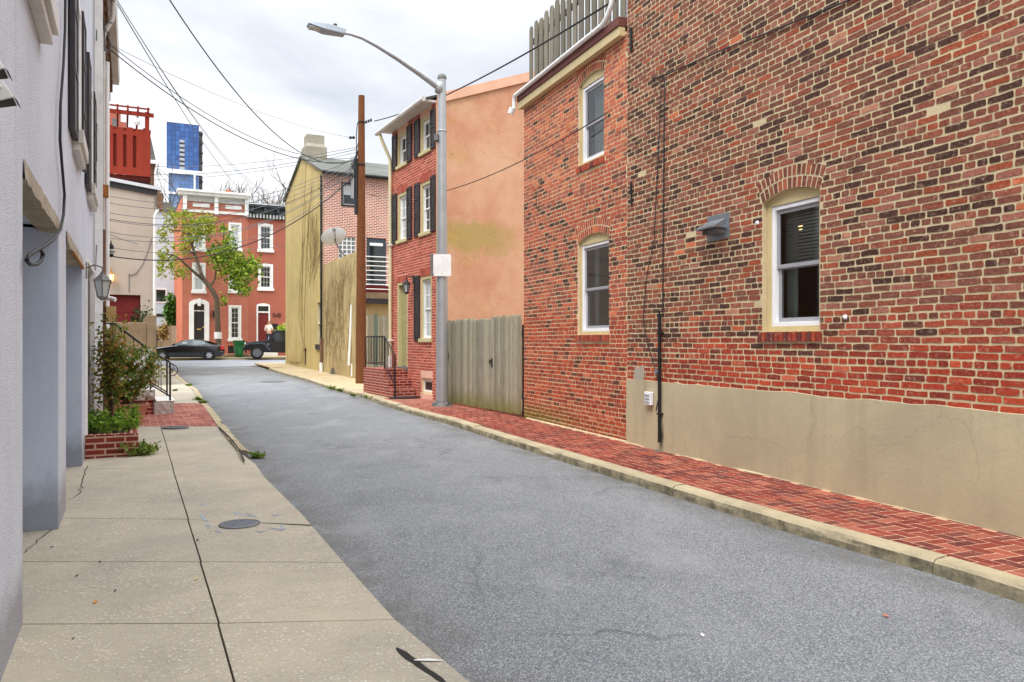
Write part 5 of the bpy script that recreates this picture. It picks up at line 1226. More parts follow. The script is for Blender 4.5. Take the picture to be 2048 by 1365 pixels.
def weed(px, py, s, label, group=None, dz=.02):
    s *= .62; e_ = shrub('weed_tuft', ground_at(px, py, dz), [[Vector((0,0,0)), Vector((R.uniform(-.9,.9)*s,R.uniform(-.6,.6)*s,.3*s)), Vector((R.uniform(-1.8,1.8)*s,R.uniform(-1,1)*s,R.uniform(.2,.8)*s))] for _ in range(18)], 12, .3*s+.01, [lin(110,138,52), lin(88,116,44), lin(136,150,66)], label, 'weed', .003, .12*s, start=.15)
    if group: e_['group'] = group
weed(514, 915, .13, 'green grass tuft where the left curb ends by the road')
LBL = 'small green weed sprouting along the right hand curb'
for px, py, s in ((662,778,.16),(680,782,.14),(706,792,.12),(752,798,.14),(770,792,.1),(738,795,.12),(797,803,.1),(648,760,.12),(690,752,.1)): weed(px, py, s, LBL, 'weeds along the right hand curb', .05)
LBL2 = 'small green weed in the joints of the left walk beyond the steps'
for px, py, s in ((396,800,.14),(406,806,.12),(378,772,.13),(350,782,.1)): weed(px, py, s, LBL2, 'weeds in the left walk', .09)
weed(843, 795, .12, 'small weed by the foot of the brick stoop', None, .1)
# ------------------------------------------------------------------ street lamp
LP = ground_at(884, 812, .105)
e_ = empty('street_lamp', LP, 0, 'tall grey metal street lamp with a long curved arm over the lane', 'street lamp')
T = H+(CY-158)/F*LP.y-LP.z
mb = MB(); mb.tube([(0,0,.03),(0,0,T*.5),(0,0,T)], [.135,.112,.085], 24); mb.build('pole', M['galv'], e_)
mb = MB(); mb.lathe([(.1,T-.005),(.1,T+.02),(.088,T+.07),(.05,T+.1),(.005,T+.11)], 20); mb.build('cap', M['lead'], e_)
mb = MB(); mb.lathe([(.23,-.06),(.23,.02),(.15,.035),(.145,.1),(.137,.12)], 20); mb.build('base', M['lead'], e_)
for k in range(4): a = .6+k*math.pi/2; mb = MB(); mb.lathe([(.045,0),(.05,.05),(.03,.075)], 8, (.19*math.cos(a),.19*math.sin(a),.015)); mb.build('bolt', M['lead'], e_)
ad = Vector((-.893,-.45,0)); zA = T-.2; tip = 2.15; zt = H+(CY-66)/F*(LP.y+ad.y*tip)-LP.z
prof = [(.07,0),(.5,.28),(1.0,.58),(1.45,.82),(1.75,.95),(1.98,.995),(2.2,1.0)]; dz = zt-zA
pts = [ad*s+Vector((0,0,zA+q*dz)) for s, q in prof]
mb = MB(); mb.tube(pts, [.075,.06,.048,.04,.035,.032,.03], 14); mb.lathe([(.07,-.12),(.1,-.1),(.1,.1),(.07,.12)], 14, (ad.x*.06,ad.y*.06,zA)); mb.build('arm', M['galv'], e_)
hr = math.atan2(ad.y, ad.x); hd = ad*2.12+Vector((0,0,zt))
mb = MB(); mb.add([(0,-.11,-.06),(0,.11,-.06),(0,.1,.06),(0,-.1,.06),(.42,-.16,-.075),(.42,.16,-.075),(.4,.13,.07),(.4,-.13,.07),(.75,-.13,-.015),(.75,.13,-.015),(.74,.09,.045),(.74,-.09,.045)], [(0,3,2,1),(8,9,10,11),(0,1,5,4),(1,2,6,5),(2,3,7,6),(3,0,4,7),(4,5,9,8),(5,6,10,9),(6,7,11,10),(7,4,8,11)])
hh = mb.build('lamp_head', M['lamp_grey'], e_, loc=hd, bevel=.018); hh.rotation_euler = (0, math.radians(-3), hr)
mb = MB(); mb.box(.4,.72,-.1,.1,-.06,-.03); l_ = mb.build('lens', M['frost'], hh); mb = MB(); mb.lathe([(.04,.06),(.04,.13),(.03,.14)], 12, (.2,0,0)); mb.build('photocell', M['plastic_black'], hh)
mb = MB(); zz = T-1.3; mb.tube([(-.09,-.05,zz-.08),(-.15,-.08,zz),(-.09,-.05,zz+.1)], .02, 8); mb.box(-.16,-.08,-.12,-.02,zz-.05,zz+.08); mb.build('wire_clamp', M['lead'], e_)
for zz in (3.05, 5.9): mb = MB(); mb.lathe([(.127 if zz < 4 else .108, zz),(.13 if zz < 4 else .11, zz+.015),(.126 if zz < 4 else .106, zz+.03)], 24); mb.build('band', M['galv'], e_)
zs_ = H+(CY-532)/F*LP.y-LP.z
mb = MB(); mb.prism([(-.175,-.21),(-.19,-.23+.06),(-.19,.21),(-.17,.235),(.17,.235),(.19,.21),(.19,-.21),(.17,-.235),(-.17,-.235)], 'y', -.142, -.138); sg = mb.build('blank_sign', M['white_paint'], e_, loc=(0,0,zs_)); sg.rotation_euler[2] = .12
mb = MB(); mb.prism([(-.19,-.235),(.19,-.235),(.19,.235),(-.19,.235)], 'y', -.137, -.128); mb.build('sign_back', M['lead'], sg, loc=(-.06,.02,0)); mb = MB(); [mb.lathe([(.008,-.144),(.008,-.147)], 8, (0,0,z), axis='y') for z in (-.18,.18)]; mb.build('rivet', M['lead'], sg)
mb = MB(); mb.tube([(.1,.09,1.25),(.13,.14,1.1),(.11,.12,.85)], .01, 6); mb.build('conduit', M['lead'], e_)
# ------------------------------------------------------------------ timber utility pole
UP = ground_at(722, 767, .1); UP.y = UP.y; T = H+(CY-192)/F*UP.y-UP.z
e_ = empty('utility_pole', UP, 0, 'tall brown timber utility pole crowded with wires on the right walk', 'utility pole')
lean = (723-722)/F*UP.y
def up_at(py, dx=0, dy=0): z = H+(CY-py)/F*UP.y-UP.z; return Vector((lean*z/T+dx, dy, z))
mb = MB(); n = 14; mb.tube([(lean*i/n+.012*mnoise.noise(Vector((i*.7,0,0))), 0, T*i/n-.02*(i == 0)) for i in range(n+1)], [lerp(.178,.1,i/n) for i in range(n+1)], 18, c=(1,1,1)); mb.build('pole', M['wood_pole'], e_)
mb = MB(); mb.tube([up_at(y, -.15+.03*mnoise.noise(Vector((y,1,0))), -.06) for y in range(318, 432, 8)], [.06+.03*abs(mnoise.noise(Vector((k*.8,2,0)))) for k in range(15)], 8)
for k in range(9):
    a = up_at(R.uniform(285,335), -.1, R.uniform(-.12,.05)); b_ = up_at(R.uniform(335,420), -.14, -.05); mb.tube([a, a.lerp(b_,.5)+Vector((-R.uniform(.05,.3),0,R.uniform(-.1,.1))), b_], .011, 5, False)
mb.build('cable_bundle', M['wire'], e_)
mb = MB(); mb.box(-.05,.05,-.06,.06,-.33,.33); mb.build('terminal_box', M['grey_vinyl'], e_, loc=up_at(378,-.26,-.08), bevel=.01)
for py, s in ((331,1.25),(246,1.0),(276,.8)):
    mb = MB(); mb.lathe([(.115*s**.5,-.03),(.118*s**.5,.03)], 16); mb.build('band', M['black_iron'], e_, loc=up_at(py))
mb = MB(); [mb.lathe([(.02,-.03),(.06,-.02),(.035,0),(.06,.02),(.02,.03)], 10, (.16+.075*k,-.02,.02+.03*k), axis='x') for k in range(3)]; mb.tube([(0,0,-.03),(.14,-.02,.02)], .01, 5); mb.build('insulator', M['plastic_black'], e_, loc=up_at(246))
mb = MB(); mb.lathe([(.02,-.1),(.05,-.06),(.03,0),(.05,.06),(.02,.1)], 10, axis='x'); mb.build('insulator', M['plastic_black'], e_, loc=up_at(276,-.3,-.02))
mb = MB(); mb.tube([up_at(246,-.13,0), up_at(270,-.16,-.02), up_at(330,-.15,-.06)], .014, 6); mb.build('riser_cable', M['wire'], e_)
HUB = lambda py, dx=-.15: UP+up_at(py, dx, -.05)
# ------------------------------------------------------------------ yellow house at the corner
LYE = FYB.pt(648, 346)[1]; WW = 6.2
b = empty('yellow_house', frame=FY, label='yellow rendered corner house with chimney and a brick side face', cat='house')
pk, pz = FY.pt(604, 317); zl0 = FY.pt(571.5, 402)[1]; zr0 = LYE
w1 = (FY.s(634), FY.s(643.5), FY.pt(640,689)[1], FY.pt(638,605)[1], 0); v1 = (FY.s(606), FY.s(612.5), FY.pt(609,731)[1], FY.pt(608,697)[1], 0)
mb = MB(); holed(mb, 0, YW, -.1, 8.2, [w1, v1], .2); mb.face([(0,0,8.2),(YW,0,8.2),(YW,0,zr0),(pk,0,pz),(0,0,zl0)]); mb.face([(0,0,-.1),(0,0,zl0),(0,WW,zl0),(0,WW,-.1)]); mb.face([(0,WW,-.1),(YW,WW,-.1),(YW,WW,zr0),(pk,WW,pz),(0,WW,zl0)]); mb.build('wall', M['stucco_yellow'], b)
mb = MB(); mb.box(w1[0],w1[1],.12,.19,w1[2],w1[3]); mb.build('window', M['black_paint'], b); mb = MB(); mb.box(w1[0]-.05,w1[1]+.02,-.07,.15,w1[2]-.22,w1[2]-.002); mb.build('window_sill', M['black_paint'], b)
mb = MB(); mb.box(w1[0],w1[0]+.05,.02,.12,w1[2],w1[3]); mb.box(w1[0]+.05,w1[1],.03,.12,lerp(w1[2],w1[3],.48),lerp(w1[2],w1[3],.52)); mb.build('window_frame', M['cream_paint'], b)
mb = MB(); mb.box(v1[0],v1[1],.1,.19,v1[2],v1[3]); mb.build('cellar_hatch', M['plastic_black'], b)
mb = MB(); mb.tube([(YW+.03,-.08,1.6),(YW+.03,-.08,zr0-.1)], .045, 10); mb.build('downspout', M['black_iron'], b); mb = MB(); mb.tube([(YW+.03,-.08,.06),(YW+.03,-.08,.62)], .075, 10); mb.build('pipe_boot', M['white_paint'], b); mb = MB(); mb.tube([(YW+.03,-.08,.6),(YW+.03,-.08,1.62)], .062, 10); mb.build('pipe_shoe', M['brown_rust'], b)
def rl(z, d): return z+d
mb = MB(); ov = .12
def slope(xa, za, xb, zb, ya, yb, t=.09): mb.add([(xa,ya,za),(xb,ya,zb),(xb,yb,zb),(xa,yb,za),(xa,ya,za+t),(xb,ya,zb+t),(xb,yb,zb+t),(xa,yb,za+t)], [(3,2,1,0),(4,5,6,7),(0,1,5,4),(1,2,6,5),(2,3,7,6),(3,0,4,7)])
slope(pk, pz+.03, YW+.2, zr0-.02, -.1, WW+.1); slope(-.2, zl0-.05, pk-.001, pz+.03, -.1, WW+.1); mb.build('roof', M['roof_slate'], b)
mb = MB(); mb.tube([(YW+.26,-.1,zr0-.02),(YW+.26,WW+.1,zr0-.02)], .07, 8); mb.build('gutter', M['black_iron'], b)
c0_, c1_ = FY.s(620), FY.s(650); cz = lambda py: FY.pt(634, py, .5)[1]
cm = (pk+.15)
mb = MB(); mb.box(cm-.42, cm+.48, .0+.02, 1.0, 9.2, cz(292)); mb.add([(cm-.42,.02,cz(292)),(cm+.48,.02,cz(292)),(cm+.48,1.0,cz(292)),(cm-.42,1.0,cz(292)),(cm-.32,.12,cz(285)),(cm+.38,.12,cz(285)),(cm+.38,.9,cz(285)),(cm-.32,.9,cz(285))], [(0,1,5,4),(1,2,6,5),(2,3,7,6),(3,0,4,7)])
mb.box(cm-.32, cm+.38, .12, .9, cz(285), cz(267)); mb.build('chimney', simple('chimney_render', lin(160,154,138), .9, .25, 2, .5, 30, dirt=(lin(84,80,72), .9)), b)
# its brick side face
bx = lambda px: FYB.s(px)
w2 = (bx(682), bx(715), FYB.pt(698,414)[1], FYB.pt(698,366)[1], 0); gb = (bx(677), bx(711), 4.7, FYB.pt(694,474)[1], 0); dr = (bx(733), bx(772), FYB.pt(752,583)[1], FYB.pt(752,477)[1], 0)
mb = MB(); holed(mb, 0, WW, -.1, zr0-.05, [w2, gb, dr], .12); bf = mb.build('side_wall', M['brick_white'] if 'brick_white' in M else M['brick_far'], None); bf.parent = b
bf.location = (YW+.012, 0, 0); bf.rotation_euler[2] = FYB.rot-FY.rot
def onB(o_): o_.location = (YW+.012, 0, 0); o_.rotation_euler[2] = FYB.rot-FY.rot; return o_
mb = MB(); fw = .07; mb.box(w2[0],w2[0]+fw,-.02,.1,w2[2],w2[3]); mb.box(w2[1]-fw,w2[1],-.02,.1,w2[2],w2[3]); mb.box(w2[0]+fw,w2[1]-fw,-.019,.1,w2[3]-fw,w2[3]); mb.box(w2[0]+fw,w2[1]-fw,-.025,.1,w2[2],w2[2]+fw); onB(mb.build('window_surround', M['black_paint'], b))
f_ = sash(b, w2[0]+fw+.002, w2[1]-fw-.002, w2[2]+fw+.002, w2[3]-fw-.002, .03, M['grey_vinyl'], M['grey_vinyl'], M['glass'], glass_upper=M['glass_curtain'], fw=.02, sw=.03); onB(f_)
mb = MB(); mb.face([(gb[0],.06,gb[2]),(gb[1],.06,gb[2]),(gb[1],.06,gb[3]),(gb[0],.06,gb[3])]); gbo = onB(mb.build('glass_blocks', M['glass_bright'], b))
mb = MB()
for i in range(5): x = lerp(gb[0], gb[1], i/4); mb.box(x-.018, x+.018, .03, .06, gb[2], gb[3])
for i in range(6): z = gb[3]-i*(gb[1]-gb[0])/4; mb.box(gb[0], gb[1], .031, .059, z-.018, z+.018)
mb.build('block_joint', M['white_paint'], gbo)
mb = MB(); mb.box(dr[0]+.02, dr[1]-.02, .02, .1, dr[2], dr[3]-.02); d_ = onB(mb.build('balcony_door', simple('slate_paint', lin(62,70,80), .5), b)); mb = MB(); mb.box(dr[0]+.15, dr[1]-.15, .008, .02, dr[2]+.25, dr[3]-.2); mb.build('pane', M['glass'], d_); mb = MB(); mb.box(dr[0]+.14, dr[1]-.14, .003, .0085, dr[3]-.32, dr[3]-.2); mb.build('blind', M['white_vinyl'], d_)
mb = MB(); mb.lathe([(.01,0),(.05,-.03),(.03,-.07)], 10, (dr[0]+.07,.01,dr[2]+.95), axis='y'); mb.build('knob', M['rust'], d_)
mb = MB(); mb.tube(elbow([(bx(776),-.1,FYB.pt(776,500)[1]),(bx(776),-.1,FYB.pt(776,485)[1])], .05), .04, 6); onB(mb.build('wall_lamp', M['black_iron'], b))
# low rendered annexe with a terrace behind the pole
AX = YW+.013; AL = 4.37*math.hypot(.503, 1)-.0; az0 = FY.pt(652, 528)[1]; az1 = FY.pt(712, 503)[1]
fa = Frame(*FY.w(YW+.02, .0, 0).xy, FY.u.x, FY.u.y)
a_ = empty('stucco_annexe', frame=fa, label='low tan rendered annexe with dry vines and a railed terrace', cat='house')
mb = MB(); mb.prism([(.0,-.1),(AL,-.1),(AL,az1),(0.0,az0)], 'y', .012, .26); mb.build('street_wall', M['stucco_wall'], a_)
tz = 3.15
mb = MB(); mb.box(AL-.25, AL, .261, 3.4, -.1, tz-.2); mb.build('end_wall', M['stucco_wall'], a_)
mb = MB(); mb.box(.02, AL+.12, .262, 3.5, tz-.14, tz+.08); mb.build('terrace_slab', M['concrete_wall'], a_); mb = MB(); mb.box(AL-.1, AL+.2, .3, 3.5, tz-.32, tz-.2); mb.box(AL-.05, AL+.14, .3, 3.5, tz-.2, tz-.145); mb.build('beam', M['black_paint'], a_)
mb = MB()
for i in range(8): z = tz+.2+i*.165; mb.tube([(AL+.04,.27,z),(AL+.04,3.5,z)], .018, 6)
mb.build('terrace_rail', M['white_paint'], a_)
mb = MB(); mb.box(AL-.0, AL+.025, 1.35, 2.0, 1.2, 2.55); w_ = mb.build('window', M['black_paint'], a_); mb = MB(); mb.box(AL+.025, AL+.035, 1.43, 1.92, 1.28, 2.47); mb.build('pane', M['white_vinyl'], w_)
# objects on the terrace
tp_ = fa.w(AL-.35, 1.1, tz+.08); e_ = empty('planter_tub', tp_, fa.rot+math.pi/2, 'dark red box standing on the terrace behind the white rails', 'planter'); mb = MB(); mb.box(-1.0,.55,-.12,.12,0,.26); mb.build('box', M['dark_red'], e_)
e_ = empty('table_lamp', fa.w(AL-.3, 1.55, tz+.08), 0, 'small white globe on a dark stand on the terrace', 'ornament'); mb = MB(); mb.lathe([(.14,0),(.05,.04),(.04,.5),(.09,.52),(.02,.55)], 10); mb.build('stand', M['plastic_black'], e_); mb = MB(); mb.lathe([(.03,.55),(.1,.61),(.11,.67),(.08,.75),(.02,.78)], 12); mb.build('globe', M['white_vinyl'], e_)
# dry vines clinging to the render: branching twigs
def vine(fr, x, z, off, seed, steps, m, spread, parent, up=1.0, th=.006, side=.0):
    rr = random.Random(seed); mb = MB(); stack = [(x, z, 1.35 if up else 1.57, steps, th)]
    while stack:
        cx_, cz_, a, n, r = stack.pop(); P = [(cx_, -off, cz_)]
        for i in range(n):
            a += rr.gauss(side, spread); cx_ += math.cos(a)*.13; cz_ += math.sin(a)*.13; P.append((cx_, -off-rr.uniform(0,.01), cz_))
            if rr.random() < .27 and n > 4 and r > .003: stack.append((cx_, cz_, a+rr.choice((-.7,.7)), int((n-i)*.8), r*.72))
            if not (0.1 < cx_ < AL-.1 or parent is not a_) or cz_ > (4.45 if parent is a_ else 9.3): break
        if len(P) > 2: mb.tube(P, [lerp(r, r*.4, i/(len(P)-1)) for i in range(len(P))], 4, False)
    return mb
mb = MB()
for k in range(7):
    q = vine(fa, .5+k*.55, .4+R.uniform(0,.8), .012-.012, 20+k, 30, None, .16, a_, side=R.uniform(-.02,.03)); 
    mb.add([(x, y+.005, z) for x, y, z in q.v], q.f, None, True)
v = mb.build('dry_vine', M['vine'], frame=fa); tag(v, 'leafless brown vine spread over the tan rendered annexe wall', 'vine')
for px0, pts, lb in ((0, [(613,700),(606,680),(598,640),(600,560),(605,500),(606,440),(610,380),(612,330)], 'long brown cable dropping down the yellow wall to the hatch'), (1, [(607,700),(603,660),(602,600),(606,520),(609,470),(612,400)], 'brown cable on the yellow wall left of the longest one'), (2, [(609,700),(608,640),(611,560),(613,500),(618,430),(624,370)], 'brown cable on the yellow wall right of the longest one'), (3, [(604,484),(604.5,500),(604.5,640)], 'straight dark cable below the hook on the yellow wall'), (4, [(575,713),(578,722),(590,726),(603,724),(604,700)], 'low cable looping along the foot of the yellow wall')):
    wall_wire('wall_cable', FY, pts, .02, .01, M['vine'], lb)
mb = MB()
for k in range(8):
    q = vine(FY, 5.2+k*.18, 3.5+R.uniform(0,1.2), .0, 60+k, 24, None, .12, None, side=-.004); mb.add([(x, y-.004, z) for x, y, z in q.v if True], q.f, None, True)
tag(mb.build('dry_vine', M['vine'], frame=FY), 'leafless creeper fanning up the yellow wall below the chimney', 'vine')
# side gate, leaning pipe
gp0 = FY.w(YW+AL+.1, .05, 0); fg2 = Frame(gp0.x, gp0.y, FYB.u.x, FYB.u.y)
g = empty('side_gate', frame=fg2, label='narrow grey plank side gate behind the timber pole and stoop', cat='gate')
pickets(g, 'gate_leaf', .06, 1.72, .22, 2.42, w=.11); mb = MB(); mb.box(1.73,1.83,-.02,.08,.1,2.55); mb.build('post', M['black_paint'], g); mb = MB(); mb.box(.62,.74,-.04,-.022,.2,2.45); mb.build('post', simple('green_post', lin(96,112,100), .7), g)
mb = MB(); p0, p1 = ground_at(698, 756, .1), None; top_ = at(703.5, 610, p0.y+.05); mb.tube([p0+Vector((0,0,.45)), top_], .048, 10); mb.tube([p0+Vector((.12,0,.05)), p0+Vector((.14,0,.5))], .06, 10); tag(mb.build('drain_pipe', M['white_paint']), 'leaning white plastic pipe beside the timber pole', 'pipe')
mb = MB(); mb.add([(0,0,0),(.42,0,0),(.42,.1,0),(0,.1,0),(.42,0,.34),(.42,.1,.34)], [(0,1,4),(3,5,2),(0,4,5,3),(1,2,5,4),(0,3,2,1)]); o_ = mb.build('cellar_vent', M['lead'], loc=FY.w(FY.s(665),-.14,.12)); o_.rotation_euler[2] = FY.rot; tag(o_, 'small slanted metal hood at the foot of the tan wall', 'vent')
# ------------------------------------------------------------------ retaining wall, beige house and red deck on the left
UF = FYB.u                                                        # direction square to the lane
def face_frame(px, Y, L): p = at(px, CY, Y); o = Vector((p.x, p.y))-Vector(UF.xy)*L; return Frame(o.x, o.y, UF.x, UF.y)
fw_ = face_frame(313, 24.4, 7.0)
b = empty('concrete_wall', frame=fw_, label='stained brown concrete retaining wall behind the marble steps', cat='wall')
mb = MB(); mb.box(0, 6.72, 0, .35, -.1, fw_.pt(260,645)[1]); mb.build('wall', M['concrete_wall'], b, bevel=.02)
mb = MB(); mb.box(6.723, 7.0, -.012, 5.0, -.1, fw_.pt(305,631)[1]); mb.build('pier', M['concrete_wall'], b, bevel=.02)
BL = 6.5; fb = face_frame(309, 29, BL)
b = empty('beige_house', frame=fb, label='plain beige rendered house with a dark red garage door above the concrete wall', cat='house')
gd = (fb.s(200), fb.s(281), .9, fb.pt(250,590)[1], 0); z1 = fb.pt(309, 380)[1]; sl_ = .125; tp = lambda x: z1+(BL-x)*sl_
mb = MB(); holed(mb, 0, BL, -.1, 5.5, [gd], .22); mb.face([(0,0,5.5),(BL,0,5.5),(BL,0,tp(BL)),(0,0,tp(0))]); mb.face([(BL,0,-.1),(BL,7,-.1),(BL,7,tp(BL)),(BL,0,tp(BL))]); mb.build('wall', M['stucco_beige'], b)
mb = MB(); mb.box(gd[0], gd[1], .14, .2, gd[2], gd[3]); 
for i in range(1, 4): mb.box(gd[0], gd[1], .132, .14, gd[2]+i*.55, gd[2]+i*.55+.03)
mb.build('garage_door', M['dark_red'], b)
mb = MB(); mb.add([(0,-.12,tp(0)),(BL+.2,-.12,tp(BL+.2)),(BL+.2,7,tp(BL+.2)),(0,7,tp(0)),(0,-.12,tp(0)+.12),(BL+.2,-.12,tp(BL+.2)+.12),(BL+.2,7,tp(BL+.2)+.12),(0,7,tp(0)+.12)], [(3,2,1,0),(4,5,6,7),(0,1,5,4),(1,2,6,5),(2,3,7,6),(3,0,4,7)]); mb.build('roof', M['roof_metal'], b)
mb = MB(); mb.add([(0,-.06,tp(0)-.2),(BL+.1,-.06,tp(BL+.1)-.2),(BL+.1,-.06,tp(BL+.1)),(0,-.06,tp(0)),(0,.0,tp(0)-.2),(BL+.1,.0,tp(BL+.1)-.2),(BL+.1,0,tp(BL+.1)),(0,0,tp(0))], [(0,1,2,3),(0,4,5,1),(1,5,6,2)]); mb.build('fascia', M['black_paint'], b)
mb = MB(); mb.tube(elbow([(BL+.22,-.05,tp(BL)-.3),(BL+.18,-.05,tp(BL)-.65),(BL+.0,-.06,tp(BL)-.95),(BL-.02,-.06,.6)], .12), .05, 10); mb.build('downspout', M['white_paint'], b); mb = MB(); mb.box(BL+.08,BL+.3,-.1,.2,tp(BL)-.75,tp(BL)-.12); mb.build('soffit', M['brown_rust'], b)
k, z = fb.pt(222, 556); lantern('lit_lantern', fb.w(k, -.2, z-.1), fb.rot, 1.15, 'lit amber wall lantern glowing on the beige house', True, 'rust')
wall_wire('wall_cable', fb, [(303,478),(295,505),(286,528),(272,547),(262,551),(258,548),(258,575),(258,585)], .02, .012, M['wire_grey'], 'thin grey cable curving down the beige house above the garage door')
shrub('ivy_plant', fb.w(fb.s(285), -.15, 1.2), branchy((0,0,0), 1.6, .35, 14, .01, 31), 30, .12, [lin(52,74,42), lin(70,90,48), lin(44,60,40)], 'dark ivy growing at the corner of the dark red garage door', 'plant', .01, .1)
# red timber deck with pergola on the roof behind
fd = face_frame(301, 31, 3.6); zd = lambda py: fd.pt(270, py)[1]
b = empty('roof_deck', frame=fd, label='red painted timber roof deck with slatted panels and a pergola', cat='deck')
DL = 3.6; mb = MB(); mb.box(0, DL, 0, 3.2, zd(360), zd(352)); mb.build('floor', M['wood_red'], b)
nsl = 0
mb = MB(); x = DL-.02
for py in (300,): pass
pw = fd.s(300)-fd.s(281.5)
for i in range(10):                                               # wide boards with narrow dark gaps between
    x1_ = DL-.28-i*.345; mb.box(x1_-.225, x1_, -.03, .0, zd(352), zd(258)+.03*(i % 2), (1,1,1))
mb.box(DL-.28, DL, -.03, .06, zd(352), zd(262), (.95,.95,.95)); mb.box(0, DL, -.026, -.001, zd(350), zd(336), (.95,.95,.95)); mb.box(0, DL, -.027, -.001, zd(272), zd(264), (1,1,1)); mb.box(0, DL-.3, .02, .05, zd(350), zd(264), (.3,.22,.2))
mb.build('slat_panel', M['wood_red'], b)
mb = MB(); mb.box(DL-.14, DL, .06, 3.2, zd(352), zd(270), (1,1,1)); mb.build('side_panel', M['wood_red'], b)
mb = MB(); mb.box(DL-.2, DL-.04, -.02, .14, zd(262), zd(222), (1,1,1)); mb.build('post', M['wood_red'], b); mb = MB(); mb.box(DL-.2, DL-.04, 2.6, 2.76, zd(262), zd(222), (.9,.9,.9)); mb.build('post', M['wood_red'], b)
mb = MB(); mb.box(0, DL+.12, -.06, .0, zd(232), zd(224), (1,1,1)); mb.box(0, DL-.02, .001, .05, zd(217), zd(214), (.9,.9,.9)); mb.box(0, DL+.1, 2.7, 2.78, zd(232), zd(224), (.9,.9,.9))
for i in range(9): xx = DL-.12-i*.36; mb.box(xx, xx+.07, -.2, 3.0, zd(224), zd(215), (.9,.9,.9))
mb.build('pergola', M['wood_red'], b)
mb = MB(); mb.lathe([(.02,.14),(.11,.12),(.13,0),(.1,-.1),(.03,-.14)], 14); mb.tube([(0,0,.12),(0,0,.35)], .01, 5); tag(mb.build('globe_lamp', M['white_vinyl'], loc=fd.w(fd.s(274), .02, zd(243))), 'white globe hanging below the red pergola beam', 'lamp')
b = empty('brick_chimney', at(222, 300, 36), fd.rot, 'reddish brown brick chimney stack behind the red pergola', 'chimney'); mb = MB(); mb.box(-.9,.4,-.4,.4,-3.0,at(0,229,36).z-at(0,300,36).z); mb.box(.4,.62,-.4,.4,-3.0,at(0,246,36).z-at(0,300,36).z); mb.build('stack', M['brick_far_dark'], b); mb = MB(); mb.box(.05,.25,-.42,-.4,1.0,1.35); mb.build('vent', M['lead'], b)
fm = face_frame(318, 37, 5.5); b = empty('mansard_house', frame=fm, label='dark brick house with a grey slate mansard behind the red deck', cat='house')
zm_ = lambda py: fm.pt(310, py)[1]
mb = MB(); mb.box(0, 5.35, 0, 6, -.1, zm_(330)); mb.build('wall', M['brick_brown'], b); mb = MB(); mb.prism([(0,zm_(328)),(5.4,zm_(328)),(5.15,zm_(276)),(0,zm_(276))], 'y', .02, 6); mb.build('roof', M['roof_slate'], b); mb = MB(); mb.box(0, 5.5, -.15, 6.05, zm_(329), zm_(322)); mb.build('gutter', M['white_paint'], b); mb = MB(); mb.tube([(5.42,-.1,zm_(328)),(5.34,-.08,zm_(345)),(5.32,-.06,.3)], .05, 8); mb.build('downspout', M['white_paint'], b)
# ------------------------------------------------------------------ across the far street
ZB = zr(60)+.12
xs_o = FY                                                         
# pale blue boarded house
fsd = face_frame(356, 60, 8); b = empty('siding_house', frame=fsd, label='pale blue boarded house seen between the beige house and the tree', cat='house'); zz = lambda py: fsd.pt(325, py)[1]
sw_ = (fsd.s(312), fsd.s(331), zz(604), zz(580), 0); mb = MB(); holed(mb, 0, 8, 0, zz(424), [sw_], .12); body(mb, 0, 8, 0, zz(424), 8, .12); mb.build('wall', M['siding'], b)
mb = MB(); mb.box(sw_[0]-.1,sw_[1]+.1,-.04,.0,sw_[3],sw_[3]+.1); mb.box(sw_[0]-.1,sw_[1]+.1,-.04,.0,sw_[2]-.1,sw_[2]); mb.box(sw_[1],sw_[1]+.1,-.039,.0,sw_[2],sw_[3]); mb.box(sw_[0]-.1,sw_[0],-.039,.0,sw_[2],sw_[3]); w_ = mb.build('window', M['white_paint'], b); mb = MB(); mb.face([(sw_[0],.08,sw_[2]),(sw_[1],.08,sw_[2]),(sw_[1],.08,sw_[3]),(sw_[0],.08,sw_[3])]); mb.build('pane', M['glass'], w_)
mb = MB(); mb.box(fsd.s(312), fsd.s(330), -.03, 0, zz(634), zz(628)); mb.build('vent', M['black_paint'], b)
mb = MB(); mb.prism([(-.1,zz(424)),(8.1,zz(424)),(8.1,zz(420)),(7.3,zz(405)),(-.1,zz(405))], 'y', -.15, 8); mb.build('roof', M['roof_slate'], b)
fgf = face_frame(353, 55, 1.6); g = empty('plank_fence', frame=fgf, label='grey plank fence beside the brick town house across the street', cat='fence'); pickets(g, 'boards', 0, 1.6, ZB, ZB+2.1, w=.16); mb = MB(); mb.box(-.1, 0, -.03, .1, ZB, ZB+2.2); mb.build('post', M['wood_grey'], g)
mb = MB(); p = at(341, 690, 51); mb.box(-.75,0,-.3,.3,0,1.05); o_ = mb.build('block', M['concrete_wall'], None, loc=(p.x,p.y,ZB), bevel=.03); o_.name = 'stone_planter'; o_.rotation_euler[2] = fgf.rot; tag(o_, 'low stone planter behind the bonnet of the dark blue car', 'planter')
mb = MB(); mb.box(-1.0,-.0,0,.05,0,1.75); o_ = mb.build('dark_gate', M['black_paint'], loc=(at(319,690,53.6).x, 53.6, ZB)); o_.rotation_euler[2] = fgf.rot; tag(o_, 'dark narrow gate left of the stone planter', 'gate')
shrub('withered_plant', (at(327,0,51.6).x, 51.6, ZB+.9), branchy((0,0,0), 1.3, .2, 14, .02, 41), 26, .18, [lin(190,166,112), lin(150,122,76), lin(112,88,54)], 'withered brown plant standing over the stone planter', 'plant', .02, .12)
shrub('ivy_plant', (at(343,0,58).x, 58, 1.9), branchy((0,0,0), 3.0, .35, 26, .02, 42, lean=(.02,0)), 60, .26, [lin(74,112,44), lin(92,134,52), lin(56,88,40)], 'bright green ivy climbing by the pale blue boarded house', 'plant', .02, .14)
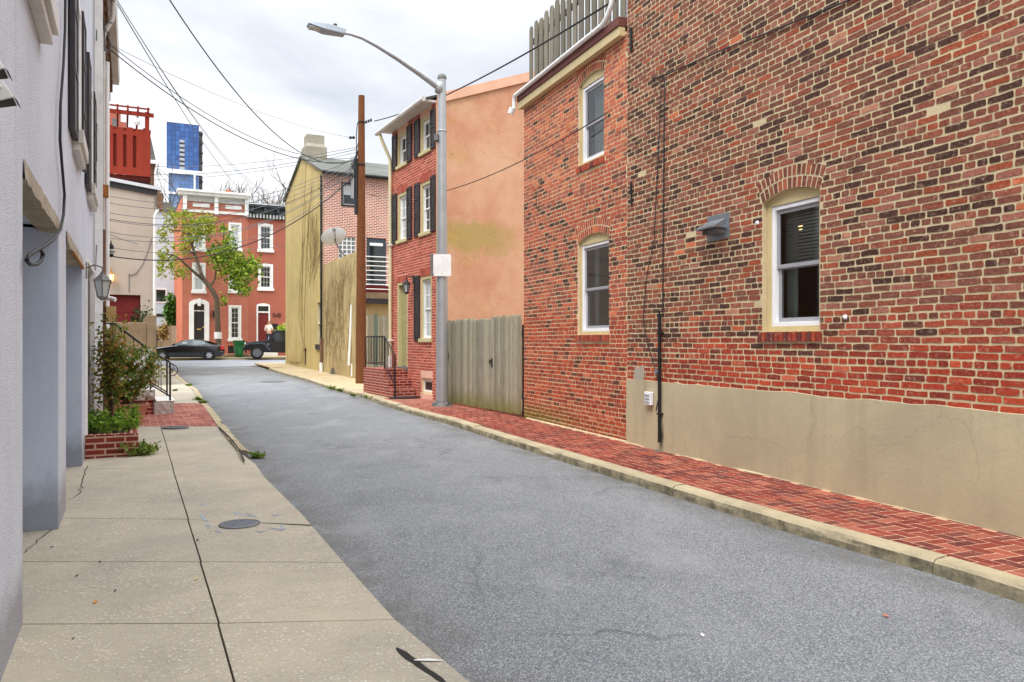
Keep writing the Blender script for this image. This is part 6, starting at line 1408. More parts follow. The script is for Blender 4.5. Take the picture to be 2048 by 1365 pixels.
# brick town houses
pL = at(365, CY, 51.9); fA = Frame(pL.x, pL.y, UF.x, UF.y)
AW = fA.s(497); BW_ = fA.s(600)-AW
def town(fr, label, name='brick_town_house'): return empty(name, frame=fr, label=label, cat='house')
b = town(fA, 'three storey brick town house with white cornice and white arched doorway')
za = lambda px, py: fA.pt(px, py)[1]
def oh(fr, a, c, t, d, rise=0): m_ = (a+c)/2; return (fr.s(a), fr.s(c), fr.pt(m_, d)[1], fr.pt(m_, t)[1], rise)
dA = oh(fA, 383, 413, 607, 712); 
wsA = [oh(fA,383,411,447,499), oh(fA,457,483,446,499), oh(fA,384,411,526,583), oh(fA,457,483,526,583), oh(fA,457,482.5,611,679)]
bsA = oh(fA, 456, 470, 692, 707); AZ = za(430, 424)
mb = MB(); holed(mb, 0, AW-.004, 0, AZ, [dA, bsA]+wsA, .1); body(mb, 0, AW-.004, 0, AZ+.9, 9, .1); mb.face([(0,0,AZ),(AW,0,AZ),(AW,0,AZ+.9),(0,0,AZ+.9)]); mb.build('wall', M['brick_far'], b)
mb = MB(); mb.face([(-.006,-.006,0),(-.006,9,0),(-.006,9,AZ+.9),(-.006,-.006,AZ+.9)]); mb.build('side_wall', simple('pink_render', lin(204,118,92), .9, .12, 1, .2), b)
def far_window(q, parent, mun=(2,2), glass='glass_curtain'):
    t = .13; mb = MB(); y0 = -.035
    mb.box(q[0]-.0, q[0]+t, y0, .09, q[2], q[3]); mb.box(q[1]-t, q[1], y0, .09, q[2], q[3]); mb.box(q[0]+t, q[1]-t, y0+.002, .09, q[3]-t, q[3]-.002 if not q[4] else q[3]-t+.01); mb.box(q[0]-.06, q[1]+.06, y0-.06, .09, q[2]-.14, q[2]+.05); cs_ = mb.build('casing', M['white_paint'], parent)
    sash(parent, q[0]+t+.002, q[1]-t-.002, q[2]+.052, q[3]-t-.002, .02, M['white_paint'], M['white_paint'], M[glass], fw=.03, sw=.05, muntin=mun, mw=.007)
for i, q in enumerate(wsA): far_window(q, b, (2,2) if i < 4 else (2,3), 'glass_curtain' if i < 4 else 'glass')
mb = MB()                                                         # arched white door surround
cx_ = (dA[0]+dA[1])/2; hw = (dA[1]-dA[0])/2+.16; zs_ = dA[3]-.05; zc_ = za(398, 599)
mb.box(cx_-hw, cx_-hw+.3, -.14, .09, .3, zs_); mb.box(cx_+hw-.3, cx_+hw, -.14, .09, .3, zs_); n = 12
ou = [(cx_-hw*math.cos(math.pi*i/n), zs_+(zc_-zs_)*math.sin(math.pi*i/n)) for i in range(n+1)]; inn = [(cx_-(hw-.3)*math.cos(math.pi*i/n), zs_-.12+(zc_-zs_-.14)*math.sin(math.pi*i/n)) for i in range(n+1)]
for i in range(n): v = [(ou[i][0],-.139,ou[i][1]),(ou[i+1][0],-.139,ou[i+1][1]),(inn[i+1][0],-.139,inn[i+1][1]),(inn[i][0],-.139,inn[i][1])]; mb.add(v+[(x,.05,z) for x,_,z in v], [(0,1,2,3),(0,4,5,1),(2,6,7,3)])
mb.box(cx_-.1, cx_+.1, -.2, -.1, zc_-.45, zc_+.05); mb.build('door_surround', M['white_paint'], b)
mb = MB(); mb.box(dA[0]+.1, dA[1]-.1, .03, .09, .35, za(398,623)); d_ = mb.build('door', M['black_paint'], b); mb = MB(); mb.box(cx_-.14, cx_+.14, .012, .03, za(398,660), za(398,657.5)); mb.build('letter_slot', simple('brass', lin(214,182,110), .4, metal=.5), d_); mb = MB(); mb.lathe([(.06,.03),(.05,-.01),(.01,-.02)], 10, (dA[1]-.2,0,za(398,655)), axis='y'); mb.build('knob', simple('brass2', lin(200,160,90), .4, metal=.5), d_)
mb = MB(); mb.box(dA[0]+.1, dA[1]-.1, .05, .09, za(398,621), za(398,609)); mb.build('transom', M['glass'], b); mb = MB(); mb.box(dA[0]+.1, dA[1]-.1, .02, .091, za(398,623), za(398,621)); mb.build('door_frame', M['white_paint'], b)
mb = MB(); mb.box(bsA[0], bsA[1], .05, .09, bsA[2], bsA[3]); mb.build('cellar_window', M['plastic_black'], b)
ct = AZ+.9
mb = MB(); mb.box(-.35, AW+.1, -.5, .3, ct+.28, ct+.42); mb.box(-.25, AW+.06, -.38, .3, ct+.08, ct+.279); mb.box(-.05, AW, -.1, -.002, AZ-.12, AZ+.05); 
for x in (.02, AW*.5-.12, AW-.26): mb.box(x, x+.24, -.26, -.001, AZ-.2, ct+.079)
mb.build('cornice', M['white_paint'], b); mb = MB(); mb.box(0, AW, -.06, -.003, ct-.3, ct+.08); mb.build('frieze', simple('frieze_grey', lin(196,198,196), .7), b)
for x in (AW*.15, AW*.64): mb = MB(); mb.box(x, x+1.05, -.04, -.002, AZ+.25, AZ+.5); mb.build('attic_panel', M['white_paint'], b)
mb = MB(); mb.box(0, AW, .3, 9, ct, ct+.25); mb.build('roof', M['roof_dark'], b); mb = MB(); mb.box(AW*.72, AW*.8, 2.5, 3.2, ct+.2, ct+1.1); mb.box(AW*.68, AW*.85, 2.3, 3.4, ct+.2, ct+.4); mb.build('chimney', simple('chimney_pot', lin(206,122,84), .9), b)
mb = MB(); mb.box(dA[0]-.3, dA[1]+.3, -1.2, -.15, .0, ZB+.16); mb.box(dA[0]-.3, dA[1]+.3, -.85, -.15, ZB+.16, ZB+.32); mb.build('door_step', M['marble'], b)
mb = MB(); mb.box(dA[1]+.4, dA[1]+.6, -.2, -.0, za(420,636), za(420,622)); mb.build('wall_lamp', M['black_iron'], b)
o = fA.w(AW, 0, 0); fB_ = Frame(o.x, o.y, UF.x, UF.y); b = town(fB_, 'three storey brick town house with a black bracketed cornice and red door')
wsB = [oh(fB_,516,546,447,501,.12), oh(fB_,516,546,527,578,.12), oh(fB_,575,600,447,501,.12), oh(fB_,575,600,527,578,.12)]; dB = oh(fB_, 513, 540, 607, 714, .12); BZ = fB_.pt(530, 436)[1]
mb = MB(); holed(mb, 0, BW_, 0, BZ, [dB]+wsB, .1); body(mb, 0, BW_, 0, BZ+.6, 9, .1); mb.face([(0,0,BZ),(BW_,0,BZ),(BW_,0,BZ+.6),(0,0,BZ+.6)]); mb.build('wall', M['brick_far_dark'], b)
for q in wsB:
    q2 = (q[0], q[1], q[2], q[3]-.06, 0); far_window(q2, b, (3,2), 'glass')
    mb = MB(); A = arch_pts(q); [mb.face([(p_[0],.0,q[3]-.2),(r_[0],.0,q[3]-.2),(r_[0],.0,r_[1]),(p_[0],.0,p_[1])]) for p_, r_ in zip(A, A[1:])]; mb.build('arch_head', M['white_paint'], b)
    mb = MB(); A = arch_pts(q, 10, .0); O_ = arch_pts(q, 10, .2); [mb.add([(p_[0],-.02,p_[1]),(r_[0],-.02,r_[1]),(s2[0],-.02,s2[1]),(s1[0],-.02,s1[1])], [(0,1,2,3)]) for p_, r_, s1, s2 in zip(A, A[1:], O_, O_[1:])]; mb.build('brick_arch', M['brick_far_dark'], b)
mb = MB(); t = .1; mb.box(dB[0],dB[0]+t,-.03,.09,.3,dB[3]-.12); mb.box(dB[1]-t,dB[1],-.03,.09,.3,dB[3]-.12); mb.box(dB[0]+t,dB[1]-t,-.029,.09,dB[3]-.66,dB[3]-.56); A = arch_pts(dB); [mb.face([(p_[0],-.0,dB[3]-.2),(r_[0],-.0,dB[3]-.2),(r_[0],-.0,r_[1]),(p_[0],-.0,p_[1])]) for p_, r_ in zip(A, A[1:])]; mb.build('door_frame', M['white_paint'], b)
mb = MB(); mb.box(dB[0]+t, dB[1]-t, .04, .09, .3, dB[3]-.66); mb.build('door', simple('door_maroon', lin(118,44,40), .5), b); mb = MB(); mb.box(dB[0]+t, dB[1]-t, .05, .09, dB[3]-.56, dB[3]-.2); mb.build('transom', M['glass'], b)
ct = BZ+.6
mb = MB(); mb.box(0.02, BW_, -.55, .2, ct+.05, ct+.2); mb.box(.02, BW_, -.3, -.001, ct-.35, ct+.05); mb.box(.02, BW_, -.16, -.001, BZ-.1, ct-.35); [mb.box(x*.85+.1, x*.85+.3, -.5, -.3, ct-.3, ct+.05) for x in range(int(BW_/.85))]; mb.build('cornice', simple('cornice_dark', lin(52,60,64), .6), b)
mb = MB(); [mb.box(x*.22+.06, x*.22+.16, -.2, -.16, BZ-.06, BZ+.2) for x in range(int(BW_/.22))]; mb.build('dentils', M['white_paint'], b); mb = MB(); mb.box(0, BW_, -.56, 9, ct+.2, ct+.27); mb.build('roof', M['roof_metal'], b)
mb = MB(); mb.box(dB[0]-.25, dB[1]+.25, -1.6, -.1, 0, ZB+.22); mb.box(dB[0]-.25, dB[1]+.25, -1.3, -.1, ZB+.22, ZB+.45); mb.box(dB[0]-.25, dB[1]+.25, -1.0, -.1, ZB+.45, ZB+.68); mb.build('door_step', M['marble'], b)
k, z = fB_.pt(549, 654); mb = MB(); mb.box(-.2,.2,-.16,0,-.17,.13); mb.prism([(-.17,.13),(0,.13),(0,.22)], 'x', -.21, .21); o_ = mb.build('mailbox', M['black_iron'], loc=fB_.w(k,-.005,z), bevel=.01); o_.rotation_euler[2] = fB_.rot; tag(o_, 'black mailbox on the brick wall beside the person', 'mailbox')
for i, px in enumerate((549, 558)):                               # dark house numerals, too small to read
    k, z = fB_.pt(px, 631); mb = MB()
    if i == 0: mb.tube([(0,0,.16),(-.1,0,.08),(-.1,0,-.05),(0,0,-.12),(.09,0,-.05),(.09,0,.03),(0,0,.06)], .025, 5)
    else: mb.tube([(.1*math.cos(t),0,.13*math.sin(t)) for t in [j*.7 for j in range(10)]], .03, 5)
    o_ = mb.build('house_numeral', M['black_iron'], loc=fB_.w(k,-.03,z)); o_.rotation_euler[2] = fB_.rot; tag(o_, ('left', 'right')[i]+' dark numeral on the brick wall by the red door', 'numeral')
p = at(565, 655, 49.6); shrub('street_shrub', (p.x+.35, p.y, ZB), [[Vector((0,0,0)), Vector((0,0,1.0)), Vector((R.uniform(-.6,.6),R.uniform(-.4,.4),R.uniform(1.3,2.3)))] for _ in range(26)], 26, .2, [lin(150,190,52), lin(128,170,48), lin(170,200,70)], 'bright yellow green young tree behind the black off-road car', 'shrub', .02, .14, start=.55)
# ------------------------------------------------------------------ street tree with tag
tx = at(437, 0, 49.6); tb = Vector((tx.x, 49.6, ZB-.02))
e_ = empty('street_tree', tb, 0, 'leaning street tree in fresh leaf before the brick town houses', 'tree')
tp_ = lambda px, py, dy=0: at(px, py, 49.6+dy)-tb
limbs = [([(437,712,0),(437,680,0),(435,640,0),(434,600,0),(427,585,0),(418,572,0),(409,562,0),(403,550,0)], .19, .13), ([(403,550,0),(397,530,.4),(390,510,.6),(384,490,.8),(380,470,1),(362,462,1.4),(345,462,1.8),(335,455,2)], .115, .03), ([(407,560,0),(392,548,-.6),(375,533,-1),(360,518,-1.4),(345,510,-1.6),(330,510,-1.8),(316,514,-2)], .1, .03),
  ([(419,573,0),(426,566,.2),(431,555,.5),(432,540,.6),(440,520,.2),(452,505,-.3)], .085, .03), ([(432,540,.6),(446,545,-.4),(462,540,-.9),(480,535,-1.2),(500,532,-1.4)], .05, .02), ([(384,490,.8),(392,470,.2),(405,455,-.2),(420,440,-.4)], .06, .02), ([(380,470,1),(374,450,1.2),(370,430,1.5),(362,420,1.7)], .06, .02), ([(452,505,-.3),(448,485,-.2),(446,465,-.4)], .06,.025), ([(390,510,.6),(375,500,0),(362,492,-.6)], .06, .025), ([(345,510,-1.6),(335,520,-1.3),(325,532,-1.1)], .05, .02), ([(462,540,-.9),(470,555,-1.1),(478,572,-1.2)], .05, .02)]
mb = MB()
for pl_, r0, r1 in limbs:
    P = [tp_(*q) for q in pl_]; n = len(P)
    if r0 > .18: P[0].z = -.05
    mb.tube(P, [lerp(r0, r1, i/(n-1)) for i in range(n)], 9)
mb.build('trunk', M['bark'], e_)
LEAFC = [lin(118,142,44), lin(94,120,38), lin(138,158,54), lin(78,100,36), lin(154,166,66)]; LEAFY = [lin(134,150,56), lin(150,152,62), lin(164,146,66), lin(116,138,52)]
def clump(cx_, cy_, dy, rx, ry, n, dens): return [tp_(cx_+R.gauss(0,.55)*rx, cy_+R.gauss(0,.55)*ry, dy+R.gauss(0,.6)) for _ in range(int(n*dens))]
A, B = [], []
for c in ((452,500,-.4,24,17,460),(470,525,-1,30,20,620),(492,540,-1.2,24,20,560),(505,528,-1.3,14,16,260),(440,520,0,22,18,420),(478,565,-1.2,20,16,380),(487,580,-1.2,13,9,170),(448,598,-.6,7,11,90),(455,475,-.4,9,16,150),(446,460,-.4,6,10,70),(460,545,-.8,20,14,300),(428,500,.2,12,12,120)): A += clump(*c, .75)
for c in ((362,432,1.5,20,13,170),(385,448,.5,22,16,240),(408,442,-.2,20,15,260),(398,470,.2,22,16,240),(420,455,-.3,16,14,160),(345,450,1.6,16,16,120),(328,470,1.9,12,20,90),(325,510,-1.6,13,14,100),(345,530,-1.3,18,16,140),(362,545,-1,14,13,130),(322,540,-1,8,14,60),(365,500,-.2,18,16,130),(375,478,.8,16,14,130),(340,430,1.7,12,9,60)): B += clump(*c, 1.0)
mb = MB(); leaves(mb, A, .2, LEAFC, .25); leaves(mb, B, .19, LEAFY+LEAFC[:1], .25); mb.build('crown', M['leaf'], e_)
mb = MB(); z0_ = tp_(436,678).z; mb.lathe([(.225,z0_),(.225,z0_+.42)], 14); tag_ = mb.build('paper_sign', M['white_paint'], e_); tag_.location.x = tp_(436,670).x
mb = MB(); mb.box(-1.5,1.6,-.45,.45,0,.2); o_ = mb.build('tree_pit', M['concrete_wall'], loc=(tb.x+.5, tb.y-.05, ZB-.02), bevel=.03); o_.rotation_euler[2] = fA.rot; tag(o_, 'low stone kerbed bed around the street tree', 'planter')
p = at(478, 706, 49.4); e_ = empty('wheelie_bin', (p.x, p.y, ZB), fA.rot-.05, 'dark green wheeled rubbish bin before the tall ground floor window', 'bin')
mb = MB(); mb.add([(-.24,-.26,.06),(.24,-.26,.06),(.24,.24,.06),(-.24,.24,.06),(-.32,-.36,.98),(.32,-.36,.98),(.32,.32,.98),(-.32,.32,.98)], [(3,2,1,0),(0,1,5,4),(1,2,6,5),(2,3,7,6),(3,0,4,7),(4,5,6,7)]); mb.box(-.34,.34,-.38,-.33,.86,.99); mb.box(-.12,.12,-.36,-.3,.2,.62); mb.build('body', M['bin_green'], e_, bevel=.012)
mb = MB(); mb.box(-.35,.35,-.4,.36,.99,1.06); mb.tube([(-.3,.4,1.0),(.3,.4,1.0)], .025, 8); mb.build('lid', M['bin_green'], e_, bevel=.02)
for sx in (-.27,.27): mb = MB(); mb.lathe([(.1,-.03),(.1,.03)], 12, (sx,.24,.1), axis='x'); mb.build('wheel', M['tyre'], e_)
# ------------------------------------------------------------------ glass tower and bare trees beyond
ft = face_frame(398, 560, 21.2); tz_ = lambda py: ft.pt(370, py)[1]; tt = tz_(248); tm_ = tz_(341)
b = empty('glass_tower', frame=ft, label='tall blue glass tower with white framed lower storeys far behind the roofs', cat='tower')
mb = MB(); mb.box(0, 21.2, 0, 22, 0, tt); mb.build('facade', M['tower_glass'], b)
mb = MB(); mb.box(-.6, -.01, -.3, 22, tm_, tt+.6); mb.box(-.6, 21.2, -.31, 0, tt, tt+.7); mb.build('edge_fin', M['tower_white'], b)
mb = MB(); mb.box(21.21, 23.6, 1.0, 20, 0, tt-4); [mb.box(21.2, 24.0, .2, 20, z, z+.7) for z in [tt-6-i*3.4*2 for i in range(int(tt/6.8)-2)]]; mb.build('balcony', M['tower_dark'], b)
mb = MB(); mb.box(-1.6, 23.9, -1.2, -.4, tm_-3, tm_); mb.box(-1.6, 1.2, -1.2, -.4, 0, tm_-3); mb.box(17.6, 18.8, -1.19, -.4, 0, tm_-3)
for z in (tm_-17.5, tm_-29, tm_-41): mb.box(1.2, 17.6, -1.18, -.4, z, z+1.4)
mb.build('white_frame', M['tower_white'], b)
mb = MB(); [mb.box(ft.s(359), ft.s(369), -.25, .0, tz_(286+9*i), tz_(281+9*i)) for i in range(7)]; mb.build('balcony_slab', simple('slab_grey', lin(168,176,188), .6), b); mb = MB(); [mb.box(ft.s(359), ft.s(369), -.2, .0, tz_(290+9*i), tz_(286.01+9*i)) for i in range(7)]; mb.build('balcony_recess', M['tower_dark'], b)
def bare_tree(px, Y, top_py, spread, seed, label):
    rr = random.Random(seed); base = Vector((at(px,0,Y).x, Y, .2)); Ht = at(px, top_py, Y).z-.2; e_ = empty('bare_tree', base, 0, label, 'tree', 'bare trees behind the brick town houses'); mb = MB(); mt = MB()
    def grow(p, d, L, r, lv, m):
        n = 4; P = [p]; rad = [r]
        for i in range(n):
            d = (d+Vector((rr.gauss(0,.16), rr.gauss(0,.16), rr.gauss(.04,.1)))).normalized(); P.append(P[-1]+d*L/n); rad.append(lerp(r, r*.55, (i+1)/n))
        (mt if lv < 2 else mb).tube(P, rad, 5 if lv < 2 else 3, False)
        if lv >= 5 or len(mb.v) > 60000: return
        for k in range(rr.choice((3,3,4)) if lv else 6):
            a = Vector((rr.gauss(0,1), rr.gauss(0,1), rr.gauss(.15,.5))).normalized(); q = P[-1] if k == 0 else P[rr.randint(2,4)]
            grow(q, (d+a*spread).normalized(), L*rr.uniform(.55,.8), r*.6, lv+1, m)
    grow(Vector((0,0,0)), Vector((0,0,1)), Ht*.42, .26, 0, None)
    mt.build('trunk', M['twig'], e_); mb.build('crown', M['twig'], e_)
bare_tree(425, 70, 352, .75, 5, 'leafless tree rising right beside the blue glass tower')
bare_tree(478, 72, 358, .8, 8, 'leafless tree behind the orange chimney of the brick town house')
bare_tree(530, 66, 372, .9, 12, 'leafless tree spreading above the black cornice')
bare_tree(567, 68, 392, .9, 15, 'leafless tree half hidden by the yellow gable')
# ------------------------------------------------------------------ cars
def car_body(stations, n=9):
    """stations: (x, half width at waist, sill z, waist z, roof z, half width at roof) along the car; returns rings of a closed skin"""
    rings = []
    for x, w, zb, zw, zt, wt in stations:
        half = [(0,zb),(w*.8,zb),(w*.96,zb+.06),(w,lerp(zb,zw,.45)),(w*.985,zw-.06),(w*.95,zw)]
        if zt > zw+.03: half += [(lerp(w*.95,wt,.55), lerp(zw,zt,.5)),(wt, zt-.06),(wt*.82, zt-.012),(0, zt)]
        else: half += [(w*.9,zw+.012),(w*.75,zw+.02),(w*.45,zw+.03),(0,zw+.035)]
        rings.append([(x,-y,z) for y, z in half]+[(x,y,z) for y, z in half[::-1][1:-1]])
    return rings
def skin(mb, rings):
    m = len(rings[0]); v = [p for r in rings for p in r]
    mb.add(v, [(i*m+k, i*m+(k+1)%m, (i+1)*m+(k+1)%m, (i+1)*m+k) for i in range(len(rings)-1) for k in range(m)], None, True); mb.face(rings[0]); mb.face(rings[-1][::-1])
def wheel(parent, x, y, r, w, rim_m, spokes, side):
    mb = MB(); mb.lathe([(r*.62,-w/2),(r*.95,-w/2),(r,-w*.3),(r,w*.3),(r*.95,w/2),(r*.62,w/2)], 28, axis='y'); o_ = mb.build('wheel', M['tyre'], parent, loc=(x,y,r))
    mb = MB(); yy = side*w*.46; mb.lathe([(r*.66,yy-.01),(r*.66,yy+.01),(r*.58,yy+.01),(r*.58,yy-.01)], 28, axis='y'); mb.lathe([(r*.17,yy-.03),(r*.17,yy+side*.02)], 14, axis='y')
    for k in range(spokes):
        a = 2*math.pi*k/spokes; c, s = math.cos(a), math.sin(a); p = [(r*.1,-.055),(r*.6,-.045),(r*.6,.045),(r*.1,.055)]
        mb.face([(u*c-v*s, yy+side*.014, u*s+v*c) for u, v in p]); mb.face([(u*c-v*s, yy+side*.013, u*s+v*c) for u, v in p][::-1])
    mb.build('rim', M[rim_m], o_); mb = MB(); mb.lathe([(r*.6,yy-side*.03),(r*.05,yy-side*.031)], 20, axis='y'); mb.build('brake_disc', M['plastic_black'], o_); return o_
CARY = 46.9
pc = at(374.5, CY, CARY); cz = H-(720.3-CY)/F*CARY
e_ = empty('parked_car', (pc.x, pc.y, cz), math.atan2(.467,.884)*.62, 'dark blue hatchback car parked facing left across the far street', 'car')
WB = 2.56; r = .285; fx, rx = -WB/2, WB/2
stn = [(-2.12,.62,.3,.55,.0,0),(-2.05,.74,.2,.62,0,0),(-1.85,.8,.17,.68,0,0),(-1.2,.83,.16,.78,0,0),(-.86,.835,.16,.83,.86,.74),(-.52,.84,.16,.84,1.02,.68),(-.1,.84,.16,.85,1.19,.6),(.3,.84,.16,.86,1.235,.585),(.8,.84,.16,.87,1.22,.58),(1.2,.84,.17,.88,1.12,.6),(1.65,.83,.18,.88,.97,.64),(1.9,.8,.22,.86,.89,.66),(2.02,.74,.26,.82,.83,.6),(2.08,.66,.32,.7,0,0)]
mb = MB(); skin(mb, car_body(stn)); mb.build('body', M['car_paint'], e_, fix=True)
def side_glass(poly, name, m='glass_bright', parent=e_, y=-.77, yt=-.615, zb=.86, zt=1.2):
    f = lambda z: lerp(y, yt, (z-zb)/(zt-zb))-.028
    mb = MB(); mb.face([(x,f(z),z) for x, z in poly]); mb.face([(x,-f(z),z) for x, z in poly][::-1]); return mb.build(name, M[m], parent)
side_glass([(-.78,.885),(.28,.9),(.28,1.175),(.0,1.165),(-.3,1.09)], 'window'); side_glass([(.36,.9),(1.02,.93),(1.12,1.0),(.98,1.12),(.75,1.16),(.36,1.175)], 'window')
mb = MB(); mb.face([(1.16,-.6,1.135),(1.16,.6,1.135),(1.7,.63,.965),(1.7,-.63,.965)]); mb.face([(-.86,-.7,.885),(-.2,-.6,1.185),(-.2,.6,1.185),(-.86,.7,.885)]); o_ = mb.build('windscreen', M['glass'], e_); o_.location.z = .012
mb = MB(); mb.box(-.2,.05,-.742,-.738,.93,1.06); mb.build('paper_card', M['white_vinyl'], e_)
for x in (fx, rx):
    mb = MB(); mb.lathe([(r*1.17,-.03),(r*1.17,.0)], 24, (x,-.815,r), axis='y'); mb.build('wheel_arch', M['plastic_black'], e_)
    for sd_ in (-1, 1): wheel(e_, x, sd_*.745, r, .19, 'alloy', 6, sd_)
mb = MB(); mb.add([(1.93,-.8,.62),(2.07,-.72,.64),(2.05,-.7,.84),(1.93,-.775,.86)], [(0,1,2,3)]); mb.face([(2.07,-.72,.64),(2.1,-.45,.64),(2.08,-.45,.8),(2.05,-.7,.84)]); o_ = mb.build('tail_lamp', M['lens_red'], e_); o_.location.y = -.02
mb = MB(); mb.add([(-2.06,-.74,.5),(-1.85,-.815,.54),(-1.86,-.8,.63),(-2.04,-.72,.6)], [(0,1,2,3)]); o_ = mb.build('headlamp', M['lens_clear'], e_); o_.location.y = -.012
mb = MB(); mb.prism([(-.74,.86),(-.58,.86),(-.56,.98),(-.68,.98)], 'y', -.98, -.84); mb.build('mirror', M['car_paint'], e_, bevel=.02)
mb = MB(); mb.box(.06,.22,-.862,-.842,.74,.775); mb.box(-1.0,1.0,-.857,-.838,.43,.46); mb.build('door_handle', M['plastic_black'], e_); mb = MB(); mb.box(.315,.322,-.856,-.84,.25,.86); mb.build('door_seam', M['plastic_black'], e_)
mb = MB(); mb.box(1.93,2.04,-.83,-.79,.49,.51); mb.build('side_marker', M['gutter'], e_)
# off-road car, half hidden by the yellow house
pj = at(514.5, CY, 47.4); jz = H-(718.2-CY)/F*47.4
e_ = empty('offroad_car', (pj.x, pj.y, jz), math.atan2(.467,.884)*.62, 'black boxy off-road car half hidden behind the yellow corner house', 'car')
r = .375; WB = 2.42
mb = MB()
mb.prism([(-.62,.55),(.05,.4),(2.9,.36),(2.9,1.08),(.62,1.1),(.6,1.13),(-.55,1.0),(-.64,.95)], 'y', -.66, .66); mb.build('body', M['jeep_paint'], e_, bevel=.03)
mb = MB(); mb.prism([(.62,1.1),(.9,1.66),(1.02,1.72),(2.9,1.75),(2.9,1.1)], 'y', -.63, .63); hd_ = mb.build('hard_top', M['jeep_paint'], e_, bevel=.03)
mb = MB(); mb.face([(.86,-.645,1.14),(1.75,-.645,1.14),(1.75,-.645,1.58),(1.04,-.645,1.58)]); mb.face([(1.86,-.645,1.14),(2.7,-.645,1.14),(2.7,-.645,1.6),(1.86,-.645,1.6)]); mb.build('window', M['glass'], e_); mb = MB(); mb.face([(.63,-.55,1.17),(.89,-.55,1.63),(.89,.55,1.63),(.63,.55,1.17)]); o_ = mb.build('windscreen', M['glass'], e_); o_.location.x = -.022
for sd_ in (-1, 1):
    mb = MB(); P = [(-.62,.86),(-.5,.97),(.32,.99),(.48,.93),(.78,.52),(.7,.5),(.42,.84),(.3,.9),(-.44,.88),(-.56,.8)]; mb.prism(P, 'y', sd_*.66, sd_*.9); mb.build('fender', M['plastic_grey'], e_, bevel=.015, fix=True)
    for x in (0, WB): wheel(e_, x, sd_*.74, r, .24, 'alloy_grey', 5, sd_)
mb = MB(); mb.box(-.8,-.62,-.75,.75,.5,.72); mb.box(-.68,-.6,-.55,.55,.34,.5); mb.build('bumper', M['plastic_black'], e_, bevel=.03); mb = MB(); mb.prism([(-.72,.66),(-.62,1.02),(-.58,1.02),(-.6,.66)], 'y', -.6, .6); mb.build('grille', M['plastic_black'], e_)
for y in (-.42,.42): mb = MB(); mb.lathe([(.105,-.03),(.1,.03)], 16, (-.68,y,.88), axis='x'); mb.build('headlamp', M['lens_clear'], e_)
mb = MB(); mb.box(-.6,-.5,-.72,-.663,.84,.92); mb.build('indicator', M['lens_clear'], e_); mb = MB(); mb.lathe([(.07,-.664),(.07,-.67)], 12, (.63,0,.88), axis='y'); mb.build('badge', M['alloy_grey'], e_); mb = MB(); mb.box(.84,1.0,-.86,-.66,1.12,1.3); mb.build('mirror', M['plastic_black'], e_, bevel=.03); mb = MB(); mb.box(.72,.735,-.668,-.655,.55,1.09); mb.box(.74,1.9,-.668,-.655,.5,.56); mb.build('door_seam', M['plastic_black'], e_); mb = MB(); mb.box(.1,2.8,-.72,-.6,.4,.48); mb.build('side_step', M['plastic_black'], e_)
# ------------------------------------------------------------------ person at the red door, seen from behind
k = fB_.s(537.5, -.75); foot = fB_.w(k, -.75, ZB+.68); PS = 1.02
e_ = empty('person', foot, fB_.rot, 'person in white long sleeved top and dark jeans standing at the red door', 'person')
def skin_mesh(name, J, E, m, parent, sub=2):
    me = bpy.data.meshes.new(name); me.from_pydata([j[:3] for j in J], E, []); o_ = bpy.data.objects.new(name, me); COL.objects.link(o_); o_.parent = parent; me.materials.append(m)
    md = o_.modifiers.new('skin', 'SKIN'); md.use_smooth_shade = True
    for sv, j in zip(me.skin_vertices[0].data, J): rr = j[3]; sv.radius = (rr, rr*.8) if len(j) < 5 else (rr, j[4]); 
    me.skin_vertices[0].data[0].use_root = True
    s2 = o_.modifiers.new('sub', 'SUBSURF'); s2.levels = s2.render_levels = sub; return o_
J = [(0,0,.93,.14,.1),(0,0,1.15,.135,.1),(0,.0,1.36,.15,.1),(0,.01,1.48,.06,.06),(.0,.02,1.56,.062,.068),(.0,.02,1.64,.078,.09),(.0,.02,1.72,.055,.07),
     (-.17,0,1.4,.055,.055),(-.22,.06,1.18,.045,.045),(-.2,.22,1.05,.036,.036),(-.18,.3,1.04,.03,.022),(.17,0,1.4,.055,.055),(.25,.03,1.16,.045,.045),(.24,.2,1.08,.036,.036),(.22,.29,1.1,.03,.022),
     (-.09,0,.82,.09,.09),(-.1,.0,.48,.06,.06),(-.1,-.02,.1,.042,.042),(-.1,.12,.04,.04,.03),(.09,0,.82,.09,.09),(.1,.02,.48,.06,.06),(.1,.0,.1,.042,.042),(.11,.14,.04,.04,.03)]
for hx, hs in ((10,-1),(14,1)):                                    # five fingers on each hand
    bx_, by_, bz_ = J[hx][:3]
E = [(0,1),(1,2),(2,3),(3,4),(4,5),(5,6),(2,7),(7,8),(8,9),(9,10),(2,11),(11,12),(12,13),(13,14),(0,15),(15,16),(16,17),(17,18),(0,19),(19,20),(20,21),(21,22)]
for hx, hs in ((10,-1),(14,1)):
    bx_, by_, bz_ = J[hx][:3]
    for i, (dx, l) in enumerate(((-.028,.06),(-.01,.07),(.01,.066),(.028,.052))):
        a = len(J); J += [(bx_+dx, by_+.03+l*.5, bz_+.004, .0085, .0085), (bx_+dx, by_+.03+l, bz_-.016, .0075, .0075)]; E += [(hx, a), (a, a+1)]
    a = len(J); J += [(bx_-hs*.045, by_+.02, bz_+.012, .01, .01), (bx_-hs*.06, by_+.05, bz_+.008, .008, .008)]; E += [(hx, a), (a, a+1)]
skin_mesh('body', J, E, M['skin'], e_)
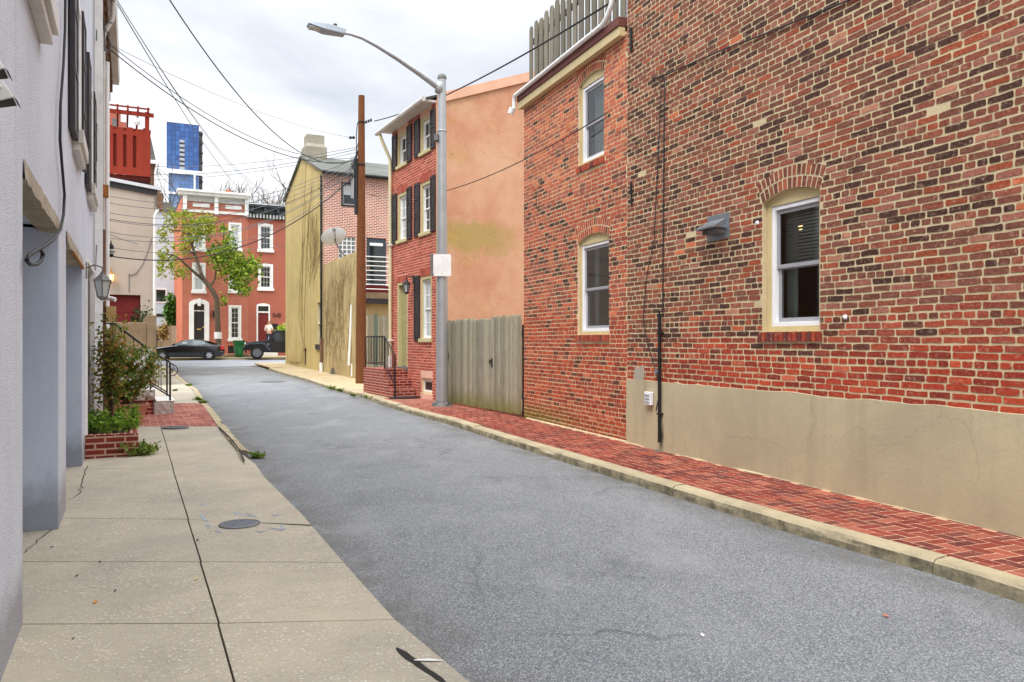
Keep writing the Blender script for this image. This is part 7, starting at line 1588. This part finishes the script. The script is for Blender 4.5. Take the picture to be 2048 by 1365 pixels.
T_ = [(0,0,.92,.155,.12),(0,0,1.15,.15,.118),(0,0,1.36,.165,.115),(0,.01,1.45,.08,.075),(-.17,0,1.39,.07,.07),(-.225,.06,1.18,.06,.06),(-.205,.2,1.065,.048,.048),(.17,0,1.39,.07,.07),(.255,.03,1.16,.06,.06),(.245,.18,1.09,.048,.048)]
skin_mesh('shirt', T_, [(0,1),(1,2),(2,3),(2,4),(4,5),(5,6),(2,7),(7,8),(8,9)], M['shirt'], e_)
T_ = [(0,0,.92,.15,.115),(-.09,0,.8,.105,.105),(-.1,0,.48,.078,.078),(-.1,-.02,.1,.064,.064),(.09,0,.8,.105,.105),(.1,.02,.48,.078,.078),(.1,0,.1,.064,.064)]
skin_mesh('jeans', T_, [(0,1),(1,2),(2,3),(0,4),(4,5),(5,6)], M['jeans'], e_)
T_ = [(0,-.0,1.74,.075,.085),(0,-.025,1.66,.088,.085),(0,-.05,1.57,.07,.05),(0,-.055,1.5,.05,.035)]
skin_mesh('hair', T_, [(0,1),(1,2),(2,3)], M['hair'], e_)
for sx in (-.1,.1): mb = MB(); mb.prism([(-.09,0),(.17,0),(.17,.035),(.06,.08),(-.08,.09)], 'x', sx-.045, sx+.045); mb.build('shoe', M['plastic_black'], e_, bevel=.015)
mb = MB()                                                         # small face features, turned away from the eye
for sx in (-.028,.028): mb.lathe([(.011,.0),(.009,.008)], 8, (sx,.094,1.65), axis='y')
mb.build('eyes', M['plastic_black'], e_); mb = MB(); mb.prism([(.09,1.6),(.12,1.605),(.095,1.65)], 'x', -.012, .012); mb.box(-.022,.022,.085,.093,1.572,1.58); mb.build('nose', M['skin'], e_)
# ------------------------------------------------------------------ satellite dish on the annexe
pd = at(669, 478, 30.6); e_ = empty('satellite_dish', pd, 0, 'grey satellite dish on a bent mast above the tan annexe wall', 'satellite dish')
fwd = Vector((.35,-.75,-.05)).normalized(); q_ = Vector((0,0,1)).rotation_difference(Vector((-.35,.6,.72)).normalized())
mb = MB(); n = 8; mb.lathe([(.46*i/n+.002, .16*(i/n)**2) for i in range(n+1)][::-1]+[(.002,-.01)], 28); d_ = mb.build('dish', M['dish_paint'], e_); d_.rotation_mode = 'QUATERNION'; d_.rotation_quaternion = q_; d_.scale = (1.08,.95,1)
mb = MB(); mb.tube([(.0,0,-.02),(.12,.05,-.3),(.34,.12,-.62),(.36,.12,-1.0)], .03, 8); mb.tube([(.36,.12,-.95),(.2,.1,-.5)], .018, 6); mb.tube([(.36,.12,-.7),(.5,.1,-.98)], .018, 6); mb.build('mast', M['lead'], e_); mb = MB(); mb.tube([(.05,0,-.05),(.06,-.3,.3)], .016, 6); mb.box(.0,.12,-.38,-.28,.25,.35); mb.build('feed_arm', M['lead'], e_)
# ------------------------------------------------------------------ overhead wires
def wire(a, b_, sag, r=.009, m='wire', label=None, group=None, n=26):
    a, b_ = Vector(a), Vector(b_); P = [a.lerp(b_, i/n)-Vector((0,0,4*sag*(i/n)*(1-i/n))) for i in range(n+1)]
    mb = MB(); mb.tube(P, r, 5); o_ = mb.build('overhead_wire', M[m]); return tag(o_, label, 'wire', group)
hb = FL.w(S(13.9), -.1, 7.15)
mb = MB(); mb.tube([hb+Vector((0,0,-.5)), hb, hb+Vector((.12,.05,.02))], .012, 6); mb.tube([hb+Vector((.02,0,-.1)), hb+Vector((.1,.05,-.4)), hb+Vector((.0,.02,-.55))], .012, 6); tag(mb.build('wire_bracket', M['wire_grey']), 'looped grey wire bracket high on the corner of the roughcast house', 'bracket')
st_ = at(205, 87, 14.2)
wire(st_, HUB(322), .75, .011, 'wire', 'thick service cable from the roughcast house sagging to the timber pole', 'service cables of the roughcast house')
wire(st_+Vector((.03,.1,.06)), HUB(316), .70, .008, 'wire', 'thinner service cable just above the thick one to the timber pole', 'service cables of the roughcast house')
wire(st_+Vector((0,0,.05)), up_at(276,-.32,-.02)+UP, .25, .005, 'wire_grey', 'fine pale wire from the roughcast house to the upper insulator of the timber pole')
wire(Vector((-5.6,10.9,7.62)), HUB(318), 1.35, .011, 'wire', 'dark cable crossing the sky from the top edge down to the timber pole')
for a, b_, s_, r_, lb in ((at(212,-30,14.5), at(492,388,53.5), .5, .012, 'thin wire slanting across the blue tower down to the white cornice'), (at(221,-20,15.5), at(534,384,54.5), .9, .009, 'thin wire slanting right of the blue tower to the black cornice'), (at(230,-5,16), at(562,382,56), 1.3, .009, 'kinked thin wire reaching the bare trees above the black cornice')): wire(a, b_, s_, r_, 'wire_grey', lb)
# the fan of service wires from the pole to the houses on the left
far_l = FH.w(L2, -.02, 0)
fan = [(326,296,-.14,34),(344,300,-.1,33),(356,306,-.14,33),(392,316,.2,20.1),(406,322,.2,20.1),(426,326,.25,20.1),(438,330,.3,20.1),(441,333,.3,20.1),(464,336,.4,20.1),(476,340,.35,20.1),(494,346,.5,20.1),(512,350,.5,20.1)]
nm_ = ['topmost','second from top','third from top','fourth from top','fifth from top','sixth from top','seventh from top','eighth from top','ninth from top','fourth from bottom','second from bottom','lowest']
for i, (py, hp, sg_, Y) in enumerate(fan):
    a = at(216 if Y < 30 else 205, py, Y); wire(a, HUB(hp, -.16), max(.25, .5+sg_), .0085 if i != 11 else .016, 'wire' if i in (1,6,11) else 'wire_grey', f'service wire fanning left from the timber pole, {nm_[i]} of the fan', 'fan of service wires from the timber pole')
wire(at(217,468,20.1), at(330,480,50), .3, .01, 'wire_grey', 'thin wire running nearly level across the beige house to the tree')
for i, (px, py, Y, hp, lb) in enumerate(((653,352,32.2,330,'wire from the timber pole to the eave corner of the yellow house'), (648,372,31.4,345,'wire from the timber pole to the black downspout of the yellow house'), (612,372,36.5,338,'long wire from the timber pole over the yellow gable'), (606,330,37,312,'wire from the timber pole to the peak of the yellow gable'), (760,356,34,352,'short wire from the timber pole to the slate roof'))): wire(at(px,py,Y), HUB(hp), .35, .009, 'wire', lb)
wire(at(606,484,36.9), at(482,497,52), .15, .012, 'wire_grey', 'slack wire from the hook on the yellow wall to the brick town house')
wire(UP+up_at(243,.42,-.02), FW.w(.18,-.05,FW.pt(1262,-14)[1]), .25, .016, 'wire', 'black cable rising from the pole insulator past the lamp to the big brick wall')
wire(UP+up_at(388,.15,-.03), FB2.w(B2W-.5,-.04,FB2.pt(1228,222)[1]), .55, .009, 'wire', 'thin cable sagging before the orange gable to the arched brick house')
